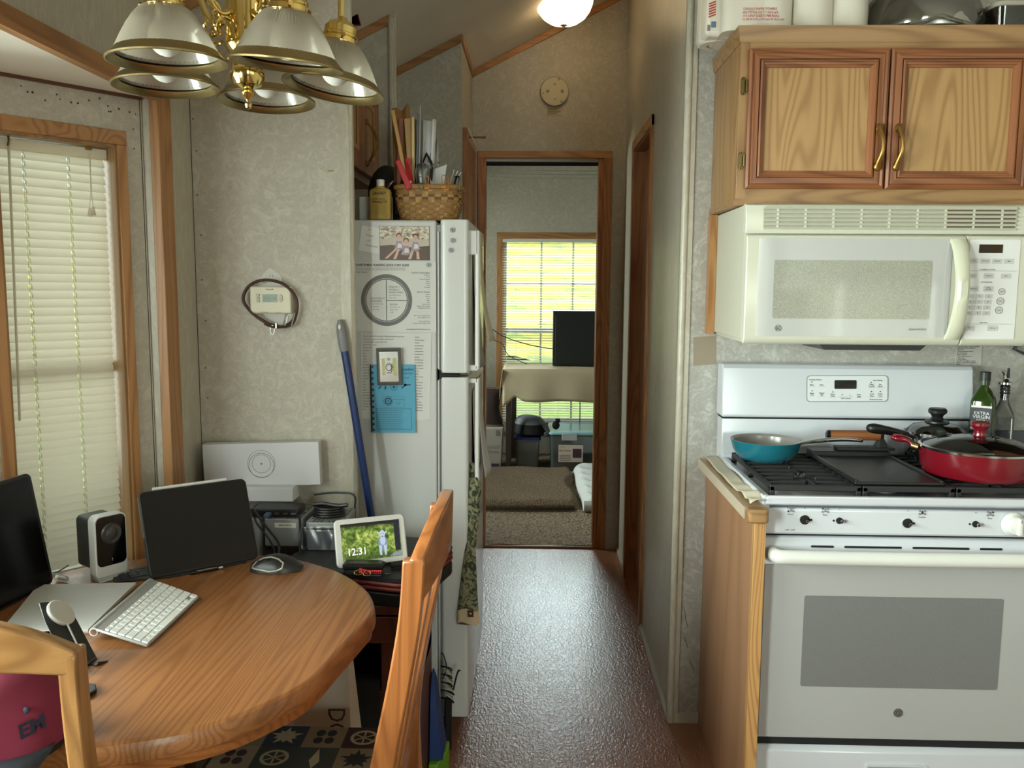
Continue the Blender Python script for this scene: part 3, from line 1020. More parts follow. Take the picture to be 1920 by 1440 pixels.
# ---- things on top of the cabinet
rollwrap = mat('paper_towel_wrap', (214, 208, 196), 0.32)
red_ink = mat('red_ink', (178, 62, 48), 0.6)
pt = thing('paper_towel_pack', 'shrink wrapped pack of white paper towel rolls on the oak cabinet', 'paper towels', (0.70, 2.56, 2.155))
mb = MB().m(rollwrap)
rolls = [(0.515, 2.60), (0.640, 2.50), (0.752, 2.50), (0.852, 2.51)]
for (x, y) in rolls:
    mb.shell([(0.03, 2.157), (0.05, 2.157), (0.056, 2.162), (0.058, 2.18), (0.058, 2.40), (0.05, 2.425), (0.02, 2.425)], (x, y, 0), 28)
mb.prism(rrect(0.50, 0.64, 2.45, 2.65, 0.03), 'Z', 2.158, 2.42)
mb.box(0.56, 0.88, 2.50, 2.66, 2.16, 2.41)
part(pt, 'wrapped_rolls', mb)
mb = MB().m(red_ink)
for i, s_ in enumerate(('12 ROLLS PAPER TOWELS', '605 TOTAL SQ FT (56.2 m\u00b2)', '110 2-PLY SHEETS PER ROLL', '11 IN X 6 IN (27.9 cm X 15.2 cm)')):
    mb.text(s_, 0.0088, (0.55, 2.4406, 2.211 - i * 0.0091), bold=0.012, wide=0.92)
part(pt, 'lettering', mb, label='red lettering')
mb = MB().m(red_ink)
for i in range(8):
    mb.box(0.467, 0.490, 2.5195, 2.5205, 2.205 + i * 0.006, 2.2085 + i * 0.006)
for i in range(6):
    mb.prism([(0.4705, 2.207 + i * 0.007), (0.4895, 2.214 + i * 0.007), (0.4895, 2.218 + i * 0.007), (0.4705, 2.211 + i * 0.007)], 'Y', 2.503, 2.504)
part(pt, 'stripes', mb, label='red stripes')
mb = MB().m(rollwrap).prism([(0.462, 2.162), (0.545, 2.155), (0.545, 2.30), (0.465, 2.30)], 'Y', 2.505, 2.66)
part(pt, 'loose_wrap', mb, bevel=0.012)
mb = MB().m(mat('label_blue', (92, 112, 142), 0.6)).box(0.4785, 0.4915, 2.5030, 2.5045, 2.181, 2.197)
mb.m(mat('barcode_grey', (120, 118, 112), 0.7)).box(0.468, 0.4755, 2.5030, 2.5045, 2.172, 2.188)
part(pt, 'price_label', mb)
bag_film = thin_glass('clear_bag_film', (226, 224, 214), 0.3, 0.12)
bw = thing('mixing_bowl', 'steel mixing bowl upside down in a clear plastic bag on the cabinet', 'bowl', (1.075, 2.53, 2.155))
mb = MB().m(steel).lathe([(0.128, 2.160), (0.13, 2.164), (0.126, 2.20), (0.105, 2.245), (0.07, 2.275), (0.03, 2.285), (0.0, 2.286)], (1.085, 2.53, 0), 40)
part(bw, 'bowl', mb)
mb = MB()
rr = random.Random(5)
ringsz = [(0.105, 2.156), (0.148, 2.17), (0.156, 2.20), (0.138, 2.25), (0.10, 2.295), (0.05, 2.312), (0.01, 2.318)]
R_ = []
for r_, z in ringsz:
    R_.append([(1.07 + r_ * 1.05 * (1 + rr.uniform(-0.045, 0.045)) * cos(2 * pi * k / 40), 2.53 + r_ * 0.85 * (1 + rr.uniform(-0.04, 0.04)) * sin(2 * pi * k / 40), z) for k in range(40)])
mb.loft(R_, caps=False)
mb.tube(spline([(0.985, 2.405, 2.158), (1.03, 2.40, 2.168), (1.06, 2.395, 2.178), (1.10, 2.40, 2.170), (1.15, 2.405, 2.158)], 6), 0.006, 8)
part(bw, 'bag', mb, bag_film, label='crumpled clear bag')
fc = thing('storage_container', 'clear plastic food container on the cabinet beside the bagged bowl', 'container', (1.285, 2.52, 2.155))
tub = thin_glass('clear_tub', (206, 204, 196), 0.2, 0.1)
mb = MB().loft([[(x, y, 2.156) for x, y in rrect(1.235, 1.335, 2.44, 2.60, 0.02)], [(x, y, 2.215) for x, y in rrect(1.226, 1.345, 2.43, 2.61, 0.025)]])
part(fc, 'tub', mb, tub)
mb = MB().prism(rrect(1.222, 1.35, 2.425, 2.615, 0.025), 'Z', 2.215, 2.228)
part(fc, 'lid', mb, translucent('cloudy_lid', (190, 184, 168), 0.4, 0.3, 0.1), bevel=0.003)

# ---- microwave
cream = mat('cream_plastic', (196, 195, 180), 0.28)
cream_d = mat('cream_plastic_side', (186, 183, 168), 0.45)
mwglass = mat('white_glass', (176, 176, 175), 0.05, coat=0.6)
MX0, MX1, MF, MZ0, MZ1 = 0.556, 1.300, 2.33, 1.306, 1.682
mw = thing('microwave', 'cream over the range microwave under the oak wall cabinet', 'microwave', (0.925, 2.54, MZ0))
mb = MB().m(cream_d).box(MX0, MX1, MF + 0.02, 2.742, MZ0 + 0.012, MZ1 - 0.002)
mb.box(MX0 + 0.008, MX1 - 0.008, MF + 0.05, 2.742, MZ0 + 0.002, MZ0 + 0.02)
part(mw, 'body', mb, bevel=0.003)
mb = MB().m(cream).loft([[(MX0 - 0.002, MF + 0.03, 1.602), (MX0 - 0.002, MF + 0.004, 1.602), (MX0 - 0.002, MF, 1.612), (MX0 - 0.002, MF + 0.006, 1.676), (MX0 - 0.002, MF + 0.016, 1.682), (MX0 - 0.002, MF + 0.03, 1.682)],
        [(MX1 + 0.002, MF + 0.03, 1.602), (MX1 + 0.002, MF + 0.004, 1.602), (MX1 + 0.002, MF, 1.612), (MX1 + 0.002, MF + 0.006, 1.676), (MX1 + 0.002, MF + 0.016, 1.682), (MX1 + 0.002, MF + 0.03, 1.682)]])
gx0, gx1 = 0.601, 1.262
vt = part(mw, 'vent_grille', mb, bevel=0.002)
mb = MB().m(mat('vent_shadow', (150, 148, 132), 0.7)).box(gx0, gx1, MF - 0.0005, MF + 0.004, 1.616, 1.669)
mb.m(mat('vent_dust', (96, 84, 70), 0.9)).box(gx0 + (gx1 - gx0) * 0.72, gx1 - 0.002, MF - 0.001, MF + 0.003, 1.618, 1.667)
mb.m(cream)
for i in range(6):
    z = 1.614 + i * 0.0107
    mb.prism([(MF - 0.0065, z), (MF - 0.0005, z + 0.006), (MF + 0.001, z + 0.006), (MF - 0.005, z - 0.001)], 'X', gx0, gx1)
for k in range(9):
    x = gx0 + (gx1 - gx0) * (k + 0.5) / 9
    mb.box(x - 0.003, x + 0.003, MF - 0.002, MF + 0.001, 1.616, 1.669)
part(vt, 'louvre', mb)
# door with its white glass and perforated window
D0, D1 = MX0 - 0.002, 1.129
mb = MB().m(cream)
prof = [(MF + 0.02, 1.320), (MF - 0.004, 1.306), (MF - 0.014, 1.312), (MF - 0.02, 1.325), (MF - 0.02, 1.585), (MF - 0.014, 1.596), (MF - 0.004, 1.599), (MF + 0.02, 1.599)]
mb.prism(prof, 'X', D0, D1)
dr = part(mw, 'door', mb, bevel=0.003)
YD = MF - 0.0205
mb = MB().m(mwglass).prism(rrect(0.586, 1.092, 1.329, 1.589, 0.004), 'Y', YD - 0.0006, YD + 0.002)
part(dr, 'glass_panel', mb, label='glossy white glass')
mesh_m = mat('microwave_mesh', (150, 150, 140), 0.05, coat=0.8)
t = NT(mesh_m)
vo = t.n('ShaderNodeTexVoronoi', Scale=760.0)
t.l(t.coords((1, 1, 1)), vo.inputs['Vector'])
t.color(t.ramp(vo.outputs['Distance'], [(0.2, (100, 100, 88)), (0.55, (160, 160, 148))]))
mb = MB().m(mesh_m).prism(rrect(0.628, 1.042, 1.377, 1.532, 0.006), 'Y', YD - 0.0012, YD + 0.001)
part(dr, 'window', mb, label='grey perforated window')
def swirl_logo(x, y, z, r, mm):
    """a round two-letter script monogram"""
    b = MB().m(mm)
    b.ring([(x + r * cos(a), z + r * sin(a)) for a in [2 * pi * k / 28 for k in range(28)]], [(x + r * 0.86 * cos(a), z + r * 0.86 * sin(a)) for a in [2 * pi * k / 28 for k in range(28)]], 'Y', y - 0.0006, y)
    for k in range(4):
        a = pi / 4 + pi / 2 * k
        b.tube([(x + r * 0.80 * cos(a + s_ * 0.12) * (1 - 0.12 * s_), y - 0.0006, z + r * 0.80 * sin(a + s_ * 0.12)) for s_ in (-2, -1, 0, 1, 2)], r * 0.05, 5)
    # script letters
    def st(pts, w=0.075):
        b.tube([(x + p.x * r, y - 0.0006, z + p.y * r) for p in spline([Vector((a, c_, 0)) for a, c_ in pts], 5)], r * w, 5)
    st([(-0.10, 0.42), (-0.34, 0.48), (-0.50, 0.20), (-0.38, -0.02), (-0.16, 0.10), (-0.20, -0.20), (-0.40, -0.46), (-0.56, -0.30), (-0.30, -0.10), (-0.05, 0.02)])
    st([(0.50, 0.34), (0.36, 0.50), (0.16, 0.36), (0.22, 0.10), (0.40, 0.06), (0.12, -0.02), (0.06, -0.32), (0.28, -0.46), (0.52, -0.26)])
    return b
gx, gz = 0.645, 1.351
part(dr, 'emblem', swirl_logo(gx, YD - 0.0012, gz, 0.0088, grey_ink), label='round grey monogram')
mb = MB().m(grey_ink).text('Spacemaker', 0.0098, (0.99, YD - 0.0011, 1.351), bold=0.006, shear=0.15)
part(dr, 'lettering', mb)
mb = MB().m(mat('cream_handle', (194, 194, 174), 0.3))
hx = 1.105
hz0, hz1 = 1.324, 1.589
R_ = []
for i in range(17):
    u = i / 16
    z = hz0 + (hz1 - hz0) * u
    d_ = 0.006 + 0.036 * (sin(pi * u) ** 0.6)
    w = 0.021 - 0.0035 * sin(pi * u)
    xo = 0.004 * sin(pi * u)
    R_.append([(hx + xo + a, YD - d_ + b_, z) for a, b_ in ((-w, 0.012), (-w * 0.9, 0.002), (-w * 0.5, -0.003), (w * 0.5, -0.003), (w * 0.9, 0.002), (w, 0.012))])
mb.loft(R_)
part(dr, 'handle', mb)
# control panel
K0, K1 = D1 + 0.0015, MX1 + 0.002
mb = MB().m(cream).prism(prof, 'X', K0, K1)
cp = part(mw, 'control_panel', mb, bevel=0.003)
kx = lambda px, py: None
PX0, PX1, PZ0, PZ1 = 1.136, 1.262, 1.326, 1.588
pw, ph = PX1 - PX0, PZ1 - PZ0
PXr = K0 + 0.006
mb = MB().m(mat('keypad_white', (214, 214, 214), 0.25)).prism(rrect(PXr, PX1 + 0.006, PZ0, PZ1, 0.004), 'Y', YD - 0.0008, YD + 0.001)
part(cp, 'keypad', mb, label='pale grey keypad')
mb = MB().m(mat('display_amber', (44, 30, 8), 0.1)).box(1.161, 1.222, YD - 0.0016, YD, 1.553, 1.575)
part(cp, 'display', mb, label='dark amber display')
keyg = mat('key_grey', (186, 187, 188), 0.4)
def add_button(outline, x, z, s_, sz, ringed=0):
    kb_ = MB().m(keyg).prism(outline, 'Y', YD - 0.0018, YD)
    if ringed:
        kb_.m(grey_ink).ring(circ(x, z, ringed, 24), circ(x, z, ringed * 0.9, 24), 'Y', YD - 0.0021, YD - 0.001)
    kb_.m(ink)
    for i, l in enumerate(s_.split('|')):
        kb_.text(l, sz, (x, YD - 0.0022, z + (0.0022 if '|' in s_ else 0) - i * 0.0044), align='CENTER', bold=0.01)
    part(cp, 'button', kb_)
def key(px, py, w, h, s_, sz=0.0042):
    x = 2.31 * ((px - 960) / 1600.0) + KOX
    z = KOZ(py)
    add_button(rrect(x - w / 2, x + w / 2, z - h / 2, z + h / 2, 0.0022, 2), x, z, s_, sz)
kl = MB().m(ink)
_xa, _za, _zb = 1.186, 1.573, 1.32
KOX = _xa - 2.31 * ((1850 - 960) / 1600.0)
KOZ = lambda py: _za + (_zb - _za) * (py - 460) / 180.0
for i, s_ in enumerate(('CLOCK', 'ADD 30 SEC', 'REMINDER', 'TIMER')):
    key(1824 + 21 * i, 489 + 0.2 * i, 0.026, 0.0135, s_, 0.0032)
for i, s_ in enumerate(('POPCORN', 'BEVERAGE', 'REHEAT')):
    key(1822 + 31 * i, 517, 0.026, 0.0135, s_, 0.0032)
key(1827, 541, 0.026, 0.0135, 'TIME COOK', 0.0032)
key(1854, 541, 0.026, 0.0145, 'EXPRESS|AUTO/TIME', 0.0030)
for r_ in range(4):
    for q in range(3):
        s_ = ('1', '2', '3', '4', '5', '6', '7', '8', '9', 'POWER', '0', 'DEF')[r_ * 3 + q]
        key(1823 + q * 16.2 - r_ * 0.6, 555 + r_ * 10.6, 0.019, 0.0115, s_, 0.0062 if len(s_) == 1 else 0.0032)
for py, r_, s_ in ((546, 0.0088, 'DELAY'), (564, 0.0096, 'START'), (581, 0.0096, 'CLEAR')):
    x = 2.31 * ((1878.5 - (py - 546) * 0.08 - 960) / 1600.0) + KOX
    add_button(circ(x, KOZ(py), r_, 24), x, KOZ(py), s_, 0.0034, r_)
key(1825, 615, 0.027, 0.0155, 'SURFACE|LIGHT', 0.0032)
key(1866, 615, 0.027, 0.0155, 'VENT FAN', 0.0032)
x = 2.31 * ((1850 - 960) / 1600.0) + KOX
for py, s_ in ((505.5, 'CONVENIENCE COOKING'), (529, 'AUTO FUNCTIONS'), (605, 'SELECTIONS')):
    kl.text(s_, 0.0034, (x, YD - 0.0014, KOZ(py) + 0.0003), align='CENTER', bold=0.012)
kl.m(grey_ink)
for py in (507.5, 607):
    kl.box(PXr + 0.004, PX1, YD - 0.0013, YD - 0.001, KOZ(py) - 0.0004, KOZ(py) + 0.0002)
part(cp, 'lettering', kl)
mb = MB().m(black_plastic).prism([(0.772, 1.306), (0.787, 1.290), (1.046, 1.290), (1.064, 1.306)], 'Y', 2.36, 2.55)
part(mw, 'filter_grille', mb)
mb = MB().m(trim_v).box(MX0 - 0.022, MX0 - 0.001, 2.70, 2.742, 1.312, 1.681)
struct('trim_microwave', mb)

# ---- narrow base cabinet end and its worktop strip
b = thing('base_cabinet', 'narrow oak base cabinet end beside the white range', 'cabinet', (0.566, 2.44, 0))
cfy = 2.135
mb = MB().m(wood('oak_side_panel', (158, 117, 87), (138, 100, 72), 'Z', 3, 4)).box(0.553, 0.569, cfy + 0.001, 2.742, 0, 0.876)
part(b, 'side_panel', mb, bevel=0.001)
mb = MB().m(wood('oak_stile', (190, 146, 92), (146, 98, 54), 'Z', 12, 9)).box(0.553, 0.5825, cfy - 0.02, cfy + 0.001, 0, 0.876)
part(b, 'stile', mb, bevel=0.001)
wt = thing('worktop', 'short oak edged worktop strip beside the white range', 'worktop', (0.56, 2.4, 0.877))
mb = MB().m(mat('laminate_tan', (176, 146, 112), 0.4)).box(0.531, 0.5825, 2.125, 2.742, 0.877, 0.907)
part(wt, 'top', mb, bevel=0.002)
mb = MB().m(oak_h).prism(rrect(0.529, 0.583, 2.088, 2.124, 0.012), 'Z', 0.874, 0.909)
part(wt, 'front_edge', mb, bevel=0.004)
mb = MB().m(mat('edge_band', (186, 170, 150), 0.45)).box(0.5275, 0.531, 2.125, 2.742, 0.877, 0.907)
part(wt, 'edge_band', mb)
mb = MB()
def cloth(u, v):
    y = 2.13 + 0.58 * v
    x = 0.543 + 0.038 * u + 0.006 * sin(9 * v) * (1 - v)
    z = 0.914 + 0.010 * u * (1 - 0.5 * v) + (0.007 * sin(v * 38 + u * 3) * max(0, 1 - v * 2.2)) + 0.003 * sin(v * 15)
    return (x, y, max(z, 0.910))
mb.grid(cloth, 6, 60)
single('dish_cloth', mb, mat('gap_cloth', (188, 180, 160), 0.85), 'crumpled pale cloth strip stuffed between worktop and range', 'cloth', solid=0.002)

# ---- the range
SX0, SX1, SF = 0.5855, 1.343, 2.17
st = thing('range', 'white gas range with black grates below the microwave', 'stove', ((SX0 + SX1) / 2, 2.42, 0))
mb = MB().m(enamel)
mb.box(SX0, SX1, SF + 0.03, 2.66, 0.03, 0.90)
mb.box(SX0 - 0.001, SX1 + 0.001, SF + 0.028, SF + 0.05, 0.03, 0.90)
part(st, 'body', mb, bevel=0.002)
# cooktop tray with raised rim
mb = MB().m(enamel)
z0 = 0.904
front = [(2.70, 0.86), (SF - 0.015, z0), (SF - 0.03, z0 + 0.008), (SF - 0.032, z0 + 0.03), (SF - 0.022, 0.926), (SF - 0.008, 0.930), (SF + 0.012, 0.925), (SF + 0.03, 0.918), (2.645, 0.918), (2.655, 0.936), (2.70, 0.94)]
mb.prism(front, 'X', SX0 + 0.001, SX1 - 0.001)
mb.box(SX0 - 0.004, SX0 + 0.016, SF - 0.012, 2.70, 0.895, 0.929).box(SX1 - 0.016, SX1 + 0.004, SF - 0.012, 2.70, 0.895, 0.929)
part(st, 'cooktop', mb, bevel=0.006, seg=3)
# control panel
mb = MB().m(enamel)
cz1, cz0 = z0 - 0.006, 0.83
mb.prism([(SF + 0.03, cz0), (SF - 0.016, cz0), (SF - 0.020, cz0 + 0.006), (SF - 0.018, cz1 - 0.004), (SF - 0.014, cz1), (SF + 0.03, cz1)], 'X', SX0 - 0.004, SX1 + 0.004)
cp = part(st, 'control_panel', mb, bevel=0.003)
YC = SF - 0.0195
def onpanel(px, py):
    return (KPX(px), KPZ(px, py))
_x0, _x1 = 0.623, 1.16
KPX = lambda px: _x0 + (_x1 - _x0) * (px - 1460) / 400.0
_z0, _z1, _zr = 0.896, 0.84, 0.903
KPZ = lambda px, py: _z0 + (_z1 - _z0) * (py - 955) / 40.0 + (_zr - _z0) * (px - 1460) / 400.0
for px, py, r_ in ((1509.5, 975, 0.0125), (1574.5, 976.5, 0.0085), (1703, 981, 0.0125), (1830, 982.5, 0.0085)):
    x, z = onpanel(px, py)
    sh = MB()
    sh.m(black_matte).prism(circ(x, z, r_, 20), 'Y', YC - 0.0008, YC + 0.002)
    if r_ > 0.01:
        sh.box(x, x + r_ * 1.45, YC - 0.0008, YC + 0.002, z - 0.0026, z + 0.0026)
        sh.m(mat('worn_ring', (206, 202, 196), 0.5)).ring(circ(x - 0.002, z - 0.001, r_ * 1.25), circ(x - 0.002, z - 0.001, r_ * 1.02), 'Y', YC - 0.0004, YC + 0.001)
    else:
        sh.prism(circ(x - 0.0145, z, 0.0026, 12), 'Y', YC - 0.0008, YC + 0.002)
    sh.m(chrome).cyl((x + 0.002, YC, z), (x + 0.002, YC - 0.014, z), 0.0042, 0.0040, 14)
    sh.m(black_matte).cyl((x + 0.002, YC - 0.0138, z), (x + 0.002, YC - 0.0145, z), 0.0026, None, 12)
    if r_ < 0.01:
        sh.m(chrome).cyl((x + 0.0125, YC, z), (x + 0.0125, YC - 0.006, z), 0.0042, 0.0038, 14)
    part(cp, 'valve_stem', sh)
kn = MB().m(white_plastic)
x, z = onpanel(1899, 982)
kn.tube([(x, YC, z), (x, YC - 0.006, z), (x, YC - 0.012, z), (x, YC - 0.026, z), (x, YC - 0.028, z)], [0.031, 0.031, 0.0255, 0.023, 0.02], 32)
kn.box(x - 0.004, x + 0.007, YC - 0.038, YC - 0.02, z - 0.022, z + 0.022)
kb = part(cp, 'knob', kn, bevel=0.003)
part(kb, 'pointer', MB().m(grey_ink).box(x + 0.0005, x + 0.0025, YC - 0.0386, YC - 0.037, z + 0.012, z + 0.020))
pr = MB().m(ink)
def burner_icon(px, py, on, word):
    pr = MB().m(ink)
    x, z = onpanel(px, py)
    for i, (dx, dz) in enumerate(((-0.0065, 0.004), (-0.0065, -0.004), (0, 0), (0.0065, 0.004), (0.0065, -0.004))):
        r_ = 0.0024
        o_ = circ(x + dx, z + dz, r_, 12, r_ * (1.9 if i == 2 else 1))
        if i == on:
            pr.prism(o_, 'Y', YC - 0.0012, YC - 0.0004)
        else:
            pr.ring(o_, circ(x + dx, z + dz, r_ * 0.7, 12, r_ * 0.7 * (1.9 if i == 2 else 1)), 'Y', YC - 0.0012, YC - 0.0004)
    pr.text(word, 0.0065, (x, YC - 0.0012, z - 0.0118), align='CENTER')
    part(cp, 'burner_symbol', pr)
for px, py, on, wd in ((1482, 956, 1, 'Front'), (1547, 957, 0, 'Rear'), (1729, 961, 2, 'Center'), (1856, 963, 3, 'Rear'), (1925, 965, 4, 'Front')):
    burner_icon(px, py, on, wd)
for px, py in ((1508, 953), (1574, 955), (1702, 958), (1829, 961), (1894, 962)):
    x, z = onpanel(px, py)
    pr.prism(circ(x, z, 0.0012, 8), 'Y', YC - 0.001, YC)
x, z = onpanel(1482, 994)
pr.text('OFF  LITE', 0.006, (x, YC - 0.0012, z), align='CENTER')
part(cp, 'lettering', pr)
# oven door
OD = 2.155
oz1, oz0 = 0.823, 0.276
mb = MB().m(enamel)
mb.prism([(OD + 0.03, oz0), (OD + 0.002, oz0), (OD, oz0 + 0.004), (OD, oz1 - 0.022), (OD + 0.012, oz1 - 0.004), (OD + 0.03, oz1)], 'X', SX0 - 0.002, SX1 + 0.002)
od = part(st, 'oven_door', mb, bevel=0.004)
mb = MB().m(mat('oven_glass_white', (166, 166, 166), 0.14, coat=0.4)).box(SX0 + 0.008, SX1 - 0.008, OD - 0.003, OD, oz0 + 0.006, 0.75)
part(od, 'glass_panel', mb, bevel=0.001)
def dots(name, hole, gap):
    m = mat(name, gap, 0.22, coat=0.2)
    t = NT(m)
    vx = t.coords((1, 1, 1), rot=(0, radians(30), 0))
    sp = t.n('ShaderNodeSeparateXYZ'); t.l(vx, sp.inputs[0])
    k = 2 * pi / 0.0027
    a = t.math('SINE', t.math('MULTIPLY', sp.outputs[0], k)); b_ = t.math('SINE', t.math('MULTIPLY', sp.outputs[2], k))
    t.color(t.mix(gap, hole, t.ramp(t.math('MULTIPLY', a, b_), [(0.02, (0, 0, 0)), (0.12, (255, 255, 255))])))
    return m
mb = MB().m(dots('oven_window_dots', (66, 68, 68), (138, 139, 139))).prism(rrect(0.698, 1.205, 0.422, 0.668, 0.006), 'Y', OD - 0.0042, OD - 0.001)
part(od, 'window', mb, label='grey dotted window')
ex, ez = 0.955, 0.354
mb = MB().m(steel).prism(circ(ex, ez, 0.0118, 28), 'Y', OD - 0.0046, OD - 0.002)
em = part(od, 'badge', mb)
part(em, 'emblem', swirl_logo(ex, OD - 0.0046, ez, 0.0112, mat('badge_dark', (84, 86, 88), 0.5)))
zs = 0.798
for a, b_ in ((0.709, 0.768), (0.794, 0.94), (0.967, 1.111), (1.137, 1.194)):
    sl = MB().m(black_matte)
    sl.prism(rrect(a, b_, zs - 0.0028, zs + 0.0028, 0.0027, 3), 'Y', OD - 0.001, OD + 0.003)
    part(od, 'vent_slot', sl)
mb = MB().m(white_plastic)
hz = 0.782
pts = [(SX0 + 0.022, OD - 0.002, hz), (SX0 + 0.028, OD - 0.03, hz), (SX0 + 0.06, OD - 0.043, hz), (SX0 + 0.3, OD - 0.047, hz), (SX1 - 0.3, OD - 0.047, hz), (SX1 - 0.06, OD - 0.043, hz), (SX1 - 0.028, OD - 0.03, hz), (SX1 - 0.022, OD - 0.002, hz)]
mb.tube(spline(pts, 6), 0.0165, 16, flat=1.12)
part(od, 'handle', mb)
# drawer below
mb = MB().m(enamel)
dz1 = 0.241
mb.prism([(OD + 0.04, 0.05), (OD + 0.008, 0.05), (OD + 0.006, 0.06), (OD + 0.006, dz1 - 0.004), (OD + 0.02, dz1 + 0.008), (OD + 0.04, dz1 + 0.008)], 'X', SX0 + 0.002, SX1 - 0.002)
dw = part(st, 'drawer', mb, bevel=0.003)
px0, px1 = 0.881, 1.043
mb = MB().m(enamel).ring(rrect(px0, px1, 0.19, 0.206, 0.006, 3), rrect(px0 + 0.006, px1 - 0.006, 0.195, 0.206 - 0.006, 0.004, 3), 'Y', OD + 0.001, OD + 0.008)
mb.m(mat('pull_recess', (150, 150, 152), 0.4)).box(px0 + 0.006, px1 - 0.006, OD + 0.0045, OD + 0.007, 0.195, 0.206 - 0.006)
part(dw, 'handle', mb)
part(st, 'toe_space', MB().m(black_matte).box(SX0 + 0.01, SX1 - 0.01, SF + 0.03, 2.6, 0, 0.05))
part(st, 'recess_shade', MB().m(black_matte).box(SX0 + 0.004, SX1 - 0.004, SF + 0.005, SF + 0.03, oz1 - 0.004, cz0 + 0.004))  # black strip painting the shade in the gap above the oven door
part(st, 'recess_shade', MB().m(black_matte).box(SX0 + 0.004, SX1 - 0.004, SF + 0.005, SF + 0.03, dz1, oz0 + 0.004))  # black strip painting the shade in the gap above the drawer
# backguard
bx0_, bx1_ = 0.58, 1.351
bz1_, bz0_ = 1.22, 1.056
mb = MB().m(enamel)
mb.prism([(2.742, bz0_), (2.655, bz0_), (2.65, bz0_ + 0.006), (2.668, bz1_ - 0.012), (2.68, bz1_), (2.742, bz1_)], 'X', bx0_, bx1_)
bg = part(st, 'backguard', mb, bevel=0.008, seg=3)
mb = MB().m(enamel).prism([(2.742, 0.90), (2.655, 0.93), (2.672, bz0_ - 0.006), (2.742, bz0_ - 0.006)], 'X', bx0_ + 0.004, bx1_ - 0.004)
mb.m(black_matte).box(bx0_ + 0.003, bx1_ - 0.003, 2.668, 2.73, bz0_ - 0.007, bz0_ + 0.002)
part(st, 'backguard_base', mb, bevel=0.002)
def bgp(px, py, lift=0.0012):
    """a point on the sloping face of the backguard"""
    x = BGX0 + (BGX1 - BGX0) * (px - 1520) / 140.0
    z = BGZ0 + (BGZ1 - BGZ0) * (py - 0.012 * (px - 1590) - 705) / 50.0
    u = (z - bz0_ - 0.006) / (bz1_ - bz0_ - 0.018)
    return (x, 2.65 + 0.018 * u - lift, z)
BGX0, BGX1 = 0.852, 1.081
BGZ0, BGZ1 = 1.188, 1.104
kp = MB().m(mat('panel_line', (140, 144, 150), 0.4))
o_ = [bgp(p[0], p[1], 0.0016) for p in rrect(1511.5, 1665, 704, 753, 7)]
i_ = [bgp(p[0], p[1], 0.0016) for p in rrect(1513, 1663.5, 705.5, 751.5, 6)]
n_ = len(o_)
kp.add(o_ + i_, [(k, (k + 1) % n_, n_ + (k + 1) % n_, n_ + k) for k in range(n_)])
kp.m(mat('panel_face', (216, 218, 220), 0.3)).poly([bgp(p[0], p[1], 0.0012) for p in rrect(1513, 1663.5, 705.5, 751.5, 6)])
kp.m(black_gloss).poly([bgp(p[0], p[1], 0.002) for p in rrect(1564, 1605.5, 713, 729, 2)])
kp.m(ink)
def bgt(s_, px, py, sz, al='CENTER'):
    kp.text(s_, sz, bgp(px, py, 0.0021), yd=(0, 0.17, 1), align=al, bold=0.012)
for s_, px, py, sz in (('Cooking Options', 1528, 712, 0.0056), ('Bake', 1521.5, 721.5, 0.0062), ('Start', 1540, 721.5, 0.0062), ('Broil', 1522, 737, 0.0062), ('Hi/Lo', 1522, 740, 0.004), ('Cancel', 1540, 736.5, 0.0058), ('Off', 1540, 740, 0.0058), ('Steam', 1561, 738.5, 0.0058), ('Clean', 1561, 741.8, 0.0058), ('+', 1578.5, 740, 0.010), ('-', 1593, 740, 0.012), ('Lock Controls', 1585.5, 746.5, 0.0052), ('Oven', 1610, 739.5, 0.0058), ('Light', 1610, 743, 0.0058), ('Oven Settings', 1645, 713.5, 0.0052), ('Timer', 1633.5, 721, 0.0058), ('On/Off', 1633.5, 724.4, 0.0058), ('Set', 1649.5, 721, 0.0058), ('Clock', 1649.5, 724.4, 0.0058), ('Cook', 1634, 738.5, 0.0058), ('Time', 1634, 742, 0.0058), ('Delay', 1650, 738.5, 0.0058), ('Time', 1650, 742, 0.0058), ('Automatic Oven', 1644, 748.6, 0.005)):
    bgt(s_, px, py, sz)
for px, py in ((1521.5, 716), (1522, 732.5), (1561, 734.5), (1633, 717.5), (1633.5, 734), (1650, 734), (1631.5, 748.6)):
    kp.poly([bgp(p[0], p[1], 0.0021) for p in circ(px, py, 1.1, 8)])
kp.m(mat('panel_line', (140, 144, 150), 0.4))
for a, b_, py in ((1516, 1527, 724.5), (1534, 1546, 724.5), (1516, 1527, 741.5), (1534, 1546, 742), (1555, 1567, 743.6), (1572, 1599, 743.6), (1604, 1616, 744.4), (1628, 1640, 726.4), (1644, 1656, 726.6), (1628, 1640, 743.6), (1644, 1656, 744)):
    kp.poly([bgp(a, py, 0.002), bgp(b_, py, 0.002), bgp(b_, py + 0.5, 0.002), bgp(a, py + 0.5, 0.002)])
part(bg, 'clock_panel', kp)

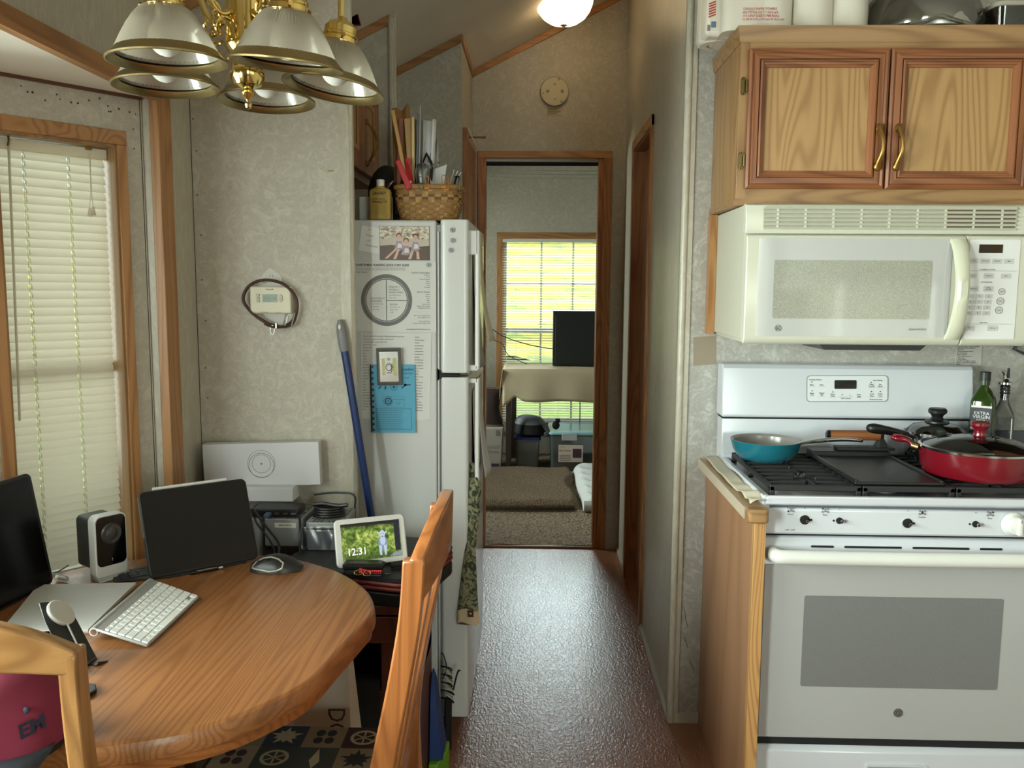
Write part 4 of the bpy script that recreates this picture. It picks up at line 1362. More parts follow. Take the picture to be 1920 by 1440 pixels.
# grates and burners
iron = mat('cast_iron', (30, 30, 31), 0.55)
def bar(mb, x0, x1, y0, y1, z0, z1):
    mb.m(iron).box(x0, x1, y0, y1, z0, z1)
GW = (SX1 - SX0 - 0.05) / 3
GZ = 0.952
def grate(i):
    a = SX0 + 0.022 + i * (GW + 0.003)
    b_ = a + GW
    y0, y1 = SF + 0.018, 2.628
    mb = MB()
    for x in (a, b_ - 0.012):
        bar(mb, x, x + 0.012, y0, y1, GZ - 0.016, GZ - 0.004)
    for y in (y0, y1 - 0.012):
        bar(mb, a, b_, y, y + 0.012, GZ - 0.018, GZ - 0.002)
    for x in (a, b_ - 0.014):
        for y in (y0, (y0 + y1) / 2, y1 - 0.014):
            bar(mb, x, x + 0.014, y, y + 0.014, 0.9185, GZ - 0.006)
    n = 9
    for k in range(1, n):
        y = y0 + (y1 - y0) * k / n
        if i == 1:
            bar(mb, a, b_, y - 0.004, y + 0.004, GZ - 0.012, GZ - 0.003)
        else:
            m_ = (a + b_) / 2
            gap = 0.028 if k in (2, 7) else (0.012 if k in (1, 3, 6, 8) else 0.0)
            for x0, x1, s_ in ((a + 0.004, m_ - gap, 1), (m_ + gap, b_ - 0.004, -1)):
                mb.m(iron).loft([[(x, y - 0.0045, GZ - 0.016 + h), (x, y + 0.0045, GZ - 0.016 + h), (x, y + 0.0035, GZ - 0.003 + h), (x, y - 0.0035, GZ - 0.003 + h)] for x, h in ((x0, 0 if s_ > 0 else 0.003), ((x0 + x1) / 2, 0.003), (x1, 0.003 if s_ > 0 else 0))])
    if i != 1:
        m_ = (a + b_) / 2
        for yc in (y0 + (y1 - y0) * 0.25, y0 + (y1 - y0) * 0.75):
            for s_ in (-1, 1):
                bar(mb, m_ - 0.004, m_ + 0.004, yc + s_ * 0.035, yc + s_ * 0.10, GZ - 0.012, GZ)
    part(st, 'grate', mb, iron, bevel=0.0025)
for i in range(3):
    grate(i)
alum = mat('burner_aluminium', (150, 148, 140), 0.45, 0.8)
for i, (x, y, r_) in enumerate((((SX0 + 0.022 + GW / 2), SF + 0.125, 0.044), ((SX0 + 0.022 + GW / 2), 2.52, 0.038), ((SX0 + SX1) / 2 - 0.03, SF + 0.11, 0.036), ((SX1 - 0.022 - GW / 2), SF + 0.125, 0.044), ((SX1 - 0.022 - GW / 2), 2.52, 0.038))):
    mb = MB().m(alum).lathe([(r_ * 1.05, 0.9182), (r_, 0.926), (r_ * 0.97, 0.932)], (x, y, 0), 32)
    bn = part(st, 'burner', mb)
    mb = MB().m(iron).lathe([(r_ * 1.04, 0.932), (r_ * 1.04, 0.936), (r_ * 0.9, 0.939), (0, 0.939)], (x, y, 0), 32)
    for k in range(26):
        a = 2 * pi * k / 26
        mb.tube([(x + r_ * 1.005 * cos(a), y + r_ * 1.005 * sin(a), 0.932), (x + r_ * 1.03 * cos(a), y + r_ * 1.03 * sin(a), 0.926)], 0.0009, 4)
    part(bn, 'burner_cap', mb)

# ---- griddle across the middle grate
gr = thing('griddle', 'flat black cast iron griddle plate lying on the middle grate', 'griddle', (0.97, 2.42, GZ - 0.001))
ga, gb = 0.826, 1.058
grm = mat('griddle_black', (26, 26, 27), 0.38)
mb = MB().m(grm).box(ga + 0.002, gb - 0.002, SF + 0.024, 2.60, GZ - 0.0005, GZ + 0.008)
mb.box(ga + 0.002, ga + 0.012, SF + 0.024, 2.60, GZ + 0.006, GZ + 0.013).box(gb - 0.012, gb - 0.002, SF + 0.024, 2.60, GZ + 0.006, GZ + 0.013).box(ga + 0.002, gb - 0.002, 2.535, 2.60, GZ + 0.006, GZ + 0.022)
part(gr, 'plate', mb, bevel=0.003)

# ---- press with wooden handle standing at the back
pr_ = thing('grill_press', 'black grill press with round brown wooden handle at the back of the griddle', 'press', (0.99, 2.565, GZ + 0.02))
pxa, pxb, pzz = 0.875, 1.044, 1.018
mb = MB().m(iron).box(pxa + 0.03, pxb + 0.03, 2.545, 2.59, GZ + 0.0225, GZ + 0.032)
mb.box(pxb - 0.012, pxb + 0.002, 2.56, 2.575, GZ + 0.03, pzz + 0.004)
mb.loft([[(pxb - 0.02, 2.55, GZ + 0.0315), (pxb + 0.014, 2.55, GZ + 0.0315), (pxb + 0.014, 2.59, GZ + 0.0315), (pxb - 0.02, 2.59, GZ + 0.0315)], [(pxb - 0.01, 2.56, GZ + 0.06), (pxb, 2.56, GZ + 0.06), (pxb, 2.578, GZ + 0.06), (pxb - 0.01, 2.578, GZ + 0.06)]])
part(pr_, 'base', mb, bevel=0.002)
mb = MB().m(wood('press_handle_wood', (150, 92, 52), (104, 58, 30), 'X', 6, 8, rough=0.45)).tube([(pxa + 0.008, 2.567, pzz), (pxb - 0.012, 2.567, pzz)], 0.0155, 20)
hd = part(pr_, 'handle', mb, label='brown wooden handle')
mb = MB().m(black_gloss).tube([(pxa, 2.567, pzz), (pxa + 0.004, 2.567, pzz), (pxa + 0.009, 2.567, pzz)], [0.010, 0.0155, 0.0155], 20)
part(hd, 'end_cap', mb)

# ---- turquoise frying pan
pan = thing('frying_pan', 'small turquoise frying pan with grey interior and steel handle', 'pan', (0.675, 2.50, GZ + 0.001))
pc = (0.676, 2.50)
rim = 1.015
teal = mat('turquoise_enamel', (22, 96, 112), 0.25, coat=0.3)
bz = GZ + 0.0015
mb = MB().m(teal).shell([(0.0, bz), (0.056, bz), (0.070, bz + 0.004), (0.084, bz + 0.016), (0.094, bz + 0.034), (0.1015, rim)], (pc[0], pc[1], 0), 48)
part(pan, 'body', mb)
mb = MB().m(mat('ceramic_grey', (136, 132, 128), 0.22)).shell([(0.1015, rim), (0.0985, rim), (0.091, rim - 0.006), (0.088, bz + 0.03), (0.075, bz + 0.014), (0.055, bz + 0.006), (0.0, bz + 0.005)], (pc[0], pc[1], 0), 48)
part(pan, 'interior', mb, label='grey ceramic interior')
hpts = [(0.75, 2.47, 0.992), (0.764, 2.46, 1.01), (0.79, 2.445, 1.019), (0.822, 2.43, 1.026), (0.871, 2.42, 1.031), (0.905, 2.41, 1.031), (0.919, 2.4, 1.03)]
mb = MB().m(chrome).tube(spline(hpts, 5), [0.006 + 0.006 * sin(pi * i / 32) for i in range(31)], 12, flat=0.55)
part(pan, 'handle', mb, label='polished steel handle')

# ---- saucepan with glass lid behind
sp = thing('saucepan', 'stainless saucepan with black knob on its glass lid at the back burner', 'saucepan', (1.195, 2.525, GZ + 0.001))
sc = (1.199, 2.562)
srz = 1.047 - 0.011
mb = MB().m(chrome).shell([(0.0, GZ + 0.002), (0.080, GZ + 0.002), (0.085, GZ + 0.01), (0.085, srz - 0.012), (0.089, srz - 0.010), (0.089, srz - 0.006), (0.084, srz - 0.006)], (sc[0], sc[1], 0), 48)
part(sp, 'body', mb)
lz = srz - 0.004
mb = MB().m(thin_glass('lid_glass', (196, 206, 206), 0.5)).shell([(0.085, lz), (0.079, lz + 0.008), (0.066, lz + 0.020), (0.036, lz + 0.028), (0.0, lz + 0.031)], (sc[0], sc[1], 0), 48)
ld = part(sp, 'lid', mb)
mb = MB().m(chrome).shell([(0.083, lz - 0.004), (0.090, lz - 0.003), (0.090, lz + 0.003), (0.084, lz + 0.003)], (sc[0], sc[1], 0), 48)
part(ld, 'rim', mb)
mb = MB().m(black_plastic).lathe([(0.034, lz + 0.029), (0.033, lz + 0.034), (0.020, lz + 0.038), (0.015, lz + 0.045), (0.018, lz + 0.052), (0.0255, lz + 0.058), (0.0265, lz + 0.066), (0.022, lz + 0.072), (0, lz + 0.073)], (sc[0], sc[1], 0), 28)
part(ld, 'knob', mb)
hp = [(1.085, 2.5, 1.035), (1.051, 2.475, 1.042), (1.018, 2.46, 1.05), (0.987, 2.45, 1.056), (0.963, 2.445, 1.06), (0.948, 2.44, 1.06)]
mb = MB().m(black_plastic).tube(spline(hp, 6), [0.009, 0.010, 0.011, 0.012, 0.0125, 0.0135, 0.0125, 0.0140, 0.0130, 0.0145, 0.0135, 0.0150, 0.0140, 0.0155, 0.0145, 0.016, 0.015, 0.0165, 0.0165, 0.017, 0.017, 0.0172, 0.0172, 0.017, 0.0165, 0.016, 0.0155, 0.014, 0.012, 0.009, 0.003], 14, flat=0.85)
h_ = part(sp, 'handle', mb, label='black ribbed handle')
mb = MB().m(chrome).tube([(1.082, 2.5, 1.035), (1.11, 2.515, 1.026)], [0.008, 0.012], 12, flat=0.6)
part(h_, 'ferrule', mb)

# ---- red saute pan with glass lid
rp = thing('saute_pan', 'wide red saute pan with glass lid and red knob on the right grate', 'pan', (1.20, 2.31, GZ + 0.001))
rc = (1.205, 2.325)
R0 = 0.147
rz = 1.041 - 0.014
redm = mat('red_enamel', (108, 14, 27), 0.22, coat=0.4)
mb = MB().m(redm).shell([(0.0, GZ + 0.002), (R0 - 0.024, GZ + 0.002), (R0 - 0.012, GZ + 0.008), (R0 - 0.003, GZ + 0.026), (R0, rz - 0.012), (R0 + 0.001, rz)], (rc[0], rc[1], 0), 64)
mb.m(black_matte).shell([(R0 + 0.001, rz), (R0 - 0.003, rz), (R0 - 0.006, GZ + 0.03), (R0 - 0.02, GZ + 0.008), (0, GZ + 0.006)], (rc[0], rc[1], 0), 64)
part(rp, 'body', mb)
mb = MB().m(thin_glass('lid_glass', (196, 206, 206), 0.5)).shell([(R0 - 0.004, rz + 0.003), (R0 - 0.012, rz + 0.008), (R0 - 0.05, rz + 0.024), (0.05, rz + 0.034), (0.0, rz + 0.037)], (rc[0], rc[1], 0), 64)
ld = part(rp, 'lid', mb)
mb = MB().m(chrome).shell([(R0 - 0.006, rz), (R0 + 0.003, rz + 0.001), (R0 + 0.004, rz + 0.007), (R0 - 0.003, rz + 0.009), (R0 - 0.008, rz + 0.007)], (rc[0], rc[1], 0), 64)
part(ld, 'rim', mb)
mb = MB().m(redm).lathe([(0.018, rz + 0.034), (0.0165, rz + 0.040), (0.0155, rz + 0.050), (0.020, rz + 0.058), (0.0245, rz + 0.064), (0.0245, rz + 0.071), (0.021, rz + 0.074), (0, rz + 0.074)], (rc[0], rc[1], 0), 28)
part(ld, 'knob', mb)
hp = [(1.057, 2.37, 1.027), (1.046, 2.38, 1.031), (1.036, 2.385, 1.039), (1.023, 2.39, 1.041), (1.01, 2.395, 1.043), (1.002, 2.4, 1.045)]
mb = MB().m(redm).tube(spline(hp, 5), [0.010] * 8 + [0.0105 + 0.004 * sin(pi * i / 17) for i in range(18)], 14, flat=0.7)
h_ = part(rp, 'handle', mb)
mb = MB().m(mat('ferrule_bronze', (150, 122, 84), 0.3, 1.0)).tube([(1.046, 2.375, 1.026), (1.061, 2.365, 1.022)], [0.0115, 0.012], 14)
part(h_, 'ferrule', mb)
lp = MB().m(redm).tube([(h_x, h_y, h_z) for h_x, h_y, h_z in ((0.999, 2.385, 1.046), (1.006, 2.38, 1.052), (1.02, 2.378, 1.051))], 0.004, 8)
part(h_, 'hanging_loop', lp)

# ---- right worktop and its bottles
wt2 = thing('worktop', 'dark grey worktop to the right of the range', 'worktop', (1.7, 2.45, 0.88))
mb = MB().m(mat('laminate_grey', (92, 96, 102), 0.35)).box(1.35, 2.095, 2.13, 2.742, 0.88, 0.915)
part(wt2, 'top', mb, bevel=0.004)
part(wt2, 'upstand', MB().m(mat('laminate_grey', (92, 96, 102), 0.35)).box(1.35, 2.095, 2.727, 2.742, 0.915, 1.01), bevel=0.002)
b2 = thing('base_cabinet', 'oak base cabinet under the grey worktop right of the range', 'cabinet', (1.72, 2.45, 0))
part(b2, 'body', MB().m(oak_v).box(1.355, 2.09, 2.17, 2.742, 0.09, 0.88).m(black_matte).box(1.355, 2.09, 2.24, 2.742, 0, 0.09))
part(b2, 'door', MB().m(red_v).box(1.37, 1.71, 2.152, 2.169, 0.12, 0.86), bevel=0.004)
part(b2, 'door', MB().m(red_v).box(1.73, 2.07, 2.152, 2.169, 0.12, 0.86), bevel=0.004)
bt = thing('oil_bottle', 'dark green olive oil bottle with navy label behind the red pan', 'bottle', (1.372, 2.60, 0.916))
ox, oy = 1.358 + 0.004, 2.62
zt = 1.209
gg = mat('green_bottle_glass', (36, 54, 14), 0.08, coat=0.4)
ROT = []
def rsq(cx, cy, h, n=6, r=0.35):
    return rrect(cx - h, cx + h, cy - h, cy + h, h * r, n)
BOM = Matrix.Translation((ox, oy, 0)) @ Matrix.Rotation(radians(-34), 4, 'Z') @ Matrix.Translation((-ox, -oy, 0))
prof = [(0.031, 0.916, 0.4), (0.033, 0.922, 0.4), (0.033, zt - 0.092, 0.4), (0.031, zt - 0.080, 0.5), (0.022, zt - 0.060, 0.8), (0.0145, zt - 0.047, 0.98), (0.0125, zt - 0.040, 0.98), (0.0125, zt - 0.02, 0.98)]
mb = MB(BOM).m(gg).loft([[(x, y, z) for x, y in rsq(ox, oy, h, 5, r)] for h, z, r in prof])
part(bt, 'body', mb)
mb = MB(BOM).m(mat('navy_label', (28, 32, 50), 0.5))
lz1, lz0 = 1.108, 1.022
mb.box(ox - 0.0275, ox + 0.0275, oy - 0.0338, oy - 0.033, lz0, lz1)
mb.m(mat('label_ivory', (214, 206, 190), 0.6)).box(ox - 0.0275, ox + 0.0275, oy - 0.0342, oy - 0.0335, lz1 - 0.006, lz1).box(ox - 0.0275, ox - 0.017, oy - 0.0342, oy - 0.0335, lz0 + 0.012, lz0 + 0.021)
lb = part(bt, 'label', mb)
mb = MB(BOM).m(mat('label_lettering', (220, 216, 204), 0.6))
mb.text('EXTRA', 0.0135, (ox + 0.001, oy - 0.0345, lz1 - 0.023), align='CENTER').text('VIRGIN', 0.0145, (ox + 0.001, oy - 0.0345, lz1 - 0.0345), align='CENTER')
mb.text('OLIVE OIL', 0.0055, (ox, oy - 0.0345, lz1 - 0.0435), align='CENTER')
part(lb, 'lettering', mb)
mb = MB(BOM).m(black_plastic).lathe([(0.0155, zt - 0.026), (0.0155, zt - 0.002), (0.014, zt), (0, zt)], (ox, oy, 0), 24)
mb.m(mat('cap_ring', (40, 52, 30), 0.3)).lathe([(0.0145, zt - 0.04), (0.0145, zt - 0.0265)], (ox, oy, 0), 24)
part(bt, 'cap', mb)
cr = thing('oil_cruet', 'clear square glass cruet with steel pour spout beside the olive oil bottle', 'bottle', (1.44, 2.62, 0.916))
ux, uy = 1.431 + 0.007, 2.645
clear = thin_glass('cruet_glass', (222, 226, 230), 0.25)
ut = 1.166
CRM = Matrix.Translation((ux, uy, 0)) @ Matrix.Rotation(radians(-27), 4, 'Z') @ Matrix.Translation((-ux, -uy, 0))
prof = [(0.029, 0.917, 0.3), (0.030, 0.924, 0.3), (0.030, ut - 0.10, 0.3), (0.027, ut - 0.085, 0.4), (0.016, ut - 0.06, 0.8), (0.0125, ut - 0.045, 0.98), (0.0125, ut - 0.01, 0.98)]
mb = MB(CRM).loft([[(x, y, z) for x, y in rsq(ux, uy, h, 5, r)] for h, z, r in prof])
part(cr, 'body', mb, clear)
mb = MB().m(black_plastic)
for k in range(3):
    mb.lathe([(0.011, ut - 0.028 + k * 0.009), (0.0145, ut - 0.026 + k * 0.009), (0.0145, ut - 0.022 + k * 0.009), (0.011, ut - 0.020 + k * 0.009)], (ux, uy, 0), 20)
mb.lathe([(0.011, ut - 0.04), (0.011, ut)], (ux, uy, 0), 16)
part(cr, 'stopper', mb)
mb = MB().m(chrome).lathe([(0.012, ut - 0.002), (0.019, ut + 0.002), (0.019, ut + 0.009), (0.010, ut + 0.013), (0.006, ut + 0.020)], (ux, uy, 0), 24)
mb.tube([(ux, uy, ut + 0.012), (ux - 0.004, uy, ut + 0.032), (ux - 0.007, uy, ut + 0.040), (ux - 0.012, uy, ut + 0.044)], [0.006, 0.005, 0.005, 0.0045], 10)
sp_ = part(cr, 'spout', mb)
part(sp_, 'flap', MB().m(black_plastic).tube([(ux + 0.007, uy, ut + 0.022), (ux + 0.006, uy, ut + 0.052)], [0.004, 0.0035], 8))

# ---- printed notice on the wall and a grey strap
nt = thing('paper_notice', 'printed paper notice stuck on the wall between range and microwave', 'notice', (1.39, 2.744, 1.20))
nx0, nx1, nz0, nz1 = 1.33, 1.41, 1.218, 1.279
mb = MB().m(mat('notice_paper', (186, 184, 178), 0.8)).box(nx0, nx1, 2.7425, 2.7440, nz0, nz1 + 0.03)
pg = part(nt, 'sheet', mb)
mb = MB().m(ink)
for i, s_ in enumerate(('IT IS NOT SAFE TO USE COOKING', 'APPLIANCES FOR COMFORT', 'HEATING.', 'Cooking appliances need air', 'for safe operation.', 'Before operation:', '1. Open overhead vent or', '   turn on fan.', '2. Open window.', 'FAILURE TO COMPLY COULD', 'RESULT IN DEATH OR SERIOUS', 'INJURY')):
    mb.text(s_, 0.0052, (nx0 + 0.002, 2.7420, nz1 - 0.002 - i * 0.0052), bold=0.01, wide=0.86)
part(pg, 'lettering', mb)
st_ = thing('appliance_cord', 'grey angular strap hanging on the wall right of the microwave', 'strap', (1.50, 2.70, 1.27))
mb = MB().m(mat('strap_grey', (66, 66, 68), 0.5)).tube([(1.537, 2.72, 1.363), (1.517, 2.72, 1.323), (1.498, 2.72, 1.271), (1.532, 2.72, 1.256)], 0.010, 8, flat=0.5)
part(st_, 'strap', mb)

# ================================================================= bay blind, chandelier, hall lamp
def add_wing(mb, t0, t1, o0, o1, z0, z1):
    return wing_box(mb, t0, t1, o0, o1, z0, z1)
vinyl_slat = translucent('cream_vinyl_slat', (216, 209, 192), 0.27, 0.4, 0.05)
cordm = translucent('blind_cord', (236, 232, 216), 0.6, 0.5, 0.02)
bl = thing('mini_blind', 'closed cream mini blind in the narrow bay window on the left', 'blind', wing(0.21, 0.055, 0.71))
mb = MB().m(mat('blind_rail', (226, 220, 196), 0.4)); wing_box(mb, 0.077, 0.35, 0.036, 0.062, 1.778, 1.804)
part(bl, 'headrail', mb, bevel=0.002)
mb = MB()
N_ = 50
for i in range(N_):
    z = 1.768 - i * 0.0212
    a = radians(62 if i < 41 else 55)
    P_ = []
    TS = (0.081, 0.1708, 0.1752, 0.2768, 0.2812, 0.349)
    for t in TS:
        for k in range(4):
            u = (k / 3 - 0.5) * 0.0255
            bow = 0.0022 * (1 - (2 * k / 3 - 1) ** 2)
            P_.append(wing(t, 0.05 + u * cos(a) - bow * sin(a), z + u * sin(a) + bow * cos(a)))
    mb.add(P_, [(j * 4 + k, j * 4 + k + 1, j * 4 + 5 + k, j * 4 + 4 + k) for k in range(3) for j in range(5) if not (k == 1 and j in (1, 3))])
part(bl, 'slats', mb, vinyl_slat)
mb = MB().m(cordm)
for t in (0.279, 0.173):
    mb.tube([wing(t + 0.004, 0.037, 1.778), wing(t + 0.004, 0.037, 0.71)], 0.0009, 5)
    for i in range(N_):
        z = 1.768 - i * 0.0212
        mb.tube([wing(t, 0.0395, z + 0.006), wing(t, 0.0375, z), wing(t - 0.0015, 0.0385, z - 0.007)], 0.0016, 5)
part(bl, 'ladder_cord', mb)
mb = MB().m(vinyl_slat); wing_box(mb, 0.079, 0.35, 0.036, 0.06, 0.703, 0.714)
part(bl, 'bottom_rail', mb)
mb = MB().m(translucent('wand_plastic', (230, 226, 212), 0.6, 0.2, 0.1)).tube([wing(0.315, 0.03, 1.786), wing(0.328, 0.028, 1.12)], 0.0032, 6)
mb.m(brass_dull).tube([wing(0.315, 0.03, 1.81), wing(0.315, 0.026, 1.796), wing(0.316, 0.03, 1.784)], 0.003, 6)
part(bl, 'wand', mb)
mb = MB().m(cordm).tube([wing(0.123, 0.03, 1.79), wing(0.126, 0.03, 1.70)], 0.0012, 5).tube([wing(0.126, 0.03, 1.79), wing(0.124, 0.03, 1.70)], 0.0012, 5)
mb.tube([wing(0.125, 0.03, 1.70), wing(0.122, 0.03, 1.655)], 0.001, 5).tube([wing(0.125, 0.03, 1.70), wing(0.131, 0.03, 1.655)], 0.001, 5)
for t, z in ((0.122, 1.655), (0.131, 1.652)):
    p = wing(t, 0.03, z)
    mb.lathe([(0.002, 0), (0.0065, -0.022), (0, -0.022)], p, 10)
mb.m(brass_dull); wing_box(mb, 0.117, 0.132, 0.032, 0.036, 1.797, 1.806)
part(bl, 'pull_cord', mb)

# ---- chandelier over the dining table
ribbed = translucent('ribbed_glass', (196, 188, 172), 0.5, 0.2, 0.16)
_rt = ribbed.node_tree
_tr = _rt.nodes.new('ShaderNodeBsdfTransparent')
_tr.inputs['Color'].default_value = srgb(226, 220, 206)
_mx = _rt.nodes.new('ShaderNodeMixShader')
_mx.inputs['Fac'].default_value = 0.34
_ou = [q for q in _rt.nodes if q.type == 'OUTPUT_MATERIAL'][0]
_rt.links.new(_ou.inputs['Surface'].links[0].from_socket, _mx.inputs[1])
_rt.links.new(_tr.outputs[0], _mx.inputs[2])
_rt.links.new(_mx.outputs[0], _ou.inputs['Surface'])
bulb_m = translucent('bulb_white', (236, 234, 228), 0.3, 0.3, 0.08)
HX, HY = -0.575, 1.722
ch = thing('chandelier', 'polished brass chandelier with five ribbed glass shades over the dining table', 'chandelier', (HX, HY, 1.78))
mb = MB().m(brass).lathe([(r_ * 1.18, 1.802 + (z_ - 1.783) * 1.07) for r_, z_ in [(0.0005, 1.783), (0.005, 1.786), (0.0065, 1.792), (0.003, 1.797), (0.004, 1.801), (0.009, 1.806), (0.0115, 1.812), (0.008, 1.817), (0.010, 1.820), (0.022, 1.826), (0.0275, 1.838), (0.0285, 1.848), (0.025, 1.853), (0.0255, 1.857), (0.024, 1.868), (0.027, 1.880), (0.0345, 1.892), (0.035, 1.897), (0.031, 1.900)]], (HX, HY, 0), 32)
part(ch, 'finial', mb)
mb = MB().m(brass).lathe([(0.037, 1.926), (0.0375, 1.95), (0.037, 2.10), (0.036, 2.11), (0.034, 2.13), (0.02, 2.15), (0.012, 2.18), (0.012, 2.40), (0.045, 2.43), (0.05, CZ(HX) - 0.002)], (HX, HY, 0), 28, ripple=0.0)
for k in range(8):
    a = 2 * pi * k / 8 + 0.2
    mb.tube([(HX + 0.0365 * cos(a), HY + 0.0365 * sin(a), 1.928), (HX + 0.0305 * cos(a), HY + 0.0305 * sin(a), 2.09)], 0.0035, 6)
part(ch, 'column', mb)
RIM = 1.854
def shade_set(az, tilt):
    a = radians(az)
    ca, sa = cos(a), sin(a)
    RA = 0.186
    def pt(r, z, off=0.0):
        return (HX + r * ca - off * sa, HY + r * sa + off * ca, z)
    m_ = MB().m(brass)
    m_.tube(spline([pt(0.025, 1.985), pt(0.06, 1.968), pt(0.085, 1.985), pt(0.105, 2.035), pt(0.135, 2.09), pt(0.165, 2.098), pt(RA, 2.06), pt(RA, 2.0), pt(RA, 1.965)], 6), 0.0062, 10)
    arm = part(ch, 'arm', m_)
    m_ = MB().m(brass)
    sp_ = [pt(0.078 + (0.026 - 0.0021 * k) * cos(k * 0.55 + 1.5), 1.962 + (0.03 - 0.0024 * k) * sin(k * 0.55 + 1.5), 0.002 * k - 0.008) for k in range(12)]
    m_.tube(spline(sp_, 3), 0.0034, 7)
    sp_ = [pt(0.062 + (0.02 - 0.0017 * k) * cos(-k * 0.55 + 2.2), 1.940 + (0.022 - 0.0018 * k) * sin(-k * 0.55 + 2.2), -0.002 * k + 0.012) for k in range(10)]
    m_.tube(spline(sp_, 3), 0.003, 7)
    part(arm, 'scroll', m_)
    # shade parts, turned together about the top of the fitter
    piv = Vector((HX + RA * ca, HY + RA * sa, RIM + 0.12))
    ax = Vector((-sa, ca, 0))
    M = Matrix.Translation(piv) @ Matrix.Rotation(radians(tilt), 4, ax) @ Matrix.Translation((0, 0, -0.12)) @ Matrix.Scale(1.035, 4)
    M2 = M @ Matrix.Translation((0, 0, -0.009))
    m_ = MB(M2).m(brass).lathe([(0.036, 0.094), (0.037, 0.098), (0.033, 0.100), (0.032, 0.108), (0.0345, 0.110), (0.0345, 0.114), (0.032, 0.116), (0.032, 0.128), (0.026, 0.136), (0.012, 0.142), (0.007, 0.150), (0.0, 0.150)], (0, 0, 0), 28)
    for k in range(3):
        b_ = 2 * pi * k / 3 + 0.9
        m_.m(brass_dull).cyl((0.031 * cos(b_), 0.031 * sin(b_), 0.105), (0.043 * cos(b_), 0.043 * sin(b_), 0.105), 0.0022, None, 8).cyl((0.042 * cos(b_), 0.042 * sin(b_), 0.105), (0.046 * cos(b_), 0.046 * sin(b_), 0.105), 0.0042, None, 8)
    part(ch, 'fitter', m_)
    m_ = MB(M)
    outer = [(0.033, 0.090), (0.040, 0.086), (0.051, 0.074), (0.062, 0.058), (0.072, 0.040), (0.080, 0.024), (0.086, 0.013)]
    v, f = [], []
    S_ = 128
    for k in range(S_):
        b_ = 2 * pi * k / S_
        for i, (r, z) in enumerate(outer):
            q = r + (0.0017 if k % 2 else -0.0012)
            v.append((q * cos(b_), q * sin(b_), z))
    n = len(outer)
    for k in range(S_):
        l = (k + 1) % S_
        for i in range(n - 1):
            f.append((k * n + i, l * n + i, l * n + i + 1, k * n + i + 1))
    m_.m(ribbed).add(v, f)
    sh_ = part(ch, 'shade', m_, smooth=80)
    m_ = MB(M).m(brass_old).shell([(0.084, 0.018), (0.0885, 0.014), (0.095, 0.006), (0.1005, 0.0015), (0.1005, -0.0015), (0.0985, -0.002), (0.088, 0.004), (0.084, 0.009)], (0, 0, 0), 64)
    part(sh_, 'rim', m_, label='tarnished brass rim')
    m_ = MB(M).m(bulb_m).ball((0, 0, 0.040), (0.03, 0.03, 0.032), 20, 14).lathe([(0.014, 0.06), (0.014, 0.095)], (0, 0, 0), 16)
    part(ch, 'bulb', m_)
for az, tl in ((96, 3), (168, 1), (240, 2), (312, 8), (24, 8.5)):
    shade_set(az, tl)

# ---- hall lamp
hl = thing('ceiling_lamp', 'lit ribbed glass dome lamp on the hall ceiling', 'lamp', (0.10, 4.2, 2.67))
lx, ly = 0.111, 4.2
lb_ = 2.679
dome = mat('lit_ribbed_glass', (250, 240, 214), 0.25, emit=(255, 226, 170), estr=1.1)
t = NT(dome)
lw = t.n('ShaderNodeTexNoise', Scale=3.0)
prof = [(0.0, 0.0), (0.03, 0.002), (0.065, 0.012), (0.098, 0.034), (0.122, 0.066), (0.134, 0.10), (0.137, 0.135), (0.13, 0.15)]
v, f = [], []
S_ = 96
for k in range(S_):
    b_ = 2 * pi * k / S_
    for i, (r, z) in enumerate(prof):
        q = r * (1.012 if k % 2 else 0.988)
        v.append((lx + q * cos(b_), ly + q * sin(b_), lb_ + z))
n = len(prof)
for k in range(S_):
    l = (k + 1) % S_
    for i in range(n - 1):
        f.append((k * n + i, l * n + i, l * n + i + 1, k * n + i + 1))
part(hl, 'dome', MB().m(translucent('lit_dome_glass', (250, 240, 216), 0.75, 0.2, 0.06)).add(v, f), smooth=70)
part(hl, 'bulb', MB().m(mat('lit_bulb', (255, 240, 210), 0.5, emit=(255, 228, 180), estr=46)).ball((lx - 0.03, ly, lb_ + 0.085), (0.02, 0.02, 0.028), 16, 12).ball((lx + 0.04, ly, lb_ + 0.085), (0.02, 0.02, 0.028), 16, 12))
part(hl, 'finial', MB().m(brass).lathe([(0.0, -0.012), (0.008, -0.010), (0.009, -0.004), (0.014, 0.0), (0.02, 0.004)], (lx, ly, lb_), 16))
mb = MB().m(brass).lathe([(0.132, 0.148), (0.14, 0.152), (0.13, 0.165), (0.08, 0.172), (0.0, 0.172)], (lx, ly, lb_), 40)
part(hl, 'base_plate', mb)
pl = bpy.data.lights.new('hall_lamp_light', 'POINT')
pl.energy, pl.color, pl.shadow_soft_size = 4.5, (1.0, 0.86, 0.66), 0.06
po = bpy.data.objects.new('hall_lamp_light', pl)
po.location = (lx, ly, lb_ + 0.08)
COL.objects.link(po)

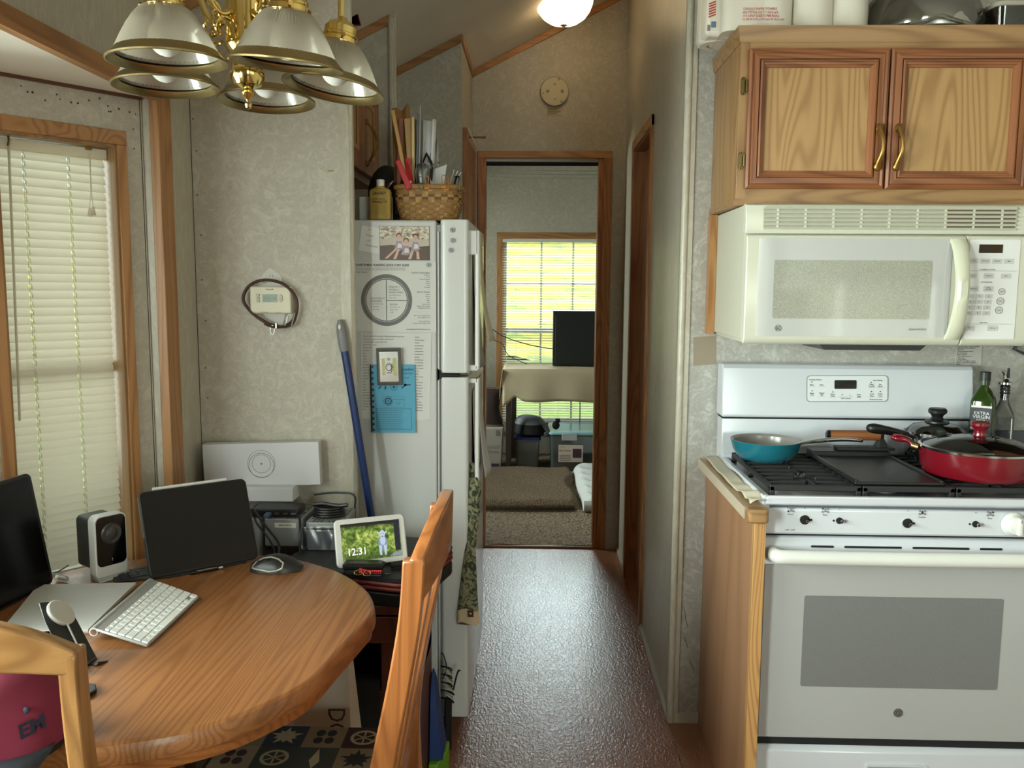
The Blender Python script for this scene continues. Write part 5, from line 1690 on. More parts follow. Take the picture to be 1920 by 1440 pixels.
# ---- smoke alarm base and its label on the hall end wall
sd = thing('smoke_alarm', 'round cream alarm mounting plate high on the hall end wall', 'alarm', (0.079, 4.648, 2.40))
sx, sz = 0.079, 2.473
crm = mat('aged_cream', (206, 196, 166), 0.5)
mb = MB().m(crm).tube([(sx, 4.648, sz), (sx, 4.632, sz), (sx, 4.629, sz)], [0.073, 0.073, 0.070], 40)
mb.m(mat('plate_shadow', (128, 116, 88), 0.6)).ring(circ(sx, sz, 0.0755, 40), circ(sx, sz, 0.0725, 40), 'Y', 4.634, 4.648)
pl_ = part(sd, 'plate', mb)
mb = MB().m(mat('slot_brown', (110, 96, 66), 0.7))
for dx, dz, r_ in ((0.0, 0.036, 0.005), (0.002, -0.04, 0.004), (-0.06, -0.01, 0.004), (0.022, 0.062, 0.006), (0.037, -0.052, 0.006)):
    mb.ring(circ(sx + dx, sz + dz, r_, 10), circ(sx + dx, sz + dz, r_ * 0.55, 10), 'Y', 4.6275, 4.6292)
for dx in (-0.036, 0.04):
    for k in range(5):
        a = 2 * pi * k / 5
        mb.tube([(sx + dx, 4.6282, sz), (sx + dx + 0.011 * cos(a), 4.6282, sz + 0.011 * sin(a))], 0.0018, 5)
part(pl_, 'keyhole', mb)
mb = MB().m(mat('alarm_label', (176, 166, 140), 0.7)).box(sx - 0.04, sx + 0.04, 4.647, 4.6495, sz - 0.118, sz - 0.074)
mb.m(mat('slot_brown', (110, 96, 66), 0.7))
for i in range(6):
    mb.box(sx - 0.035, sx + 0.033 - 0.01 * (i % 3), 4.6464, 4.647, sz - 0.083 - i * 0.0055, sz - 0.0805 - i * 0.0055)
part(sd, 'sticker', mb)

# ---- red pennant on the chandelier's far side, high by the ceiling
mb = MB().m(mat('red_cloth', (186, 32, 40), 0.7)).prism([(-0.678, 2.501), (-0.65, 2.394), (-0.691, 2.394)], 'Y', 3.2, 3.215)
mb.prism([(-0.678, 2.501), (-0.65, 2.394), (-0.691, 2.394)], 'Y', 3.2, 3.215)
single('pennant', mb, None, 'red triangular pennant high up behind the right chandelier shade', 'pennant', bevel=0.002)

# ================================================================= fridge
FX, FY0, FY1 = -0.21, 2.600, 3.335
fr = thing('refrigerator', 'white top freezer refrigerator covered with notes beside the hallway', 'refrigerator', (-0.58, 2.97, 0))
mb = MB().m(fridge_white).box(-0.985, -0.308, FY0 + 0.003, FY1, 0.06, 1.652)
mb.box(-0.985, -0.308, FY0 + 0.004, FY0 + 0.02, 1.64, 1.6535)
part(fr, 'body', mb, bevel=0.006, seg=3)
mb = MB().m(mat('gasket_grey', (150, 152, 150), 0.6)).box(-0.309, -0.296, FY0 + 0.012, FY1 - 0.012, 0.09, 1.64)
mb.m(fridge_white).box(-0.3045, -0.300, FY0 + 0.004, FY1, 0.09, 1.62)
part(fr, 'gasket', mb)
door_face = mat('fridge_door_gloss', (206, 207, 206), 0.2)
for nm, z0, z1 in (('freezer_door', 1.191, 1.656), ('fridge_door', 0.078, 1.178)):
    mb = MB().m(door_face).prism(rrect(-0.295, FX, FY0 - 0.002, FY1, 0.012, 4), 'Z', z0, z1)
    d_ = part(fr, nm, mb, bevel=0.004, seg=3)
    if nm == 'freezer_door':
        FZ = d_
    else:
        FD = d_
hnd = mat('handle_white', (218, 219, 218), 0.3)
def fhandle(parent, z0, z1, zblock0, zblock1):
    m_ = MB().m(hnd)
    m_.box(FX - 0.002, -0.182, 2.622, 2.668, zblock0, zblock1)
    m_.prism(rrect(-0.192, -0.1785, 2.622, 2.668, 0.005, 3), 'Z', z0, z1)
    part(parent, 'handle', m_, bevel=0.003)
fhandle(FZ, 1.20, 1.625, 1.552, 1.625)
fhandle(FD, 0.752, 1.172, 0.752, 0.835)
mb = MB().m(hnd).box(FX - 0.002, -0.182, 2.622, 2.668, 1.196, 1.214)
part(FZ, 'handle_foot', mb, bevel=0.003)
part(FD, 'handle_foot', MB().m(hnd).box(FX - 0.002, -0.182, 2.622, 2.668, 1.158, 1.172), bevel=0.003)
mb = MB().m(black_matte).prism([(-0.305, 1.205), (-0.297, 1.197), (-0.29, 1.200), (-0.284, 1.188), (-0.24, 1.186), (-0.24, 1.182), (-0.284, 1.180), (-0.29, 1.170), (-0.297, 1.174), (-0.305, 1.166)], 'Y', FY0 + 0.004, FY0 + 0.05)  # black shape painting the shade in the gap between the door corners
mb.m(chrome).box(-0.30, -0.215, FY0 + 0.05, FY1 - 0.02, 1.179, 1.188)
part(fr, 'hinge', mb, label='black shape for the dark gap between the doors')
part(fr, 'foot', MB().m(black_matte).box(-0.95, -0.31, FY0 + 0.03, FY1 - 0.03, 0.0, 0.06))
FS = FY0 + 0.0025        # the side that faces the table

def magnet(x, z, r_, y, lab, owner='coin_magnet'):
    m_ = MB().m(mat('coin_metal', (150, 152, 152), 0.35, 0.9)).cyl((x, y, z), (x, y - 0.004, z), r_, None, 20)
    m_.m(mat('coin_relief', (112, 114, 114), 0.4, 0.9)).ring(circ(x, z, r_ * 0.85, 18), circ(x, z, r_ * 0.75, 18), 'Y', y - 0.0046, y - 0.004).ball((x, y - 0.004, z), (r_ * 0.45, 0.0008, r_ * 0.5), 10, 6)
    return single('magnet', m_, None, lab, 'magnet', 'round coin magnets on the fridge')
MAGY = FY0 - 0.002
magnet(-0.258, 1.624, 0.0075, MAGY, 'round coin magnet on the freezer door edge, top of three')
magnet(-0.257, 1.593, 0.0075, MAGY, 'round coin magnet on the freezer door edge, middle of three')
magnet(-0.263, 1.564, 0.0075, MAGY, 'round coin magnet on the freezer door edge, lowest of three')

# meal guide
px0, px1, pz0, pz1 = -0.598, -0.309, 1.317, 1.528
mg = thing('meal_guide', 'printed meal planning guide with big round plate diagram on fridge side', 'poster', (-0.45, FS, pz0))
part(mg, 'sheet', MB().m(paper_white).box(px0, px1, FS - 0.0012, FS, pz0, pz1))
yt = FS - 0.0017
mb = MB().m(mat('guide_grey', (112, 114, 112), 0.8))
ccx, ccz, cR = -0.460, 1.4125, 0.0785
mb.ring(circ(ccx, ccz, cR, 56), circ(ccx, ccz, cR * 0.79, 56), 'Y', yt, yt + 0.0005)
mb.m(paper_white).ring(circ(ccx, ccz, cR * 0.845, 56), circ(ccx, ccz, cR * 0.832, 56), 'Y', yt - 0.0003, yt)
mb.m(mat('guide_line', (84, 84, 84), 0.8)).box(ccx - 0.0012, ccx + 0.0008, yt, yt + 0.0005, ccz - cR * 0.8, ccz + cR * 0.8).box(ccx, ccx + cR * 0.79, yt, yt + 0.0005, ccz - 0.0016, ccz + 0.0004)
part(mg, 'plate_diagram', mb)
mb = MB().m(mat('guide_text', (70, 72, 72), 0.8))
mb.text('DIABETES MEAL PLANNING QUICK START GUIDE', 0.0092, (-0.5535, yt, 1.5185), bold=0.022, wide=0.80)
mb.text('Meal prep is an easy way to put together a healthy and balanced meal. Start with', 0.0042, (-0.553, yt, 1.5095), wide=1.1)
mb.text('choices, and servings from the basic groups: starchy vegetables, whole grains and lean protein.', 0.0040, (-0.553, yt, 1.5045), wide=1.0)
mb.text('VEGETABLES', 0.0062, (-0.5535, yt, 1.4965))
mb.text('STARCHY VEGETABLES', 0.0062, (-0.327, yt, 1.4955), align='RIGHT', wide=0.9)
for i, s_ in enumerate(('Potatoes', 'Corn', 'Sweet Potatoes', 'Beans', 'Lentils', 'Peas', 'Parsnips')):
    mb.text(s_, 0.0052, (-0.327, yt, 1.4890 - i * 0.0061), align='RIGHT', wide=0.95)
mb.text('WHOLE GRAINS', 0.0060, (-0.327, yt, 1.4375), align='RIGHT', wide=0.9)
for i, s_ in enumerate(('Barley', 'Quinoa', 'Farro', 'Millet', 'Oats', 'Brown Rice', 'Whole Wheat Bread', 'Whole Grain Pasta')):
    mb.text(s_, 0.0050, (-0.327, yt, 1.4310 - i * 0.0060), align='RIGHT', wide=0.95)
for i, s_ in enumerate(('Talk to your dietitian about', "what's right for you.", '', 'General guidelines:', '1/2 cup, two servings per day')):
    mb.text(s_, 0.0048, (-0.327, yt, 1.3665 - i * 0.0058), align='RIGHT', wide=0.95)
mb.text('www.DiabetesWhatToKnow.com', 0.0056, (-0.327, yt, 1.3245), align='RIGHT', wide=0.95)
for i, (s_, sz) in enumerate((('NON-STARCHY', 0.0072), ('VEGETABLES', 0.0072), ('choose TWO servings', 0.0048), ('of 1 cup raw or', 0.0048), ('1/2 cup cooked', 0.0048))):
    mb.text(s_, sz, (-0.509, yt, 1.4175 - i * 0.0082), wide=0.86)
for i, (s_, sz) in enumerate((('STARCHY +', 0.0076), ('VEGGIES or', 0.0076), ('WHOLE GRAINS', 0.0070), ('choose ONE serving of', 0.0045), ('1/2 cup cooked', 0.0045))):
    mb.text(s_, sz, (-0.4535, yt, 1.4525 - i * 0.0082), wide=0.86)
for i, (s_, sz) in enumerate((('PROTEIN', 0.0068), ('3-4 oz of lean meat,', 0.0046), ('chicken, turkey', 0.0046), ('or fish', 0.0046))):
    mb.text(s_, sz, (-0.450, yt, 1.3995 - i * 0.0078), wide=0.86)
part(mg, 'lettering', mb)
magnet(-0.331, 1.52, 0.0072, FS - 0.0014, 'round coin magnet holding the meal planning guide')

# family snapshot: flat print of three children seated on a log
ph = thing('photo_print', 'colour snapshot of three children seated outdoors, stuck on the fridge side', 'photo', (-0.40, FS, 1.533))
qx0, qx1, qz0, qz1 = -0.4795, -0.3275, 1.5335, 1.6355
backm = mat('photo_background', (196, 184, 166), 0.3)
t = NT(backm)
t.color(t.mix((226, 214, 198), (112, 96, 78), t.ramp(t.noise(t.coords((1, 1, 1.6)), 70, 5, 0.7), [(0.42, (0, 0, 0)), (0.62, (255, 255, 255))])))
part(ph, 'print', MB().m(mat('photo_paper', (60, 52, 46), 0.3)).box(qx0, qx1, FS - 0.0014, FS, qz0, qz1).m(backm).box(qx0 + 0.0012, qx1 - 0.0012, FS - 0.0017, FS - 0.001, qz0 + 0.045, qz1 - 0.001))
W_, H_ = qx1 - qx0, qz1 - qz0
def Q(u, v):
    return (qx0 + u * W_, qz1 - v * H_)
def patch(mb, pts, lay):
    mb.prism([Q(a, b_) for a, b_ in pts], 'Y', FS - 0.0017 - 0.00025 * lay, FS - 0.0012)
mb = MB()
mb.m(mat('print_bark', (86, 66, 56), 0.4)); patch(mb, [(0.01, 0.58), (0.25, 0.55), (0.6, 0.66), (0.99, 0.60), (0.99, 0.99), (0.01, 0.99)], 1)
mb.m(mat('print_stone', (188, 174, 160), 0.4)); patch(mb, [(0.01, 0.40), (0.3, 0.30), (0.99, 0.42), (0.99, 0.58), (0.6, 0.62), (0.3, 0.54), (0.01, 0.58)], 1)
skin, dress, hair = mat('print_skin', (206, 164, 146), 0.4), mat('print_dress', (150, 134, 146), 0.4), mat('print_hair', (92, 66, 54), 0.4)
for (cx, cy, w_, legs) in ((0.39, 0.30, 0.10, [((0.34, 0.66), (0.13, 0.95)), ((0.38, 0.68), (0.30, 0.97))]), (0.53, 0.44, 0.10, [((0.50, 0.76), (0.45, 0.80))]), (0.72, 0.32, 0.11, [((0.66, 0.72), (0.60, 0.97)), ((0.76, 0.74), (0.77, 0.97))])):
    mb.m(dress); patch(mb, [(cx - 0.05, cy + 0.14), (cx + 0.05, cy + 0.14), (cx + 0.09, cy + 0.36), (cx + 0.02, cy + 0.42), (cx - 0.10, cy + 0.40)], 2)
    mb.m(mat('print_dress_light', (214, 204, 210), 0.4)); patch(mb, [(cx - 0.02, cy + 0.2), (cx + 0.05, cy + 0.22), (cx + 0.06, cy + 0.33), (cx - 0.04, cy + 0.35)], 3)
    mb.m(hair); patch(mb, [(cx + 0.058 * cos(2 * pi * k / 14), cy - 0.02 + 0.085 * sin(2 * pi * k / 14)) for k in range(14)], 2)
    mb.m(skin); patch(mb, [(cx + 0.042 * cos(2 * pi * k / 14), cy + 0.02 + 0.075 * sin(2 * pi * k / 14)) for k in range(14)], 3)
    mb.m(hair)
    for s_ in (-1, 1):
        patch(mb, [(cx + s_ * 0.017 + 0.006 * cos(k * pi / 3), cy + 0.015 + 0.008 * sin(k * pi / 3)) for k in range(6)], 4)
    patch(mb, [(cx - 0.014, cy + 0.056), (cx + 0.014, cy + 0.056), (cx, cy + 0.066)], 4)
    if cx > 0.7:
        for s_ in (-1, 1):
            patch(mb, [(cx + s_ * 0.055 + 0.022 * cos(k * pi / 4), cy - 0.07 + 0.03 * sin(k * pi / 4)) for k in range(8)], 2)
    mb.m(skin)
    for (a, b_), (c_, d_) in legs:
        patch(mb, [(a - 0.025, b_), (a + 0.025, b_), (c_ + 0.03, d_), (c_ - 0.03, d_)], 3)
part(ph, 'picture', mb)
nt_ = thing('note', 'small handwritten note partly behind the snapshot on the fridge side', 'note', (-0.52, FS, 1.555))
M_ = Matrix.Translation((-0.505, FS, 1.594)) @ Matrix.Rotation(radians(9), 4, 'Y')
mb = MB(M_).m(mat('note_paper', (222, 222, 220), 0.8)).box(-0.034, 0.034, -0.0010, 0, -0.038, 0.038)
pg = part(nt_, 'sheet', mb)
mb = MB(M_).m(grey_ink).text('2.3', 0.009, (-0.014, -0.0013, 0.030), shear=0.2).text('Tickets', 0.009, (-0.02, -0.0013, 0.012), shear=0.3).text('4.5', 0.009, (-0.012, -0.0013, -0.004), shear=0.2).text('Wednesday', 0.008, (-0.016, -0.0013, -0.018), shear=0.3)
part(pg, 'handwriting', mb)

# phone list below the guide
ls = thing('phone_list', 'long printed list sheet with curled bottom corners below the meal guide', 'paper', (-0.43, FS, 1.045))
def lsheet(u, v):
    x = -0.541 + 0.218 * u + (-0.006 + 0.0) * v * (u - 0.0)
    z = 1.313 - 0.268 * v - 0.002 * sin(3 * u)
    c_ = max(0, v - 0.9) * max(0, (abs(u - 0.5) - 0.35)) * 3.0
    return (x, FS - 0.0008 - 0.02 * c_ - 0.0006 * sin(6 * v), z + c_ * 0.06)
part(ls, 'sheet', MB().m(mat('list_paper', (208, 208, 206), 0.8)).grid(lsheet, 16, 24))
mb = MB().m(grey_ink)
rr = random.Random(11)
L_ = ('Electrician and general house service', 'Water, Fire and Utilities, Fort Wright', 'County offices, Mill - school, ext 205', 'Animal Control', 'Appliance repair', 'Auto Glass', 'Bank', 'Barber', 'Cable', 'Dentist')
for i in range(27):
    z = 1.302 - i * 0.0087
    if i < 3 or True:
        mb.text(L_[i % 10] + (' - ' + L_[(i * 3) % 10] if i < 4 else ''), 0.0046, (-0.533 - 0.0002 * i, FS - 0.0026, z), bold=0.015, wide=0.9)
    mb.text('555-%04d' % rr.randint(1000, 9999) + rr.choice((' Monday', ' Tuesday', ' Daily', '')), 0.0044, (-0.374 - 0.0002 * i, FS - 0.0026, z - 0.002), bold=0.015, wide=0.85)
part(ls, 'lettering', mb)
# blue spiral booklet
bk = thing('spiral_booklet', 'light blue comb bound booklet hanging on the fridge side', 'booklet', (-0.44, FS, 1.004))
bx_, bz_ = -0.5085, 1.0045
BM = Matrix.Translation((-0.441, 0, 1.11)) @ Matrix.Rotation(radians(-0.6), 4, 'Y') @ Matrix.Translation((0.441, 0, -1.11))
blu = mat('booklet_blue', (88, 158, 188), 0.7)
mb = MB(BM).m(blu).box(bx_, -0.3735, FS - 0.0085, FS - 0.003, bz_, 1.2155)
cv = part(bk, 'cover', mb)
mb = MB(BM).m(mat('comb_navy', (22, 34, 52), 0.5)).tube([(bx_, FS - 0.006, bz_ + 0.002), (bx_, FS - 0.006, 1.2145)], 0.0035, 8)
for i in range(12):
    z = bz_ + 0.009 + i * 0.0178
    mb.box(bx_, bx_ + 0.008, FS - 0.0092, FS - 0.008, z - 0.0035, z + 0.0035)
part(bk, 'comb_binding', mb)
yb = FS - 0.0089
bi = mat('booklet_ink', (34, 74, 100), 0.7)
mb = MB(BM).m(bi).text('Loaders', 0.0115, (-0.4135, yb, 1.2015), bold=0.02).text("Handgun-Guides", 0.0072, (-0.4135, yb, 1.1895), bold=0.012, wide=0.72).text('R I F L E', 0.0062, (-0.4135, yb, 1.1755), bold=0.03)
mb.prism([(-0.416, 1.145), (-0.410, 1.150), (-0.404, 1.156), (-0.386, 1.156), (-0.386, 1.153), (-0.403, 1.151), (-0.406, 1.148), (-0.413, 1.142)], 'Y', yb, yb + 0.0004).prism(circ(-0.4035, 1.1535, 0.0042, 12), 'Y', yb, yb + 0.0004)
mb.prism([(-0.487, 1.143), (-0.482, 1.149), (-0.478, 1.151), (-0.476, 1.148), (-0.481, 1.144), (-0.485, 1.139)], 'Y', yb, yb + 0.0004).prism([(-0.466, 1.151), (-0.462, 1.150), (-0.463, 1.139), (-0.468, 1.140)], 'Y', yb, yb + 0.0004)
for x, r_ in ((-0.4385, 0.0105),):
    mb.ring(circ(x, 1.147, r_, 24), circ(x, 1.147, r_ * 0.85, 24), 'Y', yb, yb + 0.0004).prism(circ(x, 1.147, r_ * 0.4, 16), 'Y', yb, yb + 0.0004)
mb.ring(circ(-0.4565, 1.103, 0.0145, 28), circ(-0.4565, 1.103, 0.0135, 28), 'Y', yb, yb + 0.0004).ring(circ(-0.4565, 1.103, 0.0110, 28), circ(-0.4565, 1.103, 0.0068, 28), 'Y', yb, yb + 0.0004).prism(circ(-0.4565, 1.103, 0.0026, 12), 'Y', yb, yb + 0.0004)
mb.ring(rect(-0.474, -0.407, 1.0845, 1.1185), rect(-0.4735, -0.4075, 1.085, 1.118), 'Y', yb, yb + 0.0003)
mb.text('Hand Loader', 0.0062, (-0.4385, yb, 1.1085)).text('ammunition', 0.0042, (-0.436, yb, 1.098)).text('guide', 0.0042, (-0.43, yb, 1.094))
mb.ring(rect(-0.494, -0.386, 1.0145, 1.0805), rect(-0.493, -0.387, 1.0155, 1.0795), 'Y', yb, yb + 0.0003)
for i in range(9):
    mb.text(('Compiled for the careful and experienced', 'sportsman by the members of the club and', 'checked against the printed tables for all', 'of the calibers and the powders listed in')[i % 4], 0.0046, (-0.4905, yb, 1.0745 - i * 0.0069), wide=1.0)
part(bk, 'lettering', mb)
# silver framed dial
td = thing('timer_plate', 'grey framed silver plate with a round dial clipped over the blue booklet', 'timer', (-0.452, FS, 1.152))
TM = Matrix.Translation((-0.4515, 0, 1.2105)) @ Matrix.Rotation(radians(-1.5), 4, 'Y')
frg = mat('pewter_grey', (122, 120, 116), 0.4, 0.5)
mb = MB(TM).m(frg)
o_ = rect(-0.0375, 0.0375, -0.057, 0.057); i_ = rect(-0.0285, 0.0285, -0.046, 0.046)
o2 = rect(-0.0365, 0.0365, -0.056, 0.056)
def ring2(mb, a, ya, b_, yb_):
    n = len(a)
    mb.add([(p[0], ya, p[1]) for p in a] + [(p[0], yb_, p[1]) for p in b_], [(k, (k + 1) % n, n + (k + 1) % n, n + k) for k in range(n)])
ring2(mb, o_, FS - 0.009, o_, FS - 0.018); ring2(mb, o_, FS - 0.018, rect(-0.033, 0.033, -0.051, 0.051), FS - 0.023); ring2(mb, rect(-0.033, 0.033, -0.051, 0.051), FS - 0.023, i_, FS - 0.019)
mb.box(-0.037, 0.037, FS - 0.017, FS - 0.009, -0.0565, 0.0565)
part(td, 'frame', mb)
mb = MB(TM).m(mat('silver_foil', (196, 196, 194), 0.22, 0.85)).box(-0.0285, 0.0285, FS - 0.0195, FS - 0.016, -0.046, 0.046)
fc_ = part(td, 'face', mb)
mb = MB(TM).m(mat('ivory_strip', (196, 184, 142), 0.5)).box(-0.0215, -0.0115, FS - 0.0202, FS - 0.019, -0.026, 0.026).m(mat('lime_strip', (178, 178, 108), 0.5)).box(0.0125, 0.0225, FS - 0.0202, FS - 0.019, -0.026, 0.026)
part(fc_, 'strip', mb)
mb = MB(TM).m(ink).ring(circ(0.0, -0.002, 0.0105, 24), circ(0.0, -0.002, 0.0088, 24), 'Y', FS - 0.0205, FS - 0.019)
for k in range(7):
    a = radians(105 - k * 27)
    mb.prism(circ(0.0135 * cos(a), -0.002 + 0.0135 * sin(a), 0.0012 + 0.00012 * k, 8), 'Y', FS - 0.0205, FS - 0.019)
mb.ring(circ(0, 0.021, 0.003, 12), circ(0, 0.021, 0.002, 12), 'Y', FS - 0.0205, FS - 0.019)
for k in range(5):
    a = radians(30 + 30 * k)
    mb.tube([(0.004 * cos(a), FS - 0.02, 0.021 + 0.004 * sin(a)), (0.007 * cos(a), FS - 0.02, 0.021 + 0.007 * sin(a))], 0.0005, 4)
mb.text('OFF-ON', 0.0042, (0.0, FS - 0.0205, -0.019), align='CENTER', bold=0.02)
part(fc_, 'dial_marks', mb)
part(td, 'knob', MB(TM).m(mat('dial_white', (206, 204, 200), 0.4)).cyl((0, FS - 0.019, -0.002), (0, FS - 0.024, -0.002), 0.0075, None, 20))

# ---- papers on the front of the fridge
pfm = mat('curled_paper', (206, 204, 206), 0.8)
def fpaper(name, y0, y1, z0, z1, curl, label, col=pfm, cat='paper', ph_=0.0):
    def fn(u, v):
        b_ = curl * (v ** 2) * (0.6 + 0.4 * sin(pi * u + ph_))
        return (FX + 0.003 + b_ + 0.002 * sin(5 * u + 3 * v), y0 + (y1 - y0) * u, z1 + (z0 - z1) * v)
    single(name, MB().m(col).grid(fn, 10, 14), None, label, cat, 'papers on the front of the fridge doors', solid=0.0008)
fpaper('wall_calendar', 2.76, 3.0, 1.19, 1.56, 0.030, 'grey calendar sheets hanging on the freezer door behind its handle', mat('calendar_grey', (150, 150, 148), 0.7), 'calendar')
fpaper('paper_sheet', 3.02, 3.24, 1.26, 1.60, 0.055, 'curled pale sheet on the freezer door near its far edge', mat('ivory_sheet', (222, 214, 190), 0.7))
fpaper('paper_sheet', 2.74, 2.95, 0.66, 1.12, 0.022, 'crumpled stack of papers on the lower door behind its handle', mat('mauve_sheet', (176, 168, 172), 0.7), 'paper', 1.0)
fpaper('paper_sheet', 2.97, 3.19, 0.78, 1.13, 0.045, 'long white sheet curling off the lower fridge door', mat('white_sheet', (216, 212, 212), 0.7))
fpaper('paper_sheet', 3.05, 3.2, 1.60, 1.648, 0.004, 'small cream note at the top of the freezer door', mat('ivory_sheet', (222, 214, 190), 0.7))

# ---- dish towel tied to the lower handle
tw = thing('dish_towel', 'cream tea towel with dark green print tied to the fridge handle', 'towel', (-0.21, 2.60, 0.38))
tm = mat('towel_print', (196, 178, 146), 0.9)
t = NT(tm)
n1 = t.noise(t.coords(), 34, 4, 0.6, 2.0)
t.color(t.mix((50, 60, 42), (140, 138, 108), t.ramp(n1, [(0.44, (0, 0, 0)), (0.56, (255, 255, 255))])))
plain = mat('towel_cream', (202, 184, 152), 0.9)
rows = [(0.90, -0.196, 0.020, 2.645), (0.865, -0.198, 0.017, 2.635), (0.84, -0.198, 0.012, 2.622), (0.80, -0.196, 0.020, 2.615), (0.72, -0.200, 0.020, 2.612), (0.665, -0.200, 0.016, 2.606), (0.635, -0.203, 0.017, 2.598), (0.57, -0.204, 0.023, 2.590), (0.50, -0.205, 0.028, 2.586), (0.44, -0.207, 0.032, 2.584), (0.405, -0.209, 0.034, 2.583)]
def tring(z, x, w_, y, k):
    out = []
    for j in range(20):
        a = 2 * pi * j / 20
        out.append((x + w_ * cos(a) * (1 + 0.10 * sin(3 * a + k)), y + 0.010 * sin(a) * (1 + 0.3 * cos(4 * a + 2 * k)), z + 0.006 * sin(2 * a + k)))
    return out
mb = MB().m(tm).loft([tring(z, x, w_, y, i * 0.6) for i, (z, x, w_, y) in enumerate(rows[:-1])])
part(tw, 'printed_cloth', mb)
R_ = [tring(z, x, w_ * 1.01, y, i * 0.6) for i, (z, x, w_, y) in list(enumerate(rows))[-2:]]
mb = MB().m(plain).loft([tring(0.445, -0.207, 0.0325, 2.584, 5.4), tring(0.40, -0.208, 0.034, 2.583, 6.0)])
mb.m(mat('towel_maroon', (84, 42, 34), 0.9)).box(-0.209, -0.191, 2.5705, 2.574, 0.425, 0.447)
mb.m(mat('towel_star', (190, 190, 160), 0.9)).prism([(-0.200 + (0.005 if k % 2 == 0 else 0.0022) * cos(pi / 2 + pi * k / 5), 0.4365 + (0.005 if k % 2 == 0 else 0.0022) * sin(pi / 2 + pi * k / 5)) for k in range(10)], 'Y', 2.5695, 2.571)
part(tw, 'hem', mb, label='cream hem with small star patch')
mb = MB().m(plain).loft([[(-0.212, 2.603, 0.66), (-0.204, 2.600, 0.66), (-0.204, 2.604, 0.66)], [(-0.232, 2.594, 0.52), (-0.214, 2.592, 0.52), (-0.214, 2.597, 0.52)], [(-0.249, 2.592, 0.418), (-0.218, 2.590, 0.41), (-0.218, 2.595, 0.41)]])
part(tw, 'folded_edge', mb)
mb = MB().m(tm).tube(spline([(-0.19, 2.618, 0.86), (-0.178, 2.612, 0.83), (-0.184, 2.608, 0.785), (-0.178, 2.61, 0.75)], 4), [0.009, 0.010, 0.011, 0.012, 0.013, 0.014, 0.014, 0.014, 0.013, 0.012, 0.011, 0.010, 0.008], 8, flat=0.5)
part(tw, 'knot_end', mb)

# ---- over the fridge: cabinet, bottle, basket and clutter
oc = thing('wall_cabinet', 'oak wall cabinet above the refrigerator with twisted brass pull', 'cabinet', (-0.78, 2.95, 1.80))
part(oc, 'body', MB().m(red_v).box(-0.995, -0.590, 2.562, 3.12, 1.80, 2.15), bevel=0.002)
for y0, y1 in ((2.575, 2.838), (2.846, 3.11)):
    mb = MB().m(red_v)
    o_ = rect(y0, y1, 1.825, 2.13); i_ = rect(y0 + 0.06, y1 - 0.06, 1.885, 2.07)
    mb.ring(o_, i_, 'X', -0.589, -0.571)
    mb.m(trim_v).ring(rect(y0 + 0.055, y1 - 0.055, 1.88, 2.075), rect(y0 + 0.075, y1 - 0.075, 1.90, 2.055), 'X', -0.578, -0.574)
    d_ = part(oc, 'door', mb, bevel=0.003)
    part(d_, 'panel', MB().m(oak_v).box(-0.584, -0.579, y0 + 0.06, y1 - 0.06, 1.885, 2.07))
hh = MB().m(brass_dull)
for k in range(5):
    a0 = 2 * pi * k / 5
    hh.tube(spline([(-0.568 + 0.030 * sin(pi * u) + 0.006 * sin(pi * u) * cos(a0 + u * 1.5), 2.882 + 0.006 * sin(pi * u) * sin(a0 + u * 1.5), 1.858 + 0.135 * u) for u in [i / 8 for i in range(9)]], 3), 0.0023, 6)
hh.ball((-0.568, 2.882, 1.858), (0.005, 0.008, 0.010), 10, 8).ball((-0.568, 2.882, 1.993), (0.005, 0.008, 0.010), 10, 8)
part(oc, 'handle', hh, label='twisted brass pull')

FT = 1.656
ob = thing('honing_oil_bottle', 'yellow honing oil bottle with white cap on top of the refrigerator', 'bottle', (-0.489, 2.665, FT))
oxl, oxr = -0.52, -0.453
ozt = 1.754
amber = mat('oil_yellow', (158, 132, 66), 0.2, coat=0.3)
ocx = (oxl + oxr) / 2
hw_ = (oxr - oxl) / 2
mb = MB().m(amber).loft([[(x, y, z) for x, y in rrect(ocx - w_, ocx + w_, 2.665 - d_, 2.665 + d_, 0.009 if w_ > 0.015 else 0.006, 4)] for z, w_, d_ in ((FT + 0.001, hw_ - 0.003, 0.017), (FT + 0.004, hw_, 0.020), (ozt - 0.012, hw_, 0.020), (ozt - 0.004, hw_ - 0.004, 0.017), (ozt, hw_ - 0.014, 0.012), (ozt + 0.006, 0.0115, 0.0115))])
part(ob, 'body', mb)
mb = MB().m(white_plastic).lathe([(0.0125, ozt + 0.005), (0.0125, ozt + 0.024), (0.011, ozt + 0.026), (0, ozt + 0.026)], (ocx, 2.665, 0), 20)
part(ob, 'cap', mb)
mb = MB().m(mat('bottle_print', (36, 34, 24), 0.6))
mb.text('LANSKY', 0.0125, (ocx, 2.6446, ozt - 0.017), align='CENTER', bold=0.03, wide=0.92).text("Nathan's Natural", 0.0058, (ocx - 0.0235, 2.6446, ozt - 0.034), bold=0.02).text('Honing Oil', 0.0104, (ocx, 2.6446, ozt - 0.0425), align='CENTER', bold=0.02, wide=0.96)
mb.m(mat('bottle_print_pale', (112, 96, 48), 0.6))
for i in range(5):
    mb.text('For use with all honing stones and sharpeners', 0.0036, (ocx, 2.6446, ozt - 0.055 - i * 0.0062), align='CENTER', wide=0.55)
part(ob, 'lettering', mb)

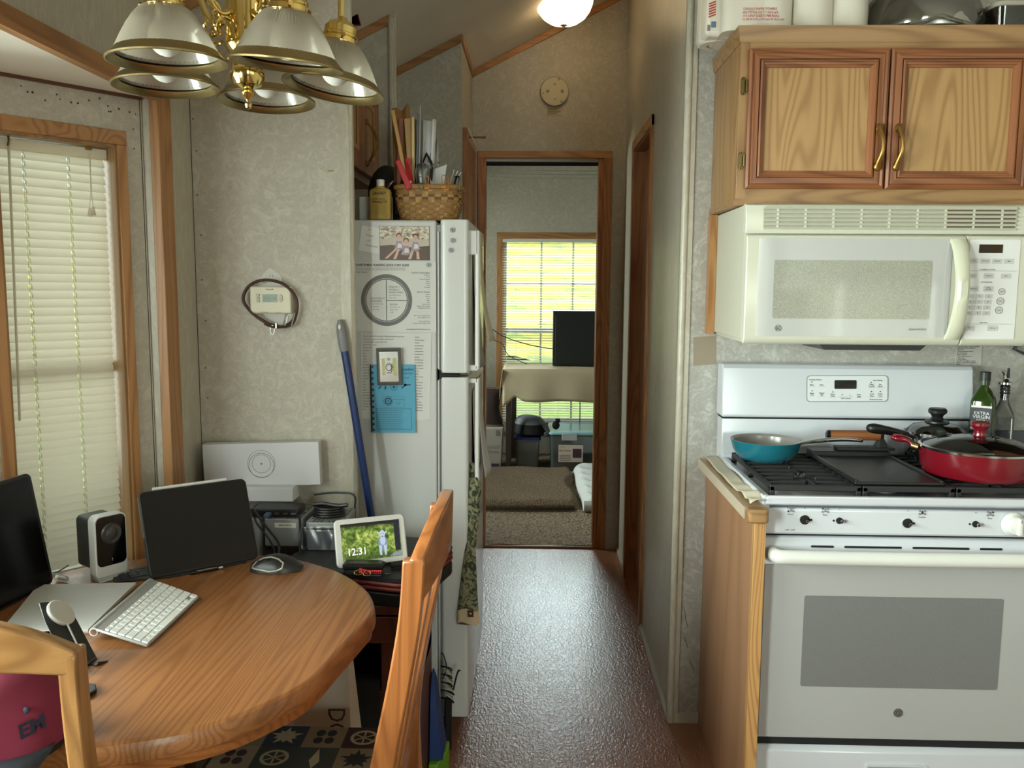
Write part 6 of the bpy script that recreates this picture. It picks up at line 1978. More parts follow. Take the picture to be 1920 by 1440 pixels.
bs = thing('wicker_basket', 'woven wicker basket full of paper and tools on the refrigerator', 'basket', (-0.347, 2.72, FT))
bxc, byc = (-0.449 + -0.24) / 2, 2.74
bhw = (-0.24 - -0.449) / 2
bzt = 1.76
def bring(z, w_, d_, k=0.0, rad=0.05, amp=0.0, n=64, fr_=0):
    o_ = rrect(bxc - w_, bxc + w_, byc - d_, byc + d_, min(rad, d_ * 0.9), 8)
    L = [0.0]
    for i in range(len(o_)):
        a, b_ = o_[i], o_[(i + 1) % len(o_)]
        L.append(L[-1] + math.hypot(b_[0] - a[0], b_[1] - a[1]))
    out = []
    for k in range(n):
        t_ = L[-1] * k / n
        i = max(j for j in range(len(o_)) if L[j] <= t_ + 1e-9)
        u = (t_ - L[i]) / max(1e-9, L[i + 1] - L[i])
        a, b_ = o_[i], o_[(i + 1) % len(o_)]
        out.append((a[0] + (b_[0] - a[0]) * u, a[1] + (b_[1] - a[1]) * u, z))
    return out
wk1, wk2, wk3 = mat('wicker_tan', (146, 108, 60), 0.6), mat('wicker_brown', (92, 60, 32), 0.6), mat('wicker_pale', (176, 138, 84), 0.6)
mb = MB()
bh = bzt - FT
rows_ = 13
lev = [FT + 0.001 + bh * i / rows_ for i in range(rows_ + 1)]
def prof_w(z):
    u = (z - FT) / bh
    return bhw * (0.80 + 0.20 * min(1.0, u * 1.7) ** 0.7), 0.075 * (0.82 + 0.18 * min(1.0, u * 1.7) ** 0.7)
for r_ in range(rows_):
    z0, z1 = lev[r_], lev[r_ + 1]
    w0, d0 = prof_w(z0); w1_, d1_ = prof_w(z1)
    A = bring(z0, w0, d0); B = bring((z0 + z1) / 2, (w0 + w1_) / 2, (d0 + d1_) / 2); C_ = bring(z1, w1_, d1_)
    n = len(A)
    for k in range(n):
        l = (k + 1) % n
        over = ((k // 2) + r_) % 2
        s_ = 1.018 if over else 0.992
        if r_ in (8, 9):
            mb.m(wk3 if ((k // 2) + r_) % 2 else wk2)
        else:
            mb.m(wk1 if over else (wk3 if (k * 7 + r_ * 3) % 5 == 0 else wk1))
        def sc(p, f_):
            return (bxc + (p[0] - bxc) * f_, byc + (p[1] - byc) * f_, p[2])
        mb.add([sc(A[k], 0.992), sc(A[l], 0.992), sc(B[l], s_), sc(B[k], s_)], [(0, 1, 2, 3)])
        mb.add([sc(B[k], s_), sc(B[l], s_), sc(C_[l], 0.992), sc(C_[k], 0.992)], [(0, 1, 2, 3)])
mb.m(wk1).poly(bring(FT + 0.002, bhw * 0.8, 0.06))
part(bs, 'weave', mb)
mb = MB().m(wk1).tube(bring(bzt, bhw * 1.005, 0.0755), 0.006, 8, closed=True, flat=1.3)
part(bs, 'rim', mb)

bi_ = FT + 0.03
def slab(name, base, top, w_, d_, m_, label, cat, group=None, bev=0.001):
    b0, t0 = Vector(base), Vector(top)
    ax = (t0 - b0).normalized()
    xd = Vector((1, 0, 0)); xd = (xd - ax * xd.dot(ax)).normalized()
    yd = ax.cross(xd)
    mb = MB().m(m_)
    mb.loft([[tuple(p + xd * (sx_ * w_ / 2) + yd * (sy_ * d_ / 2)) for sx_, sy_ in ((-1, -1), (1, -1), (1, 1), (-1, 1))] for p in (b0, t0)])
    return single(name, mb, None, label, cat, group, bevel=bev)
kraft = mat('kraft_paper', (150, 108, 62), 0.8)
slab('wooden_ruler', (bxc - 0.055, byc + 0.00, bi_), (-0.456, 2.72, 1.999), 0.011, 0.006, mat('ruler_wood', (192, 150, 88), 0.5), 'tall pale wooden ruler leaning left in the wicker basket', 'ruler')
mb = MB().m(kraft)
k0, k1 = (-0.462, 2.76, 1.803), (-0.439, 2.78, 2.018)
mb.grid(lambda u, v: (k0[0] + 0.003 + 0.058 * u - 0.012 * v, byc + 0.03 + 0.02 * v + 0.004 * sin(6 * u), bi_ + (k1[2] - bi_) * v + (0.016 * sin(9 * u) * u if v > 0.99 else 0)), 10, 6)
single('kraft_envelope', mb, None, 'torn brown kraft envelope standing at the back of the basket', 'envelope', solid=0.002)
for (a, b_, m_, lb_, nm, w_) in (((748, 330), (752, 222), mat('pink_envelope', (150, 96, 88), 0.7), 'thin pinkish brown envelope in the basket beside the ruler', 'envelope', 0.012), ((772, 330), (764, 222), mat('buff_envelope', (186, 152, 104), 0.7), 'buff envelope in the middle of the basket', 'envelope', 0.022), ((777, 330), (776, 222), mat('ivory_card', (206, 182, 134), 0.6), 'narrow ivory card standing in the middle of the basket', 'card', 0.008), ((783, 330), (786, 215), mat('slate_folder', (96, 100, 104), 0.6), 'thin slate grey folder in the basket', 'folder', 0.006), ((787, 330), (790, 200), mat('grey_pad', (150, 150, 148), 0.6), 'tallest thin grey pad in the basket', 'pad', 0.005)):
    xb, _, zb_ = at2 = (0, 0, 0)
    pa = {748: (-0.443, 2.75, 1.802), 772: (-0.402, 2.75, 1.802), 777: (-0.393, 2.745, 1.801), 783: (-0.383, 2.75, 1.802), 787: (-0.377, 2.755, 1.803)}[a[0]]
    pb = {752: (-0.435, 2.75, 1.979), 764: (-0.414, 2.75, 1.979), 776: (-0.393, 2.745, 1.978), 786: (-0.377, 2.75, 1.991), 790: (-0.371, 2.755, 2.016)}[b_[0]]
    dv = (Vector(pb) - Vector(pa)); st0 = Vector(pa) - dv * ((pa[2] - bi_) / dv.z)
    slab(nm, st0, pb, w_, 0.05 if w_ < 0.01 else 0.004, m_, lb_, cat=nm)
mb = MB().m(mat('rolled_white', (206, 206, 208), 0.6))
q0, q1 = (-0.37, 2.74, 1.793), (-0.373, 2.74, 1.974)
mb.grid(lambda u, v: (q0[0] + 0.004 + 0.020 * (1 - cos(u * 4.2)) * (0.7 + 0.3 * v) + 0.004 * v, byc + 0.004 + 0.018 * sin(u * 4.2), bi_ + (q1[2] - bi_) * v), 16, 4)
single('rolled_paper', mb, None, 'loosely rolled white paper sheet standing in the basket', 'paper', solid=0.001)
mb = MB().m(mat('white_sheet_b', (196, 196, 196), 0.7))
q2, q3 = (-0.345, 2.75, 1.802), (-0.318, 2.76, 1.935)
mb.grid(lambda u, v: (q2[0] - 0.02 + 0.045 * u, byc + 0.028 + 0.01 * sin(3 * u), bi_ + 0.02 + (q3[2] - bi_ - 0.02) * v * (0.62 + 0.38 * u ** 2)), 10, 4)
single('paper_sheet', mb, None, 'torn white sheet rising to a point on the right of the basket', 'paper', solid=0.001)
redp = mat('red_plastic', (178, 30, 36), 0.35)
mb = MB().m(redp)
ra, rb, rc_, rd = (-0.439, 2.665, 1.834), (-0.425, 2.665, 1.842), (-0.388, 2.66, 1.756), (-0.404, 2.66, 1.747)
mb.prism([(p[0], p[2]) for p in (ra, rb, rc_, rd)], 'Y', 2.655, 2.663)
single('hacksaw_handle', mb, None, 'flat red plastic handle hooked over the front rim of the basket', 'tool', bevel=0.002)
mb = MB().m(redp)
ra, rb, rc_, rd, re_ = (-0.416, 2.7, 1.848), (-0.399, 2.7, 1.851), (-0.395, 2.7, 1.809), (-0.385, 2.7, 1.763), (-0.412, 2.7, 1.766)
mb.prism([(p[0], p[2]) for p in (ra, rb, rc_, rd, re_)], 'Y', 2.697, 2.705)
mb.m(mat('hole_pale', (220, 206, 196), 0.5)).prism(circ(-0.398, 1.777, 0.0035, 10, 0.0045), 'Y', 2.6962, 2.698)
single('scissors', mb, None, 'red handled scissors standing in the basket behind the flat red handle', 'scissors', bevel=0.002)
mb = MB().m(black_plastic)
ra = (-0.352, 2.73, 1.876)
mb.tube([(-0.364, 2.73, 1.841), (-0.352, 2.73, 1.868), (-0.338, 2.73, 1.842), (-0.332, 2.73, 1.819)], [0.006, 0.011, 0.009, 0.004], 8, flat=0.5)
mb.m(steel).tube([(-0.337, 2.72, 1.828), (-0.309, 2.71, 1.836)], 0.004, 8)
mb.m(black_plastic).tube([(-0.335, 2.725, 1.822), (-0.342, 2.74, 1.765)], 0.005, 8)
single('hole_punch', mb, None, 'black handled tool with steel tip poking from the basket', 'tool')
mb = MB().m(thin_glass('clear_wrap', (206, 206, 202), 0.1, 0.3))
rr = random.Random(2)
cxw, czw = -0.362, 1.804
mb.loft([[(cxw + (0.004 + r_) * cos(2 * pi * k / 12) * rr.uniform(0.8, 1.2), 2.70 + 0.6 * r_ * sin(2 * pi * k / 12), czw + z) for k in range(12)] for r_, z in ((0.012, -0.03), (0.018, -0.01), (0.02, 0.01), (0.012, 0.026), (0.004, 0.03))])
single('cellophane_bag', mb, None, 'crinkled clear cellophane bag in the front of the basket', 'bag')
mb = MB().m(mat('card_grey', (186, 186, 184), 0.5)).prism([(p[0], p[2]) for p in ((-0.339, 2.735, 1.772), (-0.334, 2.735, 1.82), (-0.289, 2.735, 1.836), (-0.299, 2.735, 1.772))], 'Y', 2.735, 2.739)
single('grey_card', mb, None, 'pale grey card leaning inside the basket, between the clips', 'card')
wires = [mat('clip_green', (80, 92, 70), 0.4, 0.6), mat('clip_orange', (176, 112, 48), 0.4, 0.6)]
for i, (px, m_, lb_) in enumerate(((0, 0, 'dark green wire binder clip on the basket rim, leftmost clip'), (1, 1, 'orange brown wire binder clip on the basket rim beside the green clip'), (2, 1, 'orange brown wire binder clip on the basket rim, third from left'), (3, 1, 'orange brown wire binder clip on the basket rim, fourth from left'))):
    bx__, bz__ = ((-0.36, 1.772), (-0.342, 1.772), (-0.291, 1.776), (-0.281, 1.769))[px]
    mb = MB().m(wires[m_]).tube(spline([(bx__ - 0.008, 2.659, bz__ - 0.018), (bx__ - 0.004, 2.659, bz__ - 0.002), (bx__ - 0.006, 2.659, bz__ + 0.012), (bx__, 2.659, bz__ + 0.018), (bx__ + 0.006, 2.659, bz__ + 0.012), (bx__ + 0.004, 2.659, bz__ - 0.002), (bx__ + 0.007, 2.659, bz__ - 0.016)], 4), 0.0013, 6)
    mb.box(bx__ - 0.007, bx__ + 0.007, 2.6575, 2.667, bz__ - 0.021, bz__ - 0.016)
    single('binder_clip', mb, None, lb_, 'clip', 'binder clips on the basket rim')
for i, lb_ in enumerate(('steel fork handle fanned at the right of the basket, leftmost', 'steel fork handle fanned at the right of the basket, middle', 'steel fork handle fanned at the right of the basket, rightmost')):
    x_ = -0.287 + i * 0.007
    mb = MB().m(chrome).tube([(x_, 2.72, bi_ + 0.03), (x_ + 0.010, 2.722, bzt + 0.02), (x_ + 0.022 + 0.004 * i, 2.724, bzt + 0.058 - 0.004 * i)], [0.003, 0.003, 0.0045], 8, flat=0.5)
    single('fork', mb, None, lb_, 'cutlery', 'steel handles in the basket')
mb = MB()
rr = random.Random(9)
for k in range(7):
    a = rr.uniform(0.0, 1.0)
    mb.m(black_gloss if k % 3 else chrome).tube(spline([(-0.272 + 0.012 * a, 2.69 + 0.01 * rr.random(), bzt - 0.015), (-0.262 + 0.012 * rr.random(), 2.69, bzt + 0.03), (-0.249 + 0.006 * rr.random(), 2.69, bzt + 0.028), (-0.245, 2.675, bzt - 0.02 + 0.01 * rr.random())], 5), 0.0022, 6)
single('tangled_cords', mb, None, 'tangle of dark cords and wires at the right end of the basket', 'cords')
# clutter behind the bottle
mb = MB().m(black_matte).ball((-0.505, 2.90, FT + 0.100), (0.064, 0.10, 0.099), 20, 12)
single('black_bag', mb, None, 'rounded black bag standing on the refrigerator behind the oil bottle', 'bag')
mb = MB().m(mat('white_carton', (196, 194, 188), 0.6)).box(-0.565, -0.46, 2.72, 2.735, FT + 0.001, FT + 0.078)
single('white_carton', mb, None, 'small white carton behind the yellow oil bottle', 'box', bevel=0.002)
mb = MB().m(mat('magazine_dark', (52, 54, 54), 0.4)).box(-0.60, -0.43, 2.62, 2.66, FT + 0.0005, FT + 0.012)
mb = MB().m(mat('magazine_dark', (60, 62, 60), 0.4)).box(-0.66, -0.60, 2.64, 2.70, FT + 0.001, FT + 0.07)
single('dark_box', mb, None, 'dark box at the left end of the refrigerator top', 'box', bevel=0.002)
mb = MB().m(chrome).tube([(-0.500, 2.76, FT + 0.079), (-0.475, 2.75, FT + 0.112), (-0.455, 2.745, FT + 0.128)], [0.012, 0.018, 0.012], 12, flat=0.6)
single('glass_bauble', mb, None, 'shiny silver green stopper behind the white bottle cap', 'ornament')

# ================================================================= dining table and chairs
TZ = 0.75
outline = [(-0.348, 1.79), (-0.353, 1.735), (-0.374, 1.60), (-0.398, 1.46), (-0.44, 1.38), (-0.50, 1.307), (-0.58, 1.255), (-0.69, 1.219), (-0.80, 1.207), (-0.92, 1.212), (-1.05, 1.245), (-1.17, 1.32), (-1.26, 1.44), (-1.305, 1.58), (-1.305, 1.74), (-1.265, 1.88), (-1.19, 1.995), (-1.09, 2.085), (-0.98, 2.14), (-0.86, 2.168), (-0.73, 2.170), (-0.63, 2.145), (-0.55, 2.098), (-0.48, 2.043), (-0.41, 1.955), (-0.369, 1.875)]
outl = [(p.x, p.y) for p in spline([(a, b, 0) for a, b in outline], 4, closed=True)]
cen = (-0.82, 1.69)
def inset(d):
    out = []
    for x, y in outl:
        l = math.hypot(x - cen[0], y - cen[1])
        out.append((cen[0] + (x - cen[0]) * (1 - d / l), cen[1] + (y - cen[1]) * (1 - d / l)))
    return out
tb = thing('dining_table', 'rounded orange oak dining table covered with devices in the bay corner', 'table', (-0.82, 1.69, 0))
mb = MB().m(table_x).loft([[(x, y, z) for x, y in inset(d)] for d, z in ((0.008, 0.712), (0.002, 0.714), (0.0, 0.722), (0.001, 0.738), (0.004, 0.746), (0.010, TZ - 0.0005), (0.013, TZ))])
part(tb, 'tabletop', mb)
edge = wood('table_edge_oak', (158, 98, 50), (112, 64, 30), 'X', 9, 7, rough=0.35, grain=0.7)
mb = MB().m(edge).loft([[(x, y, z) for x, y in inset(d)] for d, z in ((0.013, 0.690), (0.009, 0.692), (0.007, 0.712))])
part(tb, 'moulding', mb)
mb = MB().m(chair_v).lathe([(0.06, 0.12), (0.075, 0.18), (0.055, 0.26), (0.07, 0.4), (0.085, 0.5), (0.06, 0.6), (0.10, 0.68), (0.14, 0.691)], (-0.84, 1.69, 0), 28)
part(tb, 'pedestal', mb)
for k in range(4):
    a = radians(45 + 90 * k)
    mb = MB().m(chair_v).tube([(-0.84 + 0.05 * cos(a), 1.69 + 0.05 * sin(a), 0.17), (-0.84 + 0.22 * cos(a), 1.69 + 0.22 * sin(a), 0.11), (-0.84 + 0.36 * cos(a), 1.69 + 0.36 * sin(a), 0.028)], [0.04, 0.034, 0.027], 10)
    part(tb, 'foot', mb)

# ---- chair: faces +y in its own frame, back at -y
tap = {n: mat('tapestry_' + n, c_, 0.95) for n, c_ in (('green', (50, 54, 48)), ('beige', (118, 102, 80)), ('maroon', (56, 26, 30)), ('plum', (64, 44, 60)), ('brown', (72, 54, 40)), ('navy', (40, 44, 56)), ('tan', (130, 114, 90)), ('cream', (152, 142, 114)), ('black', (30, 28, 28)))}
SY = [(0.0, -0.262), (0.15, -0.238), (0.30, -0.222), (0.45, -0.214), (0.52, -0.217), (0.62, -0.231), (0.75, -0.257), (0.88, -0.279), (0.985, -0.287)]
def chair(label, loc, rz, splats, pale):
    wv = chair_lit if pale else chair_v
    t_ = thing('dining_chair', label, 'chair', loc, (0, 0, rz), 'oak dining chairs')
    pts = spline([(0, y, z) for z, y in SY], 5)
    for s_ in (-1, 1):
        R_ = []
        for p in pts:
            u = p.z / 0.985
            hw = 0.0125 if p.z > 0.3 else 0.015
            d_ = 0.022 + 0.006 * math.exp(-((p.z - 0.42) / 0.16) ** 2) - 0.002 * u
            x = s_ * (0.190 - 0.012 * max(0, (0.45 - p.z)))
            R_.append([(x - hw, p.y - d_, p.z), (x + hw, p.y - d_, p.z), (x + hw, p.y + d_, p.z), (x - hw, p.y + d_, p.z)])
        part(t_, 'back_post', MB().m(wv).loft(R_), bevel=0.004)
    # arched top rail, bowed backwards
    R_ = []
    for i in range(15):
        x = -0.2015 + 0.403 * i / 14
        u = (x / 0.2015) ** 2
        zt = 1.050 - 0.062 * u ** 1.2
        zb = (0.958 if pale else 0.915) + 0.022 * (1 - u) - 0.006 * u
        yb = -0.285 - 0.028 * (1 - u)
        R_.append([(x, yb - 0.017, zb), (x, yb + 0.010, zb), (x, yb + 0.007, zt - 0.004), (x, yb, zt), (x, yb - 0.020, zt)])
    part(t_, 'top_rail', MB().m(wood('chair_rail_oak', (160, 99, 53), (116, 66, 33), 'X', 8, 7, rough=0.3, coat=0.2, grain=0.6) if not pale else wood('chair_rail_lit', (168, 124, 76), (122, 82, 46), 'X', 7, 6, rough=0.3, coat=0.2)).loft(R_), bevel=0.004)  # the near chair's rail uses a lit copy of the oak
    for x in splats:
        R_ = []
        for z in (0.47, 0.60, 0.75, 0.975 if pale else 0.93):
            u = (x / 0.2015) ** 2
            k = (z - 0.47) / 0.45
            y = -0.222 - 0.060 * k - 0.028 * (1 - u) * k
            R_.append([(x - 0.022, y - 0.006, z), (x + 0.022, y - 0.006, z), (x + 0.022, y + 0.006, z), (x - 0.022, y + 0.006, z)])
        part(t_, 'splat', MB().m(wv).loft(R_), bevel=0.003)
    part(t_, 'lower_rail', MB().m(wv).box(-0.18, 0.18, -0.230, -0.206, 0.44, 0.50), bevel=0.004)
    part(t_, 'seat_frame', MB().m(wv).loft([[(x, y, z) for x, y in rrect(-0.19, 0.19, -0.2, 0.18, 0.03)] for z in (0.385, 0.43)]), bevel=0.004)
    for s_ in (-1, 1):
        part(t_, 'front_leg', MB().m(wv).tube([(s_ * 0.175, 0.158, 0.0), (s_ * 0.17, 0.15, 0.39)], [0.014, 0.020], 12))
        part(t_, 'stretcher', MB().m(wv).box(s_ * 0.176 - 0.009, s_ * 0.176 + 0.009, -0.215, 0.15, 0.20, 0.225), bevel=0.004)
    R_ = [[(x, y, z) for x, y in rrect(-0.19 + d, 0.19 - d, -0.19 + d, 0.185 - d, 0.04, 5)] for d, z in ((0.012, 0.431), (0.0, 0.445), (0.003, 0.462), (0.018, 0.4715))]
    mb = MB().m(tap['brown']).loft(R_)
    cu_ = part(t_, 'cushion', mb, label='patchwork tapestry cushion')
    mb = MB()
    zz = 0.4722
    n = 4
    rr = random.Random(4)
    names = ['green', 'tan', 'green', 'maroon', 'beige', 'cream', 'plum', 'navy', 'beige', 'brown', 'maroon', 'green', 'maroon', 'brown', 'green', 'beige', 'black', 'tan', 'navy', 'maroon', 'green', 'beige', 'plum', 'brown', 'tan']
    cs = 0.345 / n
    def leaf(cx, cy, r_, col, kind):
        mb.m(tap[col])
        if kind == 0:      # maple leaf
            o = []
            for k in range(20):
                a = 2 * pi * k / 20
                o.append((cx + r_ * (1.0 if k % 4 == 0 else (0.5 if k % 2 else 0.72)) * cos(a), cy + r_ * (1.0 if k % 4 == 0 else (0.5 if k % 2 else 0.72)) * sin(a), zz + 0.0006))
            mb.poly(o)
        elif kind == 1:    # long leaf
            mb.poly([(cx - r_, cy, zz + 0.0006), (cx - r_ * 0.3, cy - r_ * 0.3, zz + 0.0006), (cx + r_, cy, zz + 0.0006), (cx - r_ * 0.2, cy + r_ * 0.3, zz + 0.0006)])
        elif kind == 2:    # ring motif
            o = circ(cx, cy, r_ * 0.8, 20); i = circ(cx, cy, r_ * 0.6, 20)
            mb.add([(p[0], p[1], zz + 0.0006) for p in o + i], [(k, (k + 1) % 20, 20 + (k + 1) % 20, 20 + k) for k in range(20)])
            for k in range(3):
                a = pi * k / 3
                mb.poly([(cx + r_ * 0.6 * cos(a) - 0.002 * sin(a), cy + r_ * 0.6 * sin(a) + 0.002 * cos(a), zz + 0.0006), (cx + r_ * 0.6 * cos(a) + 0.002 * sin(a), cy + r_ * 0.6 * sin(a) - 0.002 * cos(a), zz + 0.0006), (cx - r_ * 0.6 * cos(a) + 0.002 * sin(a), cy - r_ * 0.6 * sin(a) - 0.002 * cos(a), zz + 0.0006), (cx - r_ * 0.6 * cos(a) - 0.002 * sin(a), cy - r_ * 0.6 * sin(a) + 0.002 * cos(a), zz + 0.0006)])
        else:              # butterfly
            for sx_, sy_ in ((-1, 1), (1, 1), (-1, -1), (1, -1)):
                mb.poly([(cx + sx_ * r_ * 0.4 + r_ * 0.36 * cos(2 * pi * k / 10), cy + sy_ * r_ * 0.32 + r_ * 0.28 * sin(2 * pi * k / 10), zz + 0.0006) for k in range(10)])
    for i in range(n):
        for j in range(n):
            x0_, y0_ = -0.1725 + i * cs, -0.17 + j * cs
            cn = names[(i * n + j * 3) % 25]
            mb.m(tap[cn]).poly([(x0_, y0_, zz), (x0_ + cs, y0_, zz), (x0_ + cs, y0_ + cs, zz), (x0_, y0_ + cs, zz)])
            leaf(x0_ + cs / 2, y0_ + cs / 2, cs * 0.44, 'cream' if cn in ('green', 'maroon', 'navy', 'black', 'brown', 'plum') else ('maroon' if (i + j) % 2 else 'black'), (i * 2 + j) % 4)
    part(cu_, 'leaf_patches', mb)
    return t_
chair('oak dining chair at the right end of the table, back towards the hallway', (-0.497, 1.63, 0), radians(90), (-0.10, 0.0, 0.10), False)
chair('oak dining chair nearest the camera, maroon cap behind its back', (-0.840, 1.298, 0), radians(10), (-0.085, 0.040), True)

# ---- maroon cap on the table edge behind the near chair
cp_ = thing('baseball_cap', 'maroon baseball cap with dark grey brim behind the near chair back', 'cap', (-0.78, 1.17, 0.72))
cm = mat('maroon_cotton', (118, 34, 58), 0.9)
ccx_, ccy_ = -0.815, 1.215
def capr(z, w_, d_, n=28):
    return [(ccx_ + w_ * cos(2 * pi * k / n), ccy_ + d_ * sin(2 * pi * k / n), z) for k in range(n)]
mb = MB().m(cm).loft([capr(0.768, 0.098, 0.085), capr(0.797, 0.100, 0.087), capr(0.832, 0.094, 0.080), capr(0.862, 0.075, 0.064), capr(0.882, 0.045, 0.038), capr(0.889, 0.008, 0.008)])
part(cp_, 'crown', mb)
mb = MB().m(mat('cap_navy', (34, 36, 58), 0.8))
ca_ = radians(324)
cd_ = Vector((cos(ca_), sin(ca_), 0))
cpt = Vector((ccx_ + 0.101 * cos(ca_), ccy_ + 0.088 * sin(ca_), 0.812))
mb.text('EM', 0.030, cpt, xd=(-sin(ca_), cos(ca_), 0.12), yd=(0.12 * sin(ca_), -0.12 * cos(ca_), 1), align='CENTER', bold=0.04)
mb.ball(cpt + Vector((-0.008, 0.0, 0.026)), (0.005, 0.003, 0.005), 10, 6)
part(cp_, 'lettering', mb, label='navy lettering')
mb = MB().m(mat('cap_brim_grey', (48, 52, 60), 0.9))
n = 18
inn, out_ = [], []
for k in range(n + 1):
    a = radians(205 + 140 * k / n)
    e = sin(pi * k / n)
    inn.append((ccx_ + 0.098 * cos(a), ccy_ + 0.085 * sin(a), 0.771))
    out_.append((ccx_ + 0.10 * cos(a) * (1 + 0.06 * e) + 0.012 * e, ccy_ + 0.085 * sin(a) - 0.055 * e, 0.771 - 0.050 * e))
mb.add(inn + out_, [(k, k + 1, n + 2 + k, n + 1 + k) for k in range(n)])
part(cp_, 'brim', mb, solid=0.004)
mb = MB().m(black_matte).loft([capr(0.752, 0.090, 0.075), capr(0.771, 0.096, 0.083)])
part(cp_, 'sweatband', mb)

# ---- devices on the table
def turned(name, label, cat, loc, rz, group=None, rx=0.0):
    return thing(name, label, cat, loc, (rx, 0, rz), group)
# tablet in its black case, leaning back
ipad = turned('tablet', 'black tablet standing in a dark keyboard case in the middle of the table', 'tablet', (-0.8165, 2.035, TZ), math.atan2(0.17, 0.205))
TLT = radians(22)
def tl(x, h, d=0.0):
    """along the screen, up the screen, out of the screen"""
    return (x, h * sin(TLT) - d * cos(TLT), 0.004 + h * cos(TLT) + d * sin(TLT))
Mt = Matrix(((1, 0, 0, 0), (0, sin(TLT), -cos(TLT), 0), (0, cos(TLT), sin(TLT), 0.005), (0, 0, 0, 1)))   # x, up, out -> own frame
mb = MB(Mt).m(mat('tablet_case_black', (26, 25, 26), 0.6)).prism(rrect(-0.134, 0.134, 0, 0.212, 0.014, 5), 'Z', -0.012, 0.0)
part(ipad, 'case', mb, bevel=0.003)
mb = MB(Mt).m(mat('screen_black', (10, 9, 9), 0.22, spec=0.3)).prism(rrect(-0.130, 0.130, 0.006, 0.208, 0.011, 5), 'Z', 0.0, 0.0015)
part(ipad, 'screen', mb)
mb = MB(Mt).m(mat('case_edge_grey', (104, 104, 110), 0.3, 0.6)).box(-0.1355, -0.1335, 0.10, 0.20, -0.009, -0.002)
part(ipad, 'side_button', mb)
mb = MB(Mt).m(mat('tablet_case_black', (26, 25, 26), 0.6)).add([(-0.125, 0.11, -0.012), (-0.06, 0.11, -0.012), (-0.085, -0.01, -0.075), (-0.11, -0.01, -0.075)], [(0, 1, 2, 3)])
part(ipad, 'kickstand', mb, solid=0.003)
mb = MB().m(mat('tablet_case_black', (26, 25, 26), 0.6)).prism([(-0.205, 0.035), (-0.09, -0.005), (0.10, -0.005), (0.10, 0.06), (-0.09, 0.105), (-0.20, 0.09)], 'Z', 0.0005, 0.0055)
kb_ = part(ipad, 'keyboard_cover', mb, bevel=0.001)
mb = MB().m(mat('dark_keys', (44, 44, 46), 0.6))
for i in range(5):
    for j in range(6):
        x, y = -0.19 + 0.021 * j, 0.035 + 0.0135 * i
        if y > 0.03 - (x + 0.205) * 0.33 and y < 0.097:
            mb.box(x, x + 0.018, y, y + 0.0105, 0.005, 0.0075)
part(kb_, 'keys', mb)
def own(t_, p):
    r = Matrix.Rotation(t_.rotation_euler[2], 4, 'Z')
    return Vector(t_.location) + (r @ Vector(p))
single('stylus', MB().m(white_plastic).tube([own(ipad, tl(-0.098, 0.2170, -0.006)), own(ipad, tl(0.085, 0.2170, -0.006))], 0.0042, 10), None, 'thin white stylus along the top edge of the black tablet', 'stylus')
single('pen', MB().m(black_gloss).tube([own(ipad, (-0.045, -0.012, 0.004)), own(ipad, (0.03, -0.014, 0.004))], 0.0042, 10).m(chrome).tube([own(ipad, (-0.03, -0.016, 0.0085)), own(ipad, (0.02, -0.0175, 0.0085))], 0.0014, 6).tube([own(ipad, (0.024, -0.0138, 0.004)), own(ipad, (0.034, -0.014, 0.004))], 0.0044, 10), None, 'black pen with silver clip lying against the foot of the tablet', 'pen')

# speaker
spk = turned('speaker', 'small black and white computer speaker by the window blind', 'speaker', (-1.045, 1.985, TZ), radians(56))
mb = MB().m(mat('speaker_white', (222, 224, 222), 0.35))
o_ = rrect(-0.040, 0.040, 0.004, 0.158, 0.016, 5); i_ = rrect(-0.0365, 0.0365, 0.0335, 0.1545, 0.013, 5)
mb.prism(o_, 'Y', -0.030, 0.0)
part(spk, 'frame', mb, bevel=0.002)
mb = MB().m(black_gloss).prism(i_, 'Y', -0.032, -0.029)
bf = part(spk, 'front_baffle', mb, bevel=0.002)
mb = MB().m(mat('cone_grey', (58, 58, 60), 0.35)).tube([(0.0, -0.0315, 0.112), (0.0, -0.036, 0.112), (0.0, -0.033, 0.112)], [0.026, 0.023, 0.018], 32).ball((0, -0.032, 0.112), (0.018, 0.006, 0.018), 20, 10)
part(bf, 'driver', mb)
mb = MB().m(chrome).ball((0, -0.0325, 0.047), (0.0012, 0.0008, 0.004), 8, 6)
part(bf, 'logo', mb)
mb = MB().m(mat('speaker_body', (54, 62, 62), 0.5)).prism(rrect(-0.038, 0.038, 0.022, 0.150, 0.014, 5), 'Y', 0.0005, 0.060)
part(spk, 'body', mb, bevel=0.004)
mb = MB().m(mat('speaker_silver', (176, 178, 178), 0.3, 0.4)).loft([[(-0.040, 0.0, 0.0), (0.040, 0.0, 0.0), (0.040, 0.0, 0.020), (-0.040, 0.0, 0.020)], [(-0.040, -0.045, 0.0), (0.040, -0.045, 0.0), (0.040, -0.045, 0.004), (-0.040, -0.045, 0.004)]])
part(spk, 'base', mb, bevel=0.002)
single('audio_cable', MB().m(mat('cable_grey', (120, 120, 118), 0.5)).tube(spline([(-1.17, 2.04, 0.755), (-1.171, 1.995, 0.754), (-1.18, 1.983, 0.754), (-1.156, 1.972, 0.754), (-1.127, 1.958, 0.754)], 5), 0.0022, 6).m(white_plastic).tube([(-1.148, 1.949, 0.757), (-1.114, 1.935, 0.757)], 0.005, 8), None, 'thin grey cable with white plug beside the speaker', 'cable')

